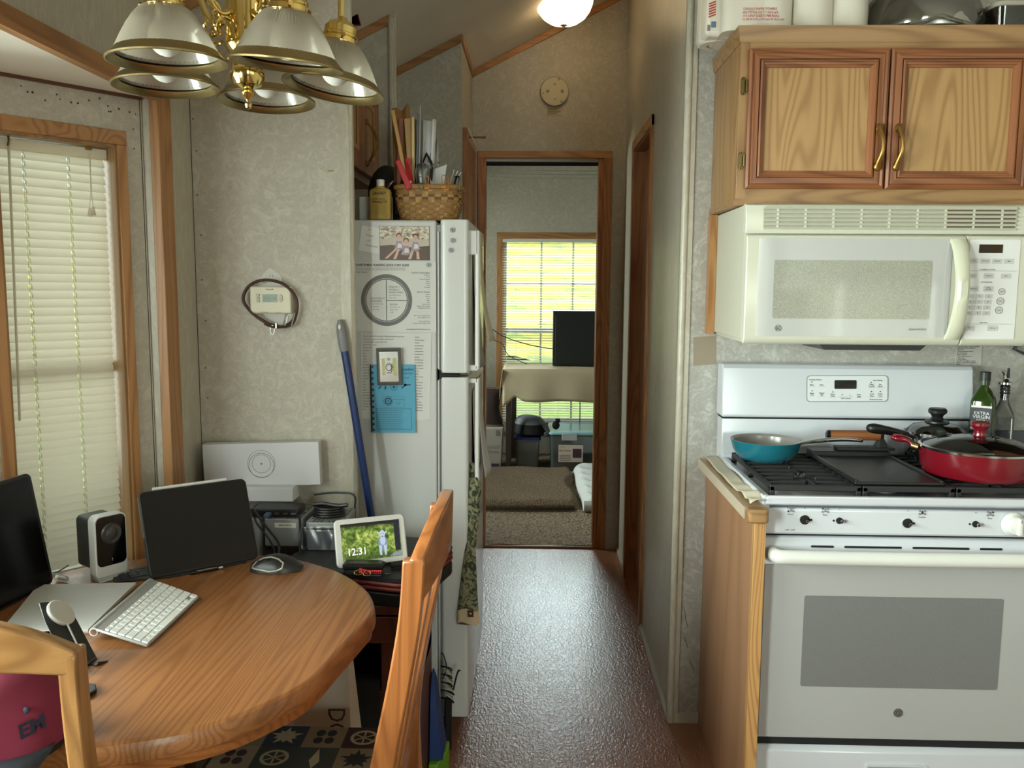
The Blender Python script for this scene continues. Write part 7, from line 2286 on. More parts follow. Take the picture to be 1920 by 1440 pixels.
# laptop screen at the far left
lp_ = thing('laptop_screen', 'tall black glossy screen leaning at the left edge of the table', 'screen', (-1.17, 1.76, TZ))
mb = MB().m(mat('screen_shell', (34, 36, 40), 0.4))
A_, B2_, C2_, D2_ = Vector((-1.143, 1.93, TZ + 0.001)), Vector((-1.178, 1.918, 1.02)), Vector((-1.205, 1.56, 1.02)), Vector((-1.17, 1.57, TZ + 0.001))
def qd(u, v):
    return A_.lerp(D2_, u).lerp(B2_.lerp(C2_, u), v)
nn = (D2_ - A_).cross(B2_ - A_).normalized()
if nn.x < 0:
    nn = -nn
oq = [qd(a, b_) for a, b_ in rrect(0, 1, 0, 1, 0.05, 5)]
mb.loft([[tuple(p - nn * 0.009) for p in oq], [tuple(p) for p in oq]])
part(lp_, 'shell', mb, bevel=0.002)
iq = [qd(a, b_) for a, b_ in rrect(0.03, 0.97, 0.02, 0.97, 0.03, 5)]
part(lp_, 'screen', MB().m(mat('screen_black', (10, 9, 9), 0.22, spec=0.3)).loft([[tuple(p) for p in iq], [tuple(p + nn * 0.001) for p in iq]]))

# notepad
np_ = thing('notepad', 'white ruled notepad lying open on the table under the keyboard edge', 'notepad', (-1.05, 1.79, TZ))
q_ = [(-1.081, 1.628, 0.758), (-0.909, 1.644, 0.758), (-0.94, 1.919, 0.758), (-1.16, 1.894, 0.758)]
def nq(u, v, dz=0.0):
    a = Vector(q_[0]).lerp(Vector(q_[1]), u); b_ = Vector(q_[3]).lerp(Vector(q_[2]), u)
    p = a.lerp(b_, v)
    return (p.x, p.y, p.z + dz)
mb = MB().m(mat('pad_card', (176, 150, 132), 0.8)).loft([[nq(u, v, -0.0075) for u, v in ((-0.01, -0.01), (1.01, -0.01), (1.01, 1.01), (-0.01, 1.01))], [nq(u, v, -0.005) for u, v in ((-0.01, -0.01), (1.01, -0.01), (1.01, 1.01), (-0.01, 1.01))]])
part(np_, 'backing', mb)
mb = MB().m(paper_white).loft([[nq(u, v, -0.005) for u, v in ((0, 0), (1, 0), (1, 1), (0, 1))], [nq(u, v, 0.0) for u, v in ((0, 0), (1, 0), (1, 1), (0, 1))]])
pg = part(np_, 'page', mb)
mb = MB().m(mat('rule_grey', (190, 192, 192), 0.8))
for i in range(24):
    v = 0.06 + i * 0.038
    mb.poly([nq(0.02, v, 0.0004), nq(0.98, v, 0.0004), nq(0.98, v + 0.006, 0.0004), nq(0.02, v + 0.006, 0.0004)])
part(pg, 'ruling', mb)

# keyboard, propped on the pad
kbd = thing('keyboard', 'slim aluminium keyboard with white keys propped on the notepad', 'keyboard', (-0.76, 1.725, TZ), (0, 0, 0))
ORG[kbd] = Vector((0, 0, 0))
kbd.location = (0, 0, 0)
FL, FR_ = Vector((-0.755, 1.577, 0.756)), Vector((-0.758, 1.842, 0.756))
BL, BR = Vector((-0.881, 1.607, 0.778)), Vector((-0.897, 1.894, 0.778))
kn_ = (FR_ - FL).cross(BL - FL).normalized()
if kn_.z < 0:
    kn_ = -kn_
def kp_(u, v, d=0.0):
    p = FL.lerp(FR_, u).lerp(BL.lerp(BR, u), v) + kn_ * d
    return tuple(p)
alu = mat('keyboard_aluminium', (178, 180, 178), 0.38, 0.5)
mb = MB().m(alu)
oq = rrect(0, 1, 0, 1, 0.03, 4)
mb.loft([[kp_(u, v, -0.005) for u, v in oq], [kp_(u, v, 0.0) for u, v in oq]])
part(kbd, 'plate', mb, bevel=0.001)
mb = MB().m(alu).tube([Vector(kp_(0.0, 0.955, -0.008)), Vector(kp_(1.0, 0.955, -0.008))], 0.0095, 18)
bc = part(kbd, 'battery_tube', mb)
mb = MB().m(mat('tube_cap', (206, 208, 206), 0.3)).tube([Vector(kp_(-0.004, 0.955, -0.008)), Vector(kp_(0.002, 0.955, -0.008))], 0.0088, 18).m(chrome).tube([Vector(kp_(-0.006, 0.955, -0.008)), Vector(kp_(-0.003, 0.955, -0.008))], 0.006, 18)
part(bc, 'end_cap', mb)
keyw = mat('key_white', (226, 228, 224), 0.45)
rows__ = [(0.02, 0.115, [1, 1, 1, 1.25, 5.0, 1.25, 1, 0.92, 0.92, 0.92]), (0.15, 0.125, [2.25] + [1] * 10 + [2.25]), (0.29, 0.125, [1.75] + [1] * 11 + [1.75]), (0.43, 0.125, [1.5] + [1] * 13), (0.57, 0.125, [1] * 13 + [1.5]), (0.71, 0.075, [1.035] * 14)]
LET = ['', 'ZXCVBNM,./', 'ASDFGHJKL;\'', 'QWERTYUIOP[]\\', '`1234567890-=', '']
for ri, (v0, hv, ws) in enumerate(rows__):
    tot = sum(ws)
    u = 0.012
    for ki, w_ in enumerate(ws):
        du = 0.976 * w_ / tot
        k0_, k1_ = u + 0.006, u + du - 0.006
        u += du
        if ri == 0 and ki == 8:
            hv_ = 0.055
        else:
            hv_ = hv
        mb = MB().m(keyw).loft([[kp_(a, b_, 0.0003) for a, b_ in rrect(k0_, k1_, v0, v0 + hv_, 0.008, 2)], [kp_(a, b_, 0.0028) for a, b_ in rrect(k0_ + 0.001, k1_ - 0.001, v0 + 0.002, v0 + hv_ - 0.002, 0.008, 2)]])
        ch_ = ''
        if 1 <= ri <= 4:
            j = ki - (1 if ri in (1, 2, 3) else 0)
            if 0 <= j < len(LET[ri]):
                ch_ = LET[ri][j]
        else:
            ch_ = {0: ['fn', 'ctrl', 'alt', 'cmd', '', 'cmd', 'alt', '<', '', '>'], 5: ['esc'] + ['F%d' % q for q in range(1, 13)] + ['']}[ri][ki]
        if ch_:
            cpt = Vector(kp_((k0_ + k1_) / 2, v0 + hv_ / 2, 0.0031))
            mb.m(grey_ink).text(ch_, 0.0062 if len(ch_) == 1 else 0.0042, cpt, xd=(FR_ - FL), yd=(BL - FL), align='CENTER')
        part(kbd, 'key', mb)

# charging stand for a phone
cs_ = thing('charging_stand', 'black folding phone stand carrying a round white charging puck', 'stand', (0, 0, 0))
cs_.location = (0, 0, 0)
B0 = Vector((-0.834, 1.489, 0.756)); T0 = Vector((-0.925, 1.55, 0.852))
wx = Vector((0.03, 1.0, 0)).normalized()
up_ = (T0 - B0).normalized()
wx = (wx - up_ * wx.dot(up_)).normalized()
nz_ = wx.cross(up_)
if nz_.x < 0:
    nz_ = -nz_
def sp3(a, b_, d=0.0):
    return tuple(B0 + wx * a + up_ * b_ + nz_ * d)
L_ = (T0 - B0).length
sm_ = mat('stand_black', (28, 30, 30), 0.45)
mb = MB().m(sm_)
o_ = [(-0.036, 0.0), (-0.012, 0.0), (-0.010, 0.012), (0.010, 0.012), (0.012, 0.0), (0.036, 0.0), (0.036, L_ * 0.7), (0.028, L_), (-0.028, L_), (-0.036, L_ * 0.7)]
mb.loft([[sp3(a, b_, -0.003) for a, b_ in o_], [sp3(a, b_, 0.0) for a, b_ in o_]])
part(cs_, 'back_plate', mb, bevel=0.001)
for s_ in (-1, 1):
    mb = MB().m(sm_)
    R_ = []
    for k in range(7):
        a = radians(15 * k)
        R_.append([sp3(s_ * 0.024 - 0.012, -0.012 * sin(a) + 0.002, 0.018 * (1 - cos(a)) + 0.0), sp3(s_ * 0.024 + 0.012, -0.012 * sin(a) + 0.002, 0.018 * (1 - cos(a))), sp3(s_ * 0.024 + 0.012, -0.012 * sin(a) - 0.001, 0.018 * (1 - cos(a)) - 0.002), sp3(s_ * 0.024 - 0.012, -0.012 * sin(a) - 0.001, 0.018 * (1 - cos(a)) - 0.002)])
    mb.loft(R_)
    part(cs_, 'hook', mb)
mb = MB().m(sm_).tube([sp3(-0.042, L_ * 0.55, -0.016), sp3(0.038, L_ * 0.55, -0.016)], 0.0095, 18)
hb = part(cs_, 'hinge_barrel', mb)
mb = MB().m(chrome).tube([sp3(-0.0425, L_ * 0.55, -0.016), sp3(-0.0405, L_ * 0.55, -0.016)], 0.0102, 20).m(black_gloss).tube([sp3(-0.0435, L_ * 0.55, -0.016), sp3(-0.0415, L_ * 0.55, -0.016)], 0.0085, 20)
part(hb, 'chrome_ring', mb)
mb = MB().m(sm_).loft([[sp3(-0.012, L_ * 0.5, -0.02), sp3(0.012, L_ * 0.5, -0.02), sp3(0.012, L_ * 0.5, -0.026), sp3(-0.012, L_ * 0.5, -0.026)], [(B0.x - 0.075, B0.y + 0.012, TZ + 0.001), (B0.x - 0.075, B0.y + 0.036, TZ + 0.001), (B0.x - 0.082, B0.y + 0.036, TZ + 0.001), (B0.x - 0.082, B0.y + 0.012, TZ + 0.001)]])
mb.prism(rrect(B0.x - 0.11, B0.x + 0.005, B0.y - 0.03, B0.y + 0.04, 0.01), 'Z', TZ + 0.0005, TZ + 0.005)
part(cs_, 'foot', mb)
pkc = Vector(sp3(0.004, L_ * 0.80, 0.0))
mb = MB().m(white_plastic).tube([pkc - nz_ * -0.0005, pkc + nz_ * 0.0055, pkc + nz_ * 0.0065], [0.0285, 0.0285, 0.0272], 36).m(mat('puck_face', (196, 198, 192), 0.5)).tube([pkc + nz_ * 0.0066, pkc + nz_ * 0.0072], [0.0266, 0.0262], 36)
pk = part(cs_, 'charging_puck', mb, label='round white charging puck')
mb = MB().m(white_plastic).tube([Vector(sp3(0.004, L_ * 0.80 - 0.028, 0.004)), Vector(sp3(0.004, L_ * 0.4, 0.003)), Vector(sp3(0.002, 0.018, 0.003)), Vector(sp3(-0.004, 0.004, 0.001))], 0.0018, 8)
part(pk, 'cable', mb)

# mouse
mo = turned('mouse', 'sculpted black wireless mouse with silver rim on the table edge', 'mouse', (-0.645, 2.05, TZ), radians(5))
mb = MB().m(mat('mouse_black', (24, 24, 26), 0.38))
R_ = []
for i in range(15):
    u = i / 14
    x = -0.062 + 0.124 * u
    h_ = 0.040 * (sin(pi * min(1, 0.10 + u * 0.86)) ** 0.62) * (0.80 + 0.2 * sin(pi * u))
    w_ = 0.040 * (sin(pi * (0.06 + 0.88 * u)) ** 0.45) * (1 - 0.14 * math.exp(-((u - 0.40) / 0.16) ** 2))
    yo = -0.004 * math.exp(-((u - 0.4) / 0.2) ** 2)
    R_.append([(x, yo + w_ * cos(a), 0.001 + (h_ * sin(a) ** 0.8 if sin(a) > 0 else 0)) for a in [pi * k / 12 for k in range(13)]])
mb.loft(R_)
part(mo, 'body', mb)
def mpt(u, a, lift=0.0012):
    x = -0.062 + 0.124 * u
    h_ = 0.040 * (sin(pi * min(1, 0.10 + u * 0.86)) ** 0.62) * (0.80 + 0.2 * sin(pi * u)) + lift
    w_ = 0.040 * (sin(pi * (0.06 + 0.88 * u)) ** 0.45) * (1 - 0.14 * math.exp(-((u - 0.40) / 0.16) ** 2)) + lift
    yo = -0.004 * math.exp(-((u - 0.4) / 0.2) ** 2)
    return (x, yo + w_ * cos(a), 0.001 + h_ * max(0, sin(a)) ** 0.8)
mb = MB().m(mat('mouse_silver', (176, 172, 160), 0.3, 0.6)).tube([mpt(u, -a) if False else mpt(u, a) for u, a in ((0.05, pi * 0.80), (0.12, pi * 0.66), (0.25, pi * 0.62), (0.42, pi * 0.64), (0.58, pi * 0.70), (0.68, pi * 0.78), (0.66, pi * 0.90), (0.55, pi * 0.955), (0.40, pi * 0.965), (0.25, pi * 0.93), (0.12, pi * 0.90), (0.05, pi * 0.84))], 0.0022, 6, flat=0.6)
part(mo, 'silver_band', mb, label='silver band')
mb = MB().m(black_gloss).ball(mpt(0.22, pi * 0.70), (0.009, 0.0035, 0.002), 10, 6).ball(mpt(0.36, pi * 0.70), (0.008, 0.0035, 0.002), 10, 6)
part(mo, 'thumb_button', mb)

# phone and slip of paper near the chair
single('phone', MB().m(mat('phone_black', (22, 22, 23), 0.2)).prism([(-0.90, 1.33), (-0.785, 1.352), (-0.764, 1.366), (-0.760, 1.392), (-0.772, 1.412), (-0.80, 1.416), (-0.905, 1.40)], 'Z', TZ + 0.0005, TZ + 0.008), None, 'black phone lying flat on the table behind the near chair post', 'phone', bevel=0.002)
single('paper_slip', MB().m(paper_white).prism([(-0.86, 1.30), (-0.79, 1.31), (-0.785, 1.345), (-0.86, 1.328)], 'Z', TZ + 0.0005, TZ + 0.0015), None, 'white paper slip on the table beside the black phone', 'paper')

# ================================================================= stand behind the table and what is on it
sd_ = thing('side_cabinet', 'dark cherry low cabinet between dining table and refrigerator', 'cabinet', (-0.56, 2.3, 0))
mb = MB().m(darkwood).box(-0.84, -0.305, 2.12, 2.43, 0.0, 0.40).box(-0.84, -0.305, 2.10, 2.435, 0.615, 0.64)
mb.box(-0.84, -0.305, 2.42, 2.43, 0.40, 0.615).box(-0.84, -0.82, 2.12, 2.43, 0.40, 0.615).box(-0.325, -0.305, 2.12, 2.43, 0.40, 0.615)
mb.box(-0.40, -0.305, 2.121, 2.43, 0.40, 0.55).box(-0.84, -0.52, 2.121, 2.43, 0.40, 0.55)
part(sd_, 'body', mb, bevel=0.003)
part(sd_, 'drawer', MB().m(darkwood).box(-0.83, -0.315, 2.108, 2.125, 0.535, 0.608), bevel=0.003)
part(sd_, 'recess_shade', MB().m(black_matte).box(-0.517, -0.403, 2.122, 2.16, 0.30, 0.43).box(-0.517, -0.403, 2.1165, 2.1195, 0.30, 0.425))  # black boxes painting the shade of an opening in the cabinet front
LCM = Matrix.Translation((-0.308, 2.072, 0)) @ Matrix.Rotation(radians(-15), 4, 'Z') @ Matrix.Translation((0.308, -2.072, 0))
lc = thing('laptop_case', 'black zippered case with red edge on the dark cabinet', 'case', (-0.48, 2.27, 0.64))
mb = MB(LCM).m(black_plastic).loft([[(x, y, z) for x, y in rrect(-0.70, -0.310, 2.075, 2.40, 0.05, 5)] for z in (0.6405, 0.676)])
part(lc, 'lower_case', mb, bevel=0.004)
mb = MB(LCM).m(mat('case_red', (112, 36, 30), 0.6))
for z in (0.687, 0.6995):
    mb.loft([[(x, y, zz_) for x, y in rrect(-0.702 + d, -0.308 - d, 2.072 + d, 2.402 - d, 0.05, 5)] for zz_, d in ((z - 0.005, 0.002), (z, 0.0), (z + 0.0045, 0.002))])
part(lc, 'red_edge', mb, label='red zippered edge')
mb = MB(LCM).m(mat('case_black', (30, 30, 31), 0.55)).loft([[(x, y, z) for x, y in rrect(-0.702 + d, -0.308 - d, 2.072 + d, 2.402 - d, 0.05, 5)] for z, d in ((0.706, 0.003), (0.718, 0.001), (0.726, 0.008))])
part(lc, 'top_cover', mb)
CT = 0.7265

# smart display with a lamb in a meadow
es = thing('smart_display', 'white framed smart display showing a lamb in grass and the time', 'display', (-0.423, 2.155, CT), (0, 0, radians(21)))
tilt = radians(20)
Me = Matrix(((1, 0, 0, 0), (0, sin(tilt), cos(tilt), 0), (0, cos(tilt), -sin(tilt), 0.004), (0, 0, 0, 1)))   # x, up, back
Me = Me @ Matrix.Rotation(radians(1.0), 4, 'Z')
mb = MB(Me).m(white_plastic).prism(rrect(-0.0935, 0.0935, 0.0, 0.125, 0.013, 6), 'Z', 0.0, 0.012)
part(es, 'bezel', mb, bevel=0.003)
part(es, 'base', MB(Me).m(mat('display_body', (190, 190, 188), 0.6)).loft([[(-0.08, 0.004, 0.012), (0.08, 0.004, 0.012), (0.08, 0.11, 0.012), (-0.08, 0.11, 0.012)], [(-0.06, 0.012, 0.070), (0.06, 0.012, 0.070), (0.06, 0.04, 0.070), (-0.06, 0.04, 0.070)]]), bevel=0.004)
scr = mat('meadow_screen', (10, 10, 10), 0.2)
t = NT(scr)
vg = t.coords((1, 1, 1))
g1 = t.ramp(t.noise(vg, 62, 5, 0.75, 0.6), [(0.32, (16, 30, 12)), (0.50, (92, 126, 44)), (0.66, (196, 206, 110))])
sp_x = t.n('ShaderNodeSeparateXYZ'); t.l(vg, sp_x.inputs[0])
band = t.math('MULTIPLY', sp_x.outputs[2], 9.5)
g2 = t.mix(g1, (26, 24, 20), t.ramp(band, [(0.86, (0, 0, 0)), (0.98, (255, 255, 255))]))
g2 = t.mix(g2, (20, 34, 18), t.ramp(band, [(0.20, (190, 190, 190)), (0.46, (0, 0, 0))]))
t.l(g2, t.b.inputs['Emission Color'])
t.b.inputs['Emission Strength'].default_value = 1.15
mb = MB(Me).m(scr).box(-0.0775, 0.0775, 0.0155, 0.1115, -0.0012, 0.001)
sc_ = part(es, 'screen', mb)
lit = lambda n_, c_: mat('screen_' + n_, (10, 10, 10), 0.3, emit=c_, estr=0.85)
mb = MB(Me)
def lay(pts, m_, k):
    mb.m(m_).add([(x, y, -0.0012 - 0.0003 * k) for x, y in pts], [tuple(range(len(pts)))])
lam, lam2, lam3 = lit('lamb_white', (206, 222, 240)), lit('lamb_shade', (140, 160, 186)), lit('lamb_dark', (40, 46, 56))
ex_, ey_ = 0.030, 0.056
lay([(ex_ + 0.0125 * cos(2 * pi * k / 20), ey_ - 0.002 + 0.019 * sin(2 * pi * k / 20)) for k in range(20)], lam2, 1)
for dx in (-0.0075, 0.0055):
    lay([(ex_ + dx - 0.003, ey_ - 0.034), (ex_ + dx + 0.003, ey_ - 0.034), (ex_ + dx + 0.004, ey_ - 0.008), (ex_ + dx - 0.004, ey_ - 0.008)], lam, 2)
lay([(ex_ + 0.0075 * cos(2 * pi * k / 16), ey_ + 0.004 + 0.012 * sin(2 * pi * k / 16)) for k in range(16)], lam, 2)
lay([(ex_ + 0.0078 * cos(2 * pi * k / 16), ey_ + 0.021 + 0.0098 * sin(2 * pi * k / 16)) for k in range(16)], lam, 3)
for s_ in (-1, 1):
    lay([(ex_ + s_ * 0.006, ey_ + 0.024), (ex_ + s_ * 0.013, ey_ + 0.029), (ex_ + s_ * 0.013, ey_ + 0.025), (ex_ + s_ * 0.007, ey_ + 0.020)], lam, 3)
    lay([(ex_ + s_ * 0.0035 + 0.0011 * cos(k * pi / 3), ey_ + 0.022 + 0.0013 * sin(k * pi / 3)) for k in range(6)], lam3, 4)
lay([(ex_ - 0.0022, ey_ + 0.0155), (ex_ + 0.0022, ey_ + 0.0155), (ex_, ey_ + 0.012)], lam3, 4)
lay([(0.062, 0.032), (0.0765, 0.030), (0.0765, 0.1105), (0.062, 0.1105)], lit('post_dark', (34, 36, 50)), 1)
lay([(0.045, 0.017), (0.0765, 0.017), (0.0765, 0.028), (0.055, 0.025)], lit('path_grey', (150, 160, 170)), 2)
for i in range(26):
    x = -0.07 + 0.125 * ((i * 37) % 26) / 26
    lay([(x, 0.016), (x + 0.002, 0.016), (x + 0.003 * sin(i), 0.030 + 0.008 * ((i * 7) % 5) / 5)], lit('blade', (58, 90, 34)), 4)
part(sc_, 'picture', mb)
mb = MB(Me).m(mat('screen_time', (10, 10, 10), 0.3, emit=(255, 255, 255), estr=1.1)).text('12:31', 0.026, (-0.066, 0.0375, -0.003), xd=(1, 0, 0), yd=(0, 1, 0), bold=0.01, wide=0.92)
part(sc_, 'time', mb, label='white digits 12:31')

# wallet, keys, cards on the case
mb = MB().m(mat('wallet_black', (20, 20, 20), 0.35)).loft([[(x, y, z) for x, y in rrect(-0.492 + d, -0.385 - d, 2.09 + d, 2.135 - d, 0.012, 4)] for z, d in ((CT + 0.0105, 0.003), (CT + 0.015, 0.0), (CT + 0.021, 0.0), (CT + 0.026, 0.006))])
mb.loft([[(x, y, z) for x, y in rrect(-0.49 + d, -0.39 - d, 2.085 + d, 2.13 - d, 0.012, 4)] for z, d in ((CT + 0.0005, 0.001), (CT + 0.0105, 0.002))])
single('wallet', mb, None, 'thick black leather wallet in front of the smart display', 'wallet')
kt = thing('key_ring', 'bunch of keys with a beaded red tag in front of the wallet', 'keys', (-0.44, 2.07, CT))
mb = MB().m(mat('red_beads', (168, 26, 30), 0.4))
pa, pb = Vector((-0.442, 2.083, 0.739)), Vector((-0.39, 2.083, 0.727))
for i in range(12):
    p = pa.lerp(pb, i / 11)
    for dz in (-0.003, 0.003):
        mb.ball((p.x, p.y + dz * 0.4, max(p.z, CT + 0.008) + dz), 0.0035, 8, 6)
part(kt, 'red_tag', mb, label='beaded red tag')
mb = MB().m(brass_dull)
for c_ in ((-0.447, 2.08, 0.735), (-0.424, 2.076, 0.721)):
    mb.tube([(c_[0] + 0.010 * cos(2 * pi * k / 20), c_[1] + 0.004 * sin(2 * pi * k / 20), max(c_[2], CT + 0.008) + 0.005 * sin(2 * pi * k / 20)) for k in range(20)], 0.0013, 6, closed=True)
part(kt, 'ring', mb)
mb = MB().m(steel).box(-0.435, -0.39, 2.078, 2.089, CT + 0.0005, CT + 0.003)
part(kt, 'key', mb)
single('card_holder', MB().m(mat('card_black', (26, 28, 30), 0.25)).prism(rrect(-0.425, -0.365, 2.077, 2.084, 0.003), 'Z', CT + 0.0032, CT + 0.007), None, 'flat black card holder in front of the keys at the case edge', 'card')
single('sunglasses_case', MB().m(black_matte).tube([(-0.375, 2.14, CT + 0.009), (-0.345, 2.15, CT + 0.010), (-0.325, 2.155, CT + 0.006)], [0.008, 0.009, 0.004], 10), None, 'small black cloth pouch right of the wallet', 'pouch')

# grey docks, hub, boxes, cables
dockm = mat('dock_silver', (150, 152, 154), 0.38, 0.3)
docks = []
for i, (x0, x1, yf, lab, txt) in enumerate(((-0.835, -0.770, 2.31, 'silver drive dock mostly hidden behind the tablet, leftmost of three', ''), (-0.762, -0.652, 2.31, 'silver drive dock in the middle under the black hub', 'MIDDLE DOCK'), (-0.636, -0.528, 2.28, 'silver drive dock on the right with a coiled cable on top', 'MODULE DOCK 2'))):
    yb_ = yf + 0.16
    d_ = thing('drive_dock', lab, 'computer drive', ((x0 + x1) / 2, yf + 0.08, 0.7265 if x0 > -0.7 else 0.641), (0, 0, 0), 'silver drive docks')
    zb_ = 0.641 if x1 < -0.70 else 0.7265
    mb = MB().m(dockm).loft([[(x, y, z) for x, y in rrect(x0, x1, yf, yb_, 0.012, 4)] for z in (zb_, 0.806)])
    part(d_, 'body', mb, bevel=0.003)
    mb = MB().m(black_matte)
    rr = random.Random(i)
    for a in range(9):
        for b_ in range(10):
            xx, yy = x0 + 0.011 + (x1 - x0 - 0.022) * a / 8, yf + 0.009 + 0.0155 * b_
            if rr.random() < 0.75:
                mb.box(xx - 0.003, xx + 0.003, yy - 0.0022, yy + 0.0022, 0.806, 0.8066)
    part(d_, 'vent_holes', mb)
    if txt:
        mb = MB().m(mat('label_tape', (206, 204, 190), 0.5)).box(x0 + 0.032, x1 - 0.018, yf - 0.0008, yf + 0.001, 0.781, 0.795)
        lb_ = part(d_, 'label', mb)
        part(lb_, 'lettering', MB().m(ink).text(txt, 0.0058, ((x0 + x1) / 2 + 0.007, yf - 0.0011, 0.788), align='CENTER', bold=0.02, wide=0.9))
hb = thing('usb_hub', 'black powered hub with a row of ports on top of the docks', 'hub', (-0.72, 2.34, 0.8066))
part(hb, 'body', MB().m(black_plastic).box(-0.80, -0.668, 2.325, 2.40, 0.8075, 0.829), bevel=0.003)
for x in (-0.727, -0.704, -0.681):
    part(hb, 'port', MB().m(steel).box(x - 0.0065, x + 0.0065, 2.3235, 2.327, 0.815, 0.820))
part(hb, 'blue_plug', MB().m(mat('plug_blue', (70, 90, 130), 0.5)).box(-0.757, -0.742, 2.295, 2.324, 0.812, 0.822), bevel=0.002)
mb = MB().m(black_plastic)
for k in range(4):
    mb.tube([(-0.586 + (0.044 - 0.002 * k) * cos(2 * pi * j / 28), 2.35 + (0.034 - 0.002 * k) * sin(2 * pi * j / 28), 0.812 + 0.0065 * k) for j in range(28)], 0.0042, 8, closed=True)
mb.tube(spline([(-0.63, 2.35, 0.838), (-0.60, 2.345, 0.842), (-0.56, 2.34, 0.838), (-0.53, 2.335, 0.842)], 5), 0.006, 8)
single('coiled_cable', mb, None, 'thick black cable coiled on top of the right silver dock', 'cable')
def cable(pts, r_, label, m_=black_plastic):
    single('cable', MB().m(m_).tube(spline(pts, 6), r_, 8), None, label, 'cable')
cable([(-0.795, 2.318, 0.820), (-0.775, 2.27, 0.842), (-0.735, 2.25, 0.80), (-0.695, 2.225, 0.765), (-0.690, 2.21, 0.735), (-0.690, 2.205, 0.70)], 0.0032, 'black cable arching down from the left end of the hub')
cable([(-0.790, 2.318, 0.808), (-0.765, 2.27, 0.80), (-0.728, 2.245, 0.77), (-0.706, 2.225, 0.74), (-0.703, 2.21, 0.70)], 0.0025, 'thin dark cable slanting down below the arching black cable')
cable([(-0.672, 2.318, 0.815), (-0.655, 2.295, 0.815), (-0.645, 2.262, 0.78), (-0.645, 2.255, 0.70)], 0.0032, 'black cable hanging straight down between the two labelled docks')
cable([(-0.66, 2.47, 0.836), (-0.60, 2.475, 0.842), (-0.54, 2.465, 0.838), (-0.532, 2.44, 0.80), (-0.53, 2.435, 0.75)], 0.0028, 'black cable along the wall behind the right dock')
single('zip_bag', MB().m(thin_glass('zip_bag_film', (206, 208, 214), 0.2, 0.22)).grid(lambda u, v: (-0.652 + 0.088 * u + 0.010 * v, 2.266 + 0.012 * v + 0.008 * sin(pi * u) * (1 - v) + 0.003 * sin(9 * u + 4 * v), 0.732 + 0.062 * v), 14, 12).box(-0.643, -0.553, 2.277, 2.2785, 0.786, 0.790), None, 'clear zip bag leaning against the right silver dock', 'bag')
bxm = mat('carton_white', (206, 206, 210), 0.55)
single('small_carton', MB().m(bxm).box(-0.895, -0.705, 2.405, 2.478, 0.8305, 0.872), None, 'plain small white carton standing on the black hub', 'box', bevel=0.0015)
rb_ = thing('router_box', 'large flat white box printed with thin concentric circles against the wall', 'box', (-0.81, 2.46, 0.873))
RBM = Matrix.Translation((-0.8075, 2.46, 0.931)) @ Matrix.Rotation(radians(-1.6), 4, 'Y') @ Matrix.Rotation(radians(3), 4, 'Z')
part(rb_, 'carton', MB(RBM).m(bxm).box(-0.170, 0.170, -0.018, 0.018, -0.0645, 0.0645), bevel=0.0015)
mb = MB(RBM).m(grey_ink)
for cz_, cx_, r_, w_ in ((0.003, 0.0, 0.0405, 0.0009), (-0.002, 0.0, 0.0372, 0.0013), (0.003, 0.0, 0.0275, 0.0009)):
    mb.ring(circ(cx_, cz_, r_, 48), circ(cx_, cz_, r_ - w_, 48), 'Y', -0.0186, -0.0178)
mb.prism(circ(0, 0.003, 0.0028, 12), 'Y', -0.0186, -0.0178)
part(rb_, 'printed_circles', mb)

# tote bag on the floor behind the seat
tg = thing('paper_bag', 'pale paper carrier bag on the floor under the table', 'bag', (-0.60, 2.03, 0))
mb = MB().m(mat('bag_ivory', (190, 176, 160), 0.7)).loft([[(-0.745, 1.98, 0.0), (-0.452, 1.98, 0.0), (-0.452, 2.09, 0.0), (-0.745, 2.09, 0.0)], [(-0.75, 1.985, 0.3), (-0.450, 1.985, 0.3), (-0.444, 2.085, 0.3), (-0.75, 2.085, 0.3)], [(-0.74, 2.015, 0.545), (-0.462, 2.015, 0.545), (-0.462, 2.06, 0.545), (-0.74, 2.06, 0.545)]])
part(tg, 'bag', mb)
mb = MB().m(mat('bag_ink', (60, 50, 44), 0.7)).text('DO', 0.062, (-0.487, 1.982, 0.425), xd=(0, 0, -1), yd=(1, 0, 0), wide=0.85)
part(tg, 'lettering', mb)

# ---- mop handle, dustpan, cords by the fridge
mp = thing('mop', 'blue pole mop with grey grip leaning between wall and refrigerator', 'mop', (-0.44, 2.49, 0))
d_ = Vector((0.083, -0.01, -0.574))
p0, p1 = Vector((-0.575, 2.482, 1.342)), Vector((-0.390, 2.505, 0.04))
dv = (p1 - p0).normalized()
part(mp, 'pole', MB().m(mat('pole_blue', (8, 38, 92), 0.35)).tube([p0 + dv * 0.05, p1], 0.0115, 16))
mb = MB().m(mat('grip_grey', (120, 122, 124), 0.5)).tube([p0 - dv * 0.015, p0, p0 + dv * 0.02, p0 + dv * 0.06, p0 + dv * 0.078], [0.006, 0.0115, 0.0145, 0.0150, 0.0125], 16)
gp = part(mp, 'grip', mb, label='grey grip')
part(gp, 'hang_hole', MB().m(mat('hole_pale', (220, 206, 196), 0.5)).ball(p0 + Vector((0, -0.0135, -0.006)), (0.004, 0.002, 0.008), 10, 6))
part(mp, 'head', MB().m(mat('mop_head', (90, 96, 104), 0.8)).box(-0.46, -0.325, 2.47, 2.545, 0.0, 0.045), bevel=0.01)
dp = thing('dustpan', 'dark blue dustpan with green lip standing on the floor by the refrigerator', 'dustpan', (-0.29, 2.42, 0))
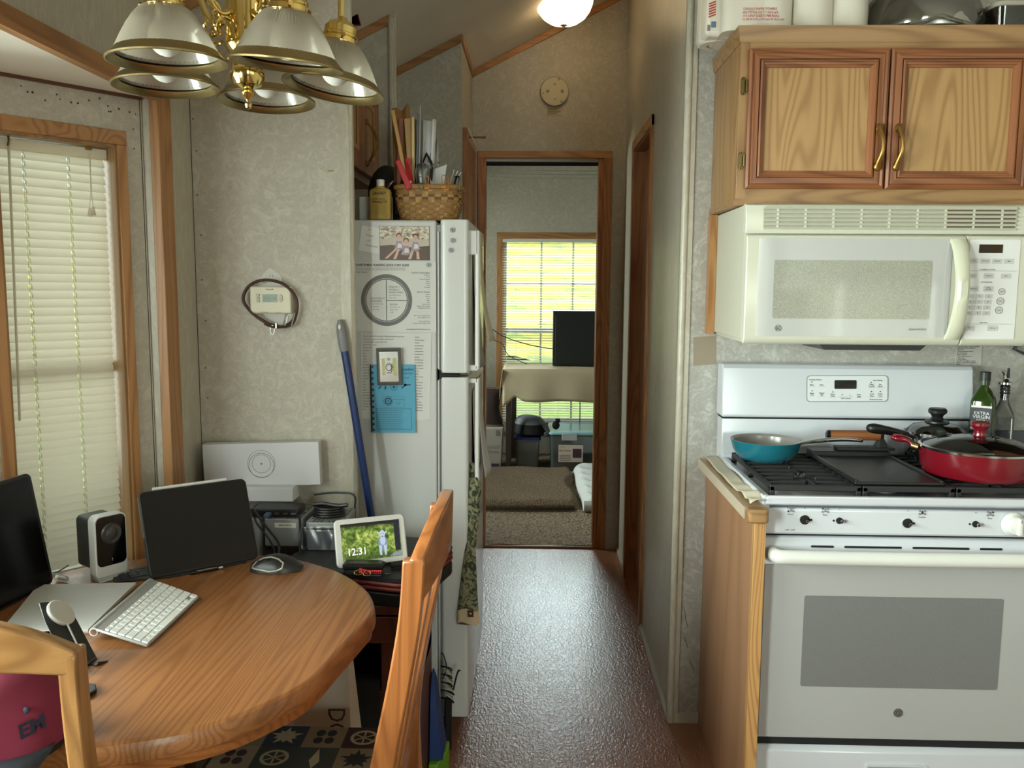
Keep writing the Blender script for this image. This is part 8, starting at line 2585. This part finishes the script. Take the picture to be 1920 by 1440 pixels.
mb = MB().m(mat('dustpan_blue', (18, 52, 112), 0.5)).loft([[(-0.302, 2.33, 0.087), (-0.262, 2.33, 0.087), (-0.262, 2.44, 0.087), (-0.302, 2.44, 0.087)], [(-0.302, 2.35, 0.22), (-0.281, 2.35, 0.22), (-0.281, 2.44, 0.22), (-0.302, 2.44, 0.22)], [(-0.302, 2.37, 0.29), (-0.290, 2.37, 0.29), (-0.290, 2.44, 0.29), (-0.302, 2.44, 0.29)], [(-0.302, 2.40, 0.322), (-0.298, 2.40, 0.322), (-0.298, 2.43, 0.322), (-0.302, 2.43, 0.322)]])
part(dp, 'pan', mb, bevel=0.006)
part(dp, 'lip', MB().m(mat('dustpan_green', (104, 156, 40), 0.5)).prism([(-0.302, 2.31), (-0.275, 2.31), (-0.254, 2.39), (-0.254, 2.445), (-0.302, 2.445)], 'Z', 0.0, 0.085), bevel=0.004)
mb = MB()
rr = random.Random(21)
for k in range(9):
    z = 0.165 + 0.013 * k
    mb.m(mat('cord_cream', (186, 178, 160), 0.7) if k % 2 else black_matte).tube(spline([(-0.290 + rr.uniform(-0.004, 0.004), 2.555, z), (-0.272, 2.525, z + 0.012), (-0.252 + rr.uniform(-0.006, 0.006), 2.53, z - 0.003), (-0.262, 2.56, z - 0.008)], 4, closed=True), 0.0022, 5, closed=True)
mb.m(black_matte).tube(spline([(-0.252, 2.54, 0.20), (-0.242, 2.535, 0.245), (-0.236, 2.54, 0.262), (-0.23, 2.53, 0.268)], 4), 0.003, 5)
mb.tube(spline([(-0.285, 2.53, 0.24), (-0.272, 2.53, 0.275), (-0.281, 2.53, 0.318), (-0.290, 2.53, 0.322)], 4), 0.0018, 5)
mb.tube([(-0.27, 2.545, 0.0), (-0.268, 2.545, 0.17)], 0.012, 6)
single('cord_bundle', mb, None, 'tangled bundle of black and cream cords at the fridge bottom corner', 'cords')

# ---- thermostat with a leather collar hung over it
th_ = thing('thermostat', 'cream wall thermostat with green display on the partition wall', 'thermostat', (-0.777, 2.495, 1.372))
mb = MB().m(mat('thermostat_cream', (218, 212, 190), 0.45)).prism([(p[0] , p[1]) for p in rrect(-0.838, -0.717, 1.3735, 1.4525, 0.004, 3)], 'Y', 2.474, 2.4995)
part(th_, 'case', mb, bevel=0.004)
part(th_, 'display', MB().m(mat('lcd_green', (104, 124, 102), 0.15)).box(-0.8005, -0.757, 2.4728, 2.475, 1.4065, 1.4295).m(mat('lcd_dark', (40, 54, 44), 0.4)).text('12:31 78', 0.0105, (-0.7785, 2.4725, 1.4165), align='CENTER'))
for z in (1.4270, 1.4180, 1.4095):
    part(th_, 'button', MB().m(mat('button_cream', (204, 198, 178), 0.5)).prism(rrect(-0.8165, -0.809, z - 0.003, z + 0.003, 0.002, 3), 'Y', 2.472, 2.475).m(ink).ring(rrect(-0.8170, -0.8085, z - 0.0035, z + 0.0035, 0.002, 3), rrect(-0.8163, -0.8092, z - 0.0028, z + 0.0028, 0.002, 3), 'Y', 2.4718, 2.4745))
for z, s_ in ((1.424, 1), (1.413, -1)):
    part(th_, 'arrow_button', MB().m(mat('button_cream', (204, 198, 178), 0.5)).prism([(-0.7505, z - s_ * 0.004), (-0.7415, z - s_ * 0.004), (-0.7415, z), (-0.746, z + s_ * 0.005), (-0.7505, z)], 'Y', 2.4715, 2.475).m(ink).tube([(-0.7505, 2.472, z - s_ * 0.004), (-0.7415, 2.472, z - s_ * 0.004), (-0.7415, 2.472, z), (-0.746, 2.472, z + s_ * 0.005), (-0.7505, 2.472, z)], 0.0006, 4, closed=True))
part(th_, 'lettering', MB().m(ink).text('Honeywell', 0.0052, (-0.779, 2.4735, 1.4435), align='CENTER', bold=0.02).text('Fan  On Auto', 0.0036, (-0.795, 2.4735, 1.3775), align='CENTER').text('Heat Off', 0.0036, (-0.755, 2.4735, 1.3775), align='CENTER'))
co = thing('leather_collar', 'brown leather dog collar with steel buckle looped around the thermostat', 'collar', (-0.78, 2.48, 1.31))
ring_ = spline([(-0.779, 2.474, 1.4705), (-0.740, 2.476, 1.460), (-0.712, 2.478, 1.436), (-0.700, 2.480, 1.404), (-0.707, 2.480, 1.362), (-0.722, 2.480, 1.340), (-0.760, 2.478, 1.336), (-0.800, 2.478, 1.352), (-0.836, 2.480, 1.378), (-0.859, 2.482, 1.412), (-0.846, 2.480, 1.446), (-0.816, 2.476, 1.466)], 5, closed=True)
part(co, 'strap', MB().m(mat('collar_leather', (72, 44, 38), 0.5)).tube(ring_, 0.0042, 8, closed=True, flat=1.0).tube([p + Vector((0, -0.006, 0)) for p in ring_], 0.0040, 8, closed=True))
part(co, 'strap_end', MB().m(mat('collar_leather', (72, 44, 38), 0.5)).tube(spline([(-0.795, 2.472, 1.344), (-0.77, 2.470, 1.335), (-0.74, 2.470, 1.337), (-0.715, 2.472, 1.352), (-0.706, 2.474, 1.372)], 5), 0.0055, 8, flat=0.7))
part(co, 'buckle', MB().m(steel).tube([(-0.734, 2.466, 1.339), (-0.716, 2.466, 1.336), (-0.704, 2.466, 1.376), (-0.722, 2.466, 1.371)], 0.0022, 8, closed=True).box(-0.762, -0.758, 2.464, 2.474, 1.331, 1.346))
part(co, 'ring', MB().m(steel).tube([(-0.772 + 0.0062 * cos(2 * pi * k / 18), 2.468, 1.326 + 0.013 * sin(2 * pi * k / 18)) for k in range(18)], 0.0014, 6, closed=True))
mb = MB().m(mat('card_white', (206, 204, 198), 0.7)).prism([(-0.784, 1.508), (-0.752, 1.486), (-0.735, 1.40), (-0.75, 1.335), (-0.80, 1.36), (-0.84, 1.42), (-0.806, 1.486)], 'Y', 2.4975, 2.4993)
mb.m(ink)
for i, (x, z) in enumerate(((-0.785, 1.484), (-0.777, 1.483), (-0.775, 1.470), (-0.768, 1.469), (-0.806, 1.464), (-0.800, 1.462))):
    mb.tube([(x, 2.497, z - 0.003), (x + 0.0025, 2.497, z + 0.003)], 0.0006, 4)
single('paper_card', mb, None, 'white card tucked behind the thermostat and the leather collar', 'card')

# ================================================================= bedroom beyond the hall
def open_blind(name, label, axis, c, a0, a1, z0, z1, tilt):
    """mini blind with half open slats; axis X spans x, axis Y spans y"""
    b_ = thing(name, label, 'blind', ((a0 + a1) / 2, c, z0) if axis == 'X' else (c, (a0 + a1) / 2, z0), (0, 0, 0), 'open mini blinds')
    def q(a, d, z):
        return (a, c + d, z) if axis == 'X' else (c - d, a, z)
    mb = MB().m(vinyl_slat)
    n_ = int((z1 - z0 - 0.03) / 0.0215)
    for i in range(n_):
        z = z1 - 0.035 - i * 0.0215
        w_ = 0.0115
        mb.add([q(a0, -w_ * cos(tilt), z - w_ * sin(tilt)), q(a1, -w_ * cos(tilt), z - w_ * sin(tilt)), q(a1, 0, z + 0.0012), q(a0, 0, z + 0.0012), q(a1, w_ * cos(tilt), z + w_ * sin(tilt)), q(a0, w_ * cos(tilt), z + w_ * sin(tilt))], [(0, 1, 2, 3), (3, 2, 4, 5)])
    part(b_, 'slats', mb)
    A, B = q(a0, -0.013, z1 - 0.025), q(a1, 0.013, z1)
    part(b_, 'headrail', MB().m(white_plastic).box(A[0], B[0], A[1], B[1], A[2], B[2]))
    A, B = q(a0, -0.011, z0), q(a1, 0.011, z0 + 0.010)
    part(b_, 'bottom_rail', MB().m(white_plastic).box(A[0], B[0], A[1], B[1], A[2], B[2]))
    mb = MB().m(cordm)
    for k in (0.12, 0.5, 0.88):
        mb.tube([q(a0 + (a1 - a0) * k, -0.013, z0), q(a0 + (a1 - a0) * k, -0.013, z1 - 0.02)], 0.0009, 5)
    part(b_, 'ladder_cord', mb)
open_blind('mini_blind', 'half open white mini blind across the bedroom window', 'X', 7.268, bx0 - 0.01, bx1 + 0.01, 0.298, 1.845, radians(14))
open_blind('mini_blind', 'white mini blind over the rear half of the kitchen window', 'Y', 2.065, -2.74, -1.40, 0.805, 1.475, radians(60))
open_blind('mini_blind', 'white mini blind over the front half of the kitchen window', 'Y', 2.065, -1.24, 0.04, 0.805, 1.475, radians(60))

bt_ = thing('bedroom_table', 'dark legged table under a cream cloth in front of the bedroom window', 'table', (0.25, 6.83, 0))
part(bt_, 'tabletop', MB().m(darkwood).box(-0.235, 0.85, 6.56, 7.12, 0.79, 0.815))
for x, y in ((-0.215, 6.585), (0.83, 6.585), (-0.19, 7.09), (0.83, 7.09)):
    part(bt_, 'leg', MB().m(mat('leg_dark_brown', (52, 38, 30), 0.5)).box(x - 0.022, x + 0.022, y - 0.022, y + 0.022, 0, 0.79), bevel=0.003)
part(bt_, 'back_rail', MB().m(mat('leg_dark_brown', (52, 38, 30), 0.5)).box(-0.17, 0.83, 7.09, 7.11, 0.22, 0.29))
clothm = mat('cream_cloth', (190, 174, 146), 0.9)
mb = MB()
def drape(u, v):
    x = -0.262 + 1.14 * u
    s_ = v * 1.0
    top = 0.62
    if s_ < 0.62:
        y, z = 7.13 - (7.13 - 6.54) * (s_ / 0.62), 0.8165 + 0.006 * sin(7 * u) * s_
    else:
        k = (s_ - 0.62) / 0.38
        y, z = 6.54 - 0.02 * sin(k * pi / 2) + 0.006 * sin(22 * u) * k, 0.8165 - 0.245 * k - (0.05 * k * max(0, 1 - u * 14)) + 0.006 * sin(16 * u + 1) * k
        z += 0.03 * k * math.exp(-((u - 0.09) / 0.03) ** 2)
    return (x, y, z)
mb.grid(drape, 60, 26)
R_ = 14
mb.grid(lambda u, v: (-0.262 - 0.022 * sin(u * pi / 2) , 6.52 + 0.6 * v, 0.8165 - (0.10 + 0.13 * (1 - v)) * u), 8, 10)
single('table_cloth', mb, clothm, 'cream cloth draped over the bedroom table with a pointed corner', 'tablecloth', solid=0.004)
tv = thing('monitor', 'black boxy monitor standing on the cream cloth before the bedroom window', 'monitor', (0.36, 6.86, 0.823))
mb = MB().m(mat('monitor_black', (22, 27, 28), 0.5)).box(0.125, 0.60, 6.80, 6.90, 0.824, 1.262)
part(tv, 'case', mb, bevel=0.006)
part(tv, 'back_panel', MB().m(mat('monitor_back', (18, 22, 23), 0.6)).box(0.145, 0.58, 6.795, 6.80, 0.84, 1.225), bevel=0.003)
single('cable', MB().m(black_plastic).tube(spline([(-0.62, 6.9, 1.30), (-0.38, 6.9, 1.12), (-0.25, 6.9, 1.04), (-0.07, 6.9, 0.985), (0.06, 6.9, 0.96), (0.13, 6.9, 0.952)], 6), 0.004, 6), None, 'dark cable sagging from the left bedroom wall to the monitor', 'cable')
single('cable', MB().m(black_plastic).tube(spline([(-0.60, 6.95, 1.28), (-0.42, 6.95, 1.05), (-0.29, 6.95, 0.99), (-0.24, 6.95, 0.90), (-0.14, 6.95, 0.845), (-0.08, 6.95, 0.824)], 6), 0.003, 6), None, 'thin cable curling down onto the left of the cream tablecloth', 'cable')
single('cable', MB().m(black_plastic).tube([(0.365, 7.135, 0.822), (0.365, 7.145, 0.60), (0.368, 7.15, 0.40), (0.366, 7.15, 0.02)], 0.004, 6), None, 'black cable hanging below the cloth in front of the window', 'cable')

def bin_(name, label, x0, x1, y0, y1, h_, lidm, tubm, group=None):
    t_ = thing(name, label, 'storage bin', ((x0 + x1) / 2, (y0 + y1) / 2, 0.018), (0, 0, 0), group)
    mb = MB().m(tubm).loft([[(x, y, z) for x, y in rrect(x0 + d, x1 - d, y0 + d, y1 - d, 0.03, 4)] for z, d in ((0.02, 0.018), (0.03, 0.012), (h_ - 0.035, 0.004), (h_ - 0.03, 0.0), (h_ - 0.018, 0.0))])
    part(t_, 'tub', mb)
    mb = MB().m(lidm).loft([[(x, y, z) for x, y in rrect(x0 - 0.006 + d, x1 + 0.006 - d, y0 - 0.006 + d, y1 + 0.006 - d, 0.035, 4)] for z, d in ((h_ - 0.018, 0.0), (h_ - 0.004, 0.0), (h_ + 0.004, 0.012), (h_, 0.03), (h_, 0.05))])
    part(t_, 'lid', mb)
    return t_
grey_tub = translucent('cloudy_tub', (118, 122, 120), 0.35, 0.3, 0.12)
clear_tub = translucent('smoky_clear_tub', (96, 108, 110), 0.45, 0.2, 0.14)
bin_('storage_bin', 'cloudy storage bin with dark blue lid under the bedroom table', -0.168, 0.032, 6.60, 6.98, 0.272, mat('lid_navy', (36, 44, 96), 0.4), grey_tub, None)
bb = bin_('storage_bin', 'large clear storage bin with teal lid and a printed label on its front', 0.105, 0.52, 6.575, 7.04, 0.325, mat('lid_teal', (150, 196, 206), 0.25), clear_tub, None)
lx0, lx1, lz0, lz1 = 0.175, 0.366, 0.09, 0.226
mb = MB().m(mat('bin_label', (206, 190, 178), 0.7)).box(lx0, lx1, 6.570, 6.5735, lz0, lz1)
lb_ = part(bb, 'label', mb)
mb = MB().m(mat('label_brown', (110, 58, 42), 0.6)).text('Baby Clothes', 0.024, (lx0 + 0.006, 6.5695, lz1 - 0.045), shear=0.2, wide=0.72).text('Packed', 0.013, (lx0 + 0.008, 6.5695, lz1 - 0.016))
mb.m(mat('label_plum', (66, 40, 52), 0.6)).box(lx0 + (lx1 - lx0) * 0.58, lx1 - 0.012, 6.5690, 6.570, lz0 + 0.035, lz1 - 0.03)
mb.m(mat('label_grey', (120, 112, 108), 0.7))
for i in range(4):
    mb.box(lx0 + 0.008, lx0 + (lx1 - lx0) * 0.5, 6.5690, 6.570, lz0 + 0.012 + i * 0.013, lz0 + 0.017 + i * 0.013)
part(lb_, 'lettering', mb)
part(bb, 'latch', MB().m(mat('latch_grey', (170, 176, 178), 0.4)).box(0.20, 0.32, 6.563, 6.576, 0.26, 0.318), bevel=0.004)
bp_ = thing('backpack', 'black backpack with grey top lying on the blue lidded bin', 'backpack', (-0.03, 6.72, 0.277))
def pk(sx_, z, w_, d_, n=18):
    return [(sx_ + w_ * cos(2 * pi * k / n) * (1 + 0.06 * sin(3 * 2 * pi * k / n)), 6.72 + d_ * sin(2 * pi * k / n), z) for k in range(n)]
part(bp_, 'body', MB().m(mat('backpack_black', (20, 21, 24), 0.7)).loft([pk(-0.05, 0.279, 0.11, 0.10), pk(-0.045, 0.30, 0.135, 0.13), pk(-0.05, 0.36, 0.125, 0.12), pk(-0.06, 0.41, 0.095, 0.09), pk(-0.07, 0.428, 0.05, 0.05)]))
part(bp_, 'top_flap', MB().m(mat('backpack_grey', (112, 114, 124), 0.6)).loft([pk(-0.05, 0.372, 0.126, 0.122), pk(-0.06, 0.415, 0.098, 0.094), pk(-0.07, 0.434, 0.05, 0.05)]))
mb = MB().m(mat('strap_grey_black', (70, 72, 76), 0.6))
for k in range(5):
    mb.tube(spline([(0.03 + 0.01 * k, 6.62, 0.39 - 0.015 * k), (0.09, 6.60, 0.36 - 0.01 * k), (0.105 - 0.01 * k, 6.60, 0.31), (0.07, 6.60, 0.29)], 5), 0.006, 6, flat=0.5)
part(bp_, 'straps', mb)
mb = MB().m(black_matte).ball((0.155, 6.66, 0.365), (0.03, 0.03, 0.034), 14, 10).ball((0.168, 6.65, 0.402), (0.020, 0.02, 0.018), 12, 8)
for s_ in (-1, 1):
    mb.lathe([(0.007, 0), (0.0, 0.016)], (0.168 + s_ * 0.011, 6.65, 0.412), 8)
single('toy_animal', mb, None, 'small black stuffed toy sitting on the teal bin lid', 'toy')
cb = thing('carton', 'tall white printed carton on the carpet left of the table leg', 'box', (-0.34, 6.72, 0.018))
part(cb, 'box', MB().m(mat('carton_offwhite', (176, 168, 158), 0.7)).loft([[(-0.46, 6.60, 0.02), (-0.278, 6.60, 0.02), (-0.278, 6.84, 0.02), (-0.46, 6.84, 0.02)], [(-0.46, 6.60, 0.345), (-0.262, 6.60, 0.345), (-0.262, 6.84, 0.345), (-0.46, 6.84, 0.345)]]), bevel=0.003)
mb = MB().m(mat('carton_grey', (110, 108, 108), 0.7)).ring(rect(-0.315, -0.285, 0.285, 0.33), rect(-0.311, -0.289, 0.289, 0.326), 'Y', 6.5985, 6.6).box(-0.304, -0.301, 6.5985, 6.6, 0.293, 0.322).box(-0.297, -0.294, 6.5985, 6.6, 0.293, 0.322)
mb.m(mat('carton_faint', (150, 144, 140), 0.7)).text('QUALITY', 0.034, (-0.40, 6.599, 0.195)).text('PAPER', 0.034, (-0.385, 6.599, 0.155))
mb.m(mat('carton_dark', (64, 66, 84), 0.7)).box(-0.35, -0.29, 6.5985, 6.6, 0.04, 0.065)
part(cb, 'printing', mb)
bo = thing('boot', 'tall dark brown leather boot standing on the white carton', 'boot', (-0.34, 6.70, 0.346))
def bo_(z, x0, x1, d_, n=16):
    cx_, w_ = (x0 + x1) / 2, (x1 - x0) / 2
    return [(cx_ + w_ * cos(2 * pi * k / n), 6.71 + d_ * sin(2 * pi * k / n), z) for k in range(n)]
part(bo, 'shaft', MB().m(mat('boot_leather', (60, 42, 40), 0.42)).loft([bo_(0.362, -0.43, -0.268, 0.045), bo_(0.40, -0.43, -0.266, 0.05), bo_(0.44, -0.43, -0.280, 0.055), bo_(0.50, -0.43, -0.293, 0.06), bo_(0.56, -0.43, -0.283, 0.062), bo_(0.63, -0.435, -0.268, 0.065), bo_(0.652, -0.437, -0.262, 0.066)]))
part(bo, 'sole', MB().m(mat('boot_sole', (110, 100, 96), 0.5)).loft([bo_(0.3465, -0.435, -0.262, 0.046), bo_(0.362, -0.435, -0.264, 0.047)]))
mb = MB()
rr = random.Random(31)
def rug(u, v):
    x = -0.95 + 1.215 * u
    y = 5.40 + 1.05 * v
    e = min(1.0, v / 0.05) ** 0.5 * min(1.0, (1 - u) / 0.03) ** 0.5
    wr = 0.010 * sin(31 * v + 3 * u) * math.exp(-((u - 0.72) / 0.2) ** 2) * math.exp(-((v - 0.45) / 0.18) ** 2) + 0.004 * sin(17 * u + 9 * v)
    return (x + (0.02 * sin(9 * v)), y + 0.012 * sin(7 * u), 0.018 + (0.058 + wr) * e)
mb.grid(rug, 60, 50)
mb.grid(lambda u, v: (-0.95 + 1.2 * u, 5.395 - 0.022 * sin(v * pi) + 0.012 * sin(7 * u), 0.02 + 0.05 * v), 40, 8)
single('folded_blanket', mb, rugmat, 'brown plush blanket folded flat on the bedroom carpet', 'blanket', smooth=70)
mb = MB()
def pad(u, v):
    x = 0.295 + 0.42 * u
    y = 5.36 + 1.12 * v
    e = (min(1.0, v / 0.05) * min(1.0, u / 0.1)) ** 0.5
    return (x - 0.03 * (v - 0.5), y, 0.02 + (0.075 + 0.009 * sin(34 * v + 6 * sin(5 * u))) * e)
mb.grid(pad, 20, 60)
mb.grid(lambda u, v: (0.31 + 0.4 * u, 5.358 - 0.028 * sin(v * pi), 0.02 + 0.07 * v), 10, 6)
single('floor_mat', mb, mat('mat_white', (202, 204, 204), 0.7), 'white crinkled floor mat beside the brown blanket', 'mat', smooth=70)
wr_ = thing('drying_rack', 'white wire drying rack hanging high inside the bedroom', 'rack', (0.9, 5.1, 2.1))
for y, x0 in ((4.80, -0.285), (5.05, -0.02), (5.22, -0.10), (5.40, -0.12)):
    part(wr_, 'wire', MB().m(white_plastic).cyl((x0 - 0.2, y, 2.12), (1.99, y, 2.12), 0.0028, None, 8))
part(wr_, 'frame', MB().m(white_plastic).cyl((1.9, 4.78, 2.12), (1.9, 5.42, 2.12), 0.006).cyl((0.6, 4.78, 2.123), (0.6, 5.42, 2.123), 0.005).cyl((0.6, 4.9, 2.12), (0.6, 4.9, 3.0), 0.003).cyl((0.6, 5.3, 2.12), (0.6, 5.3, 3.0), 0.003))
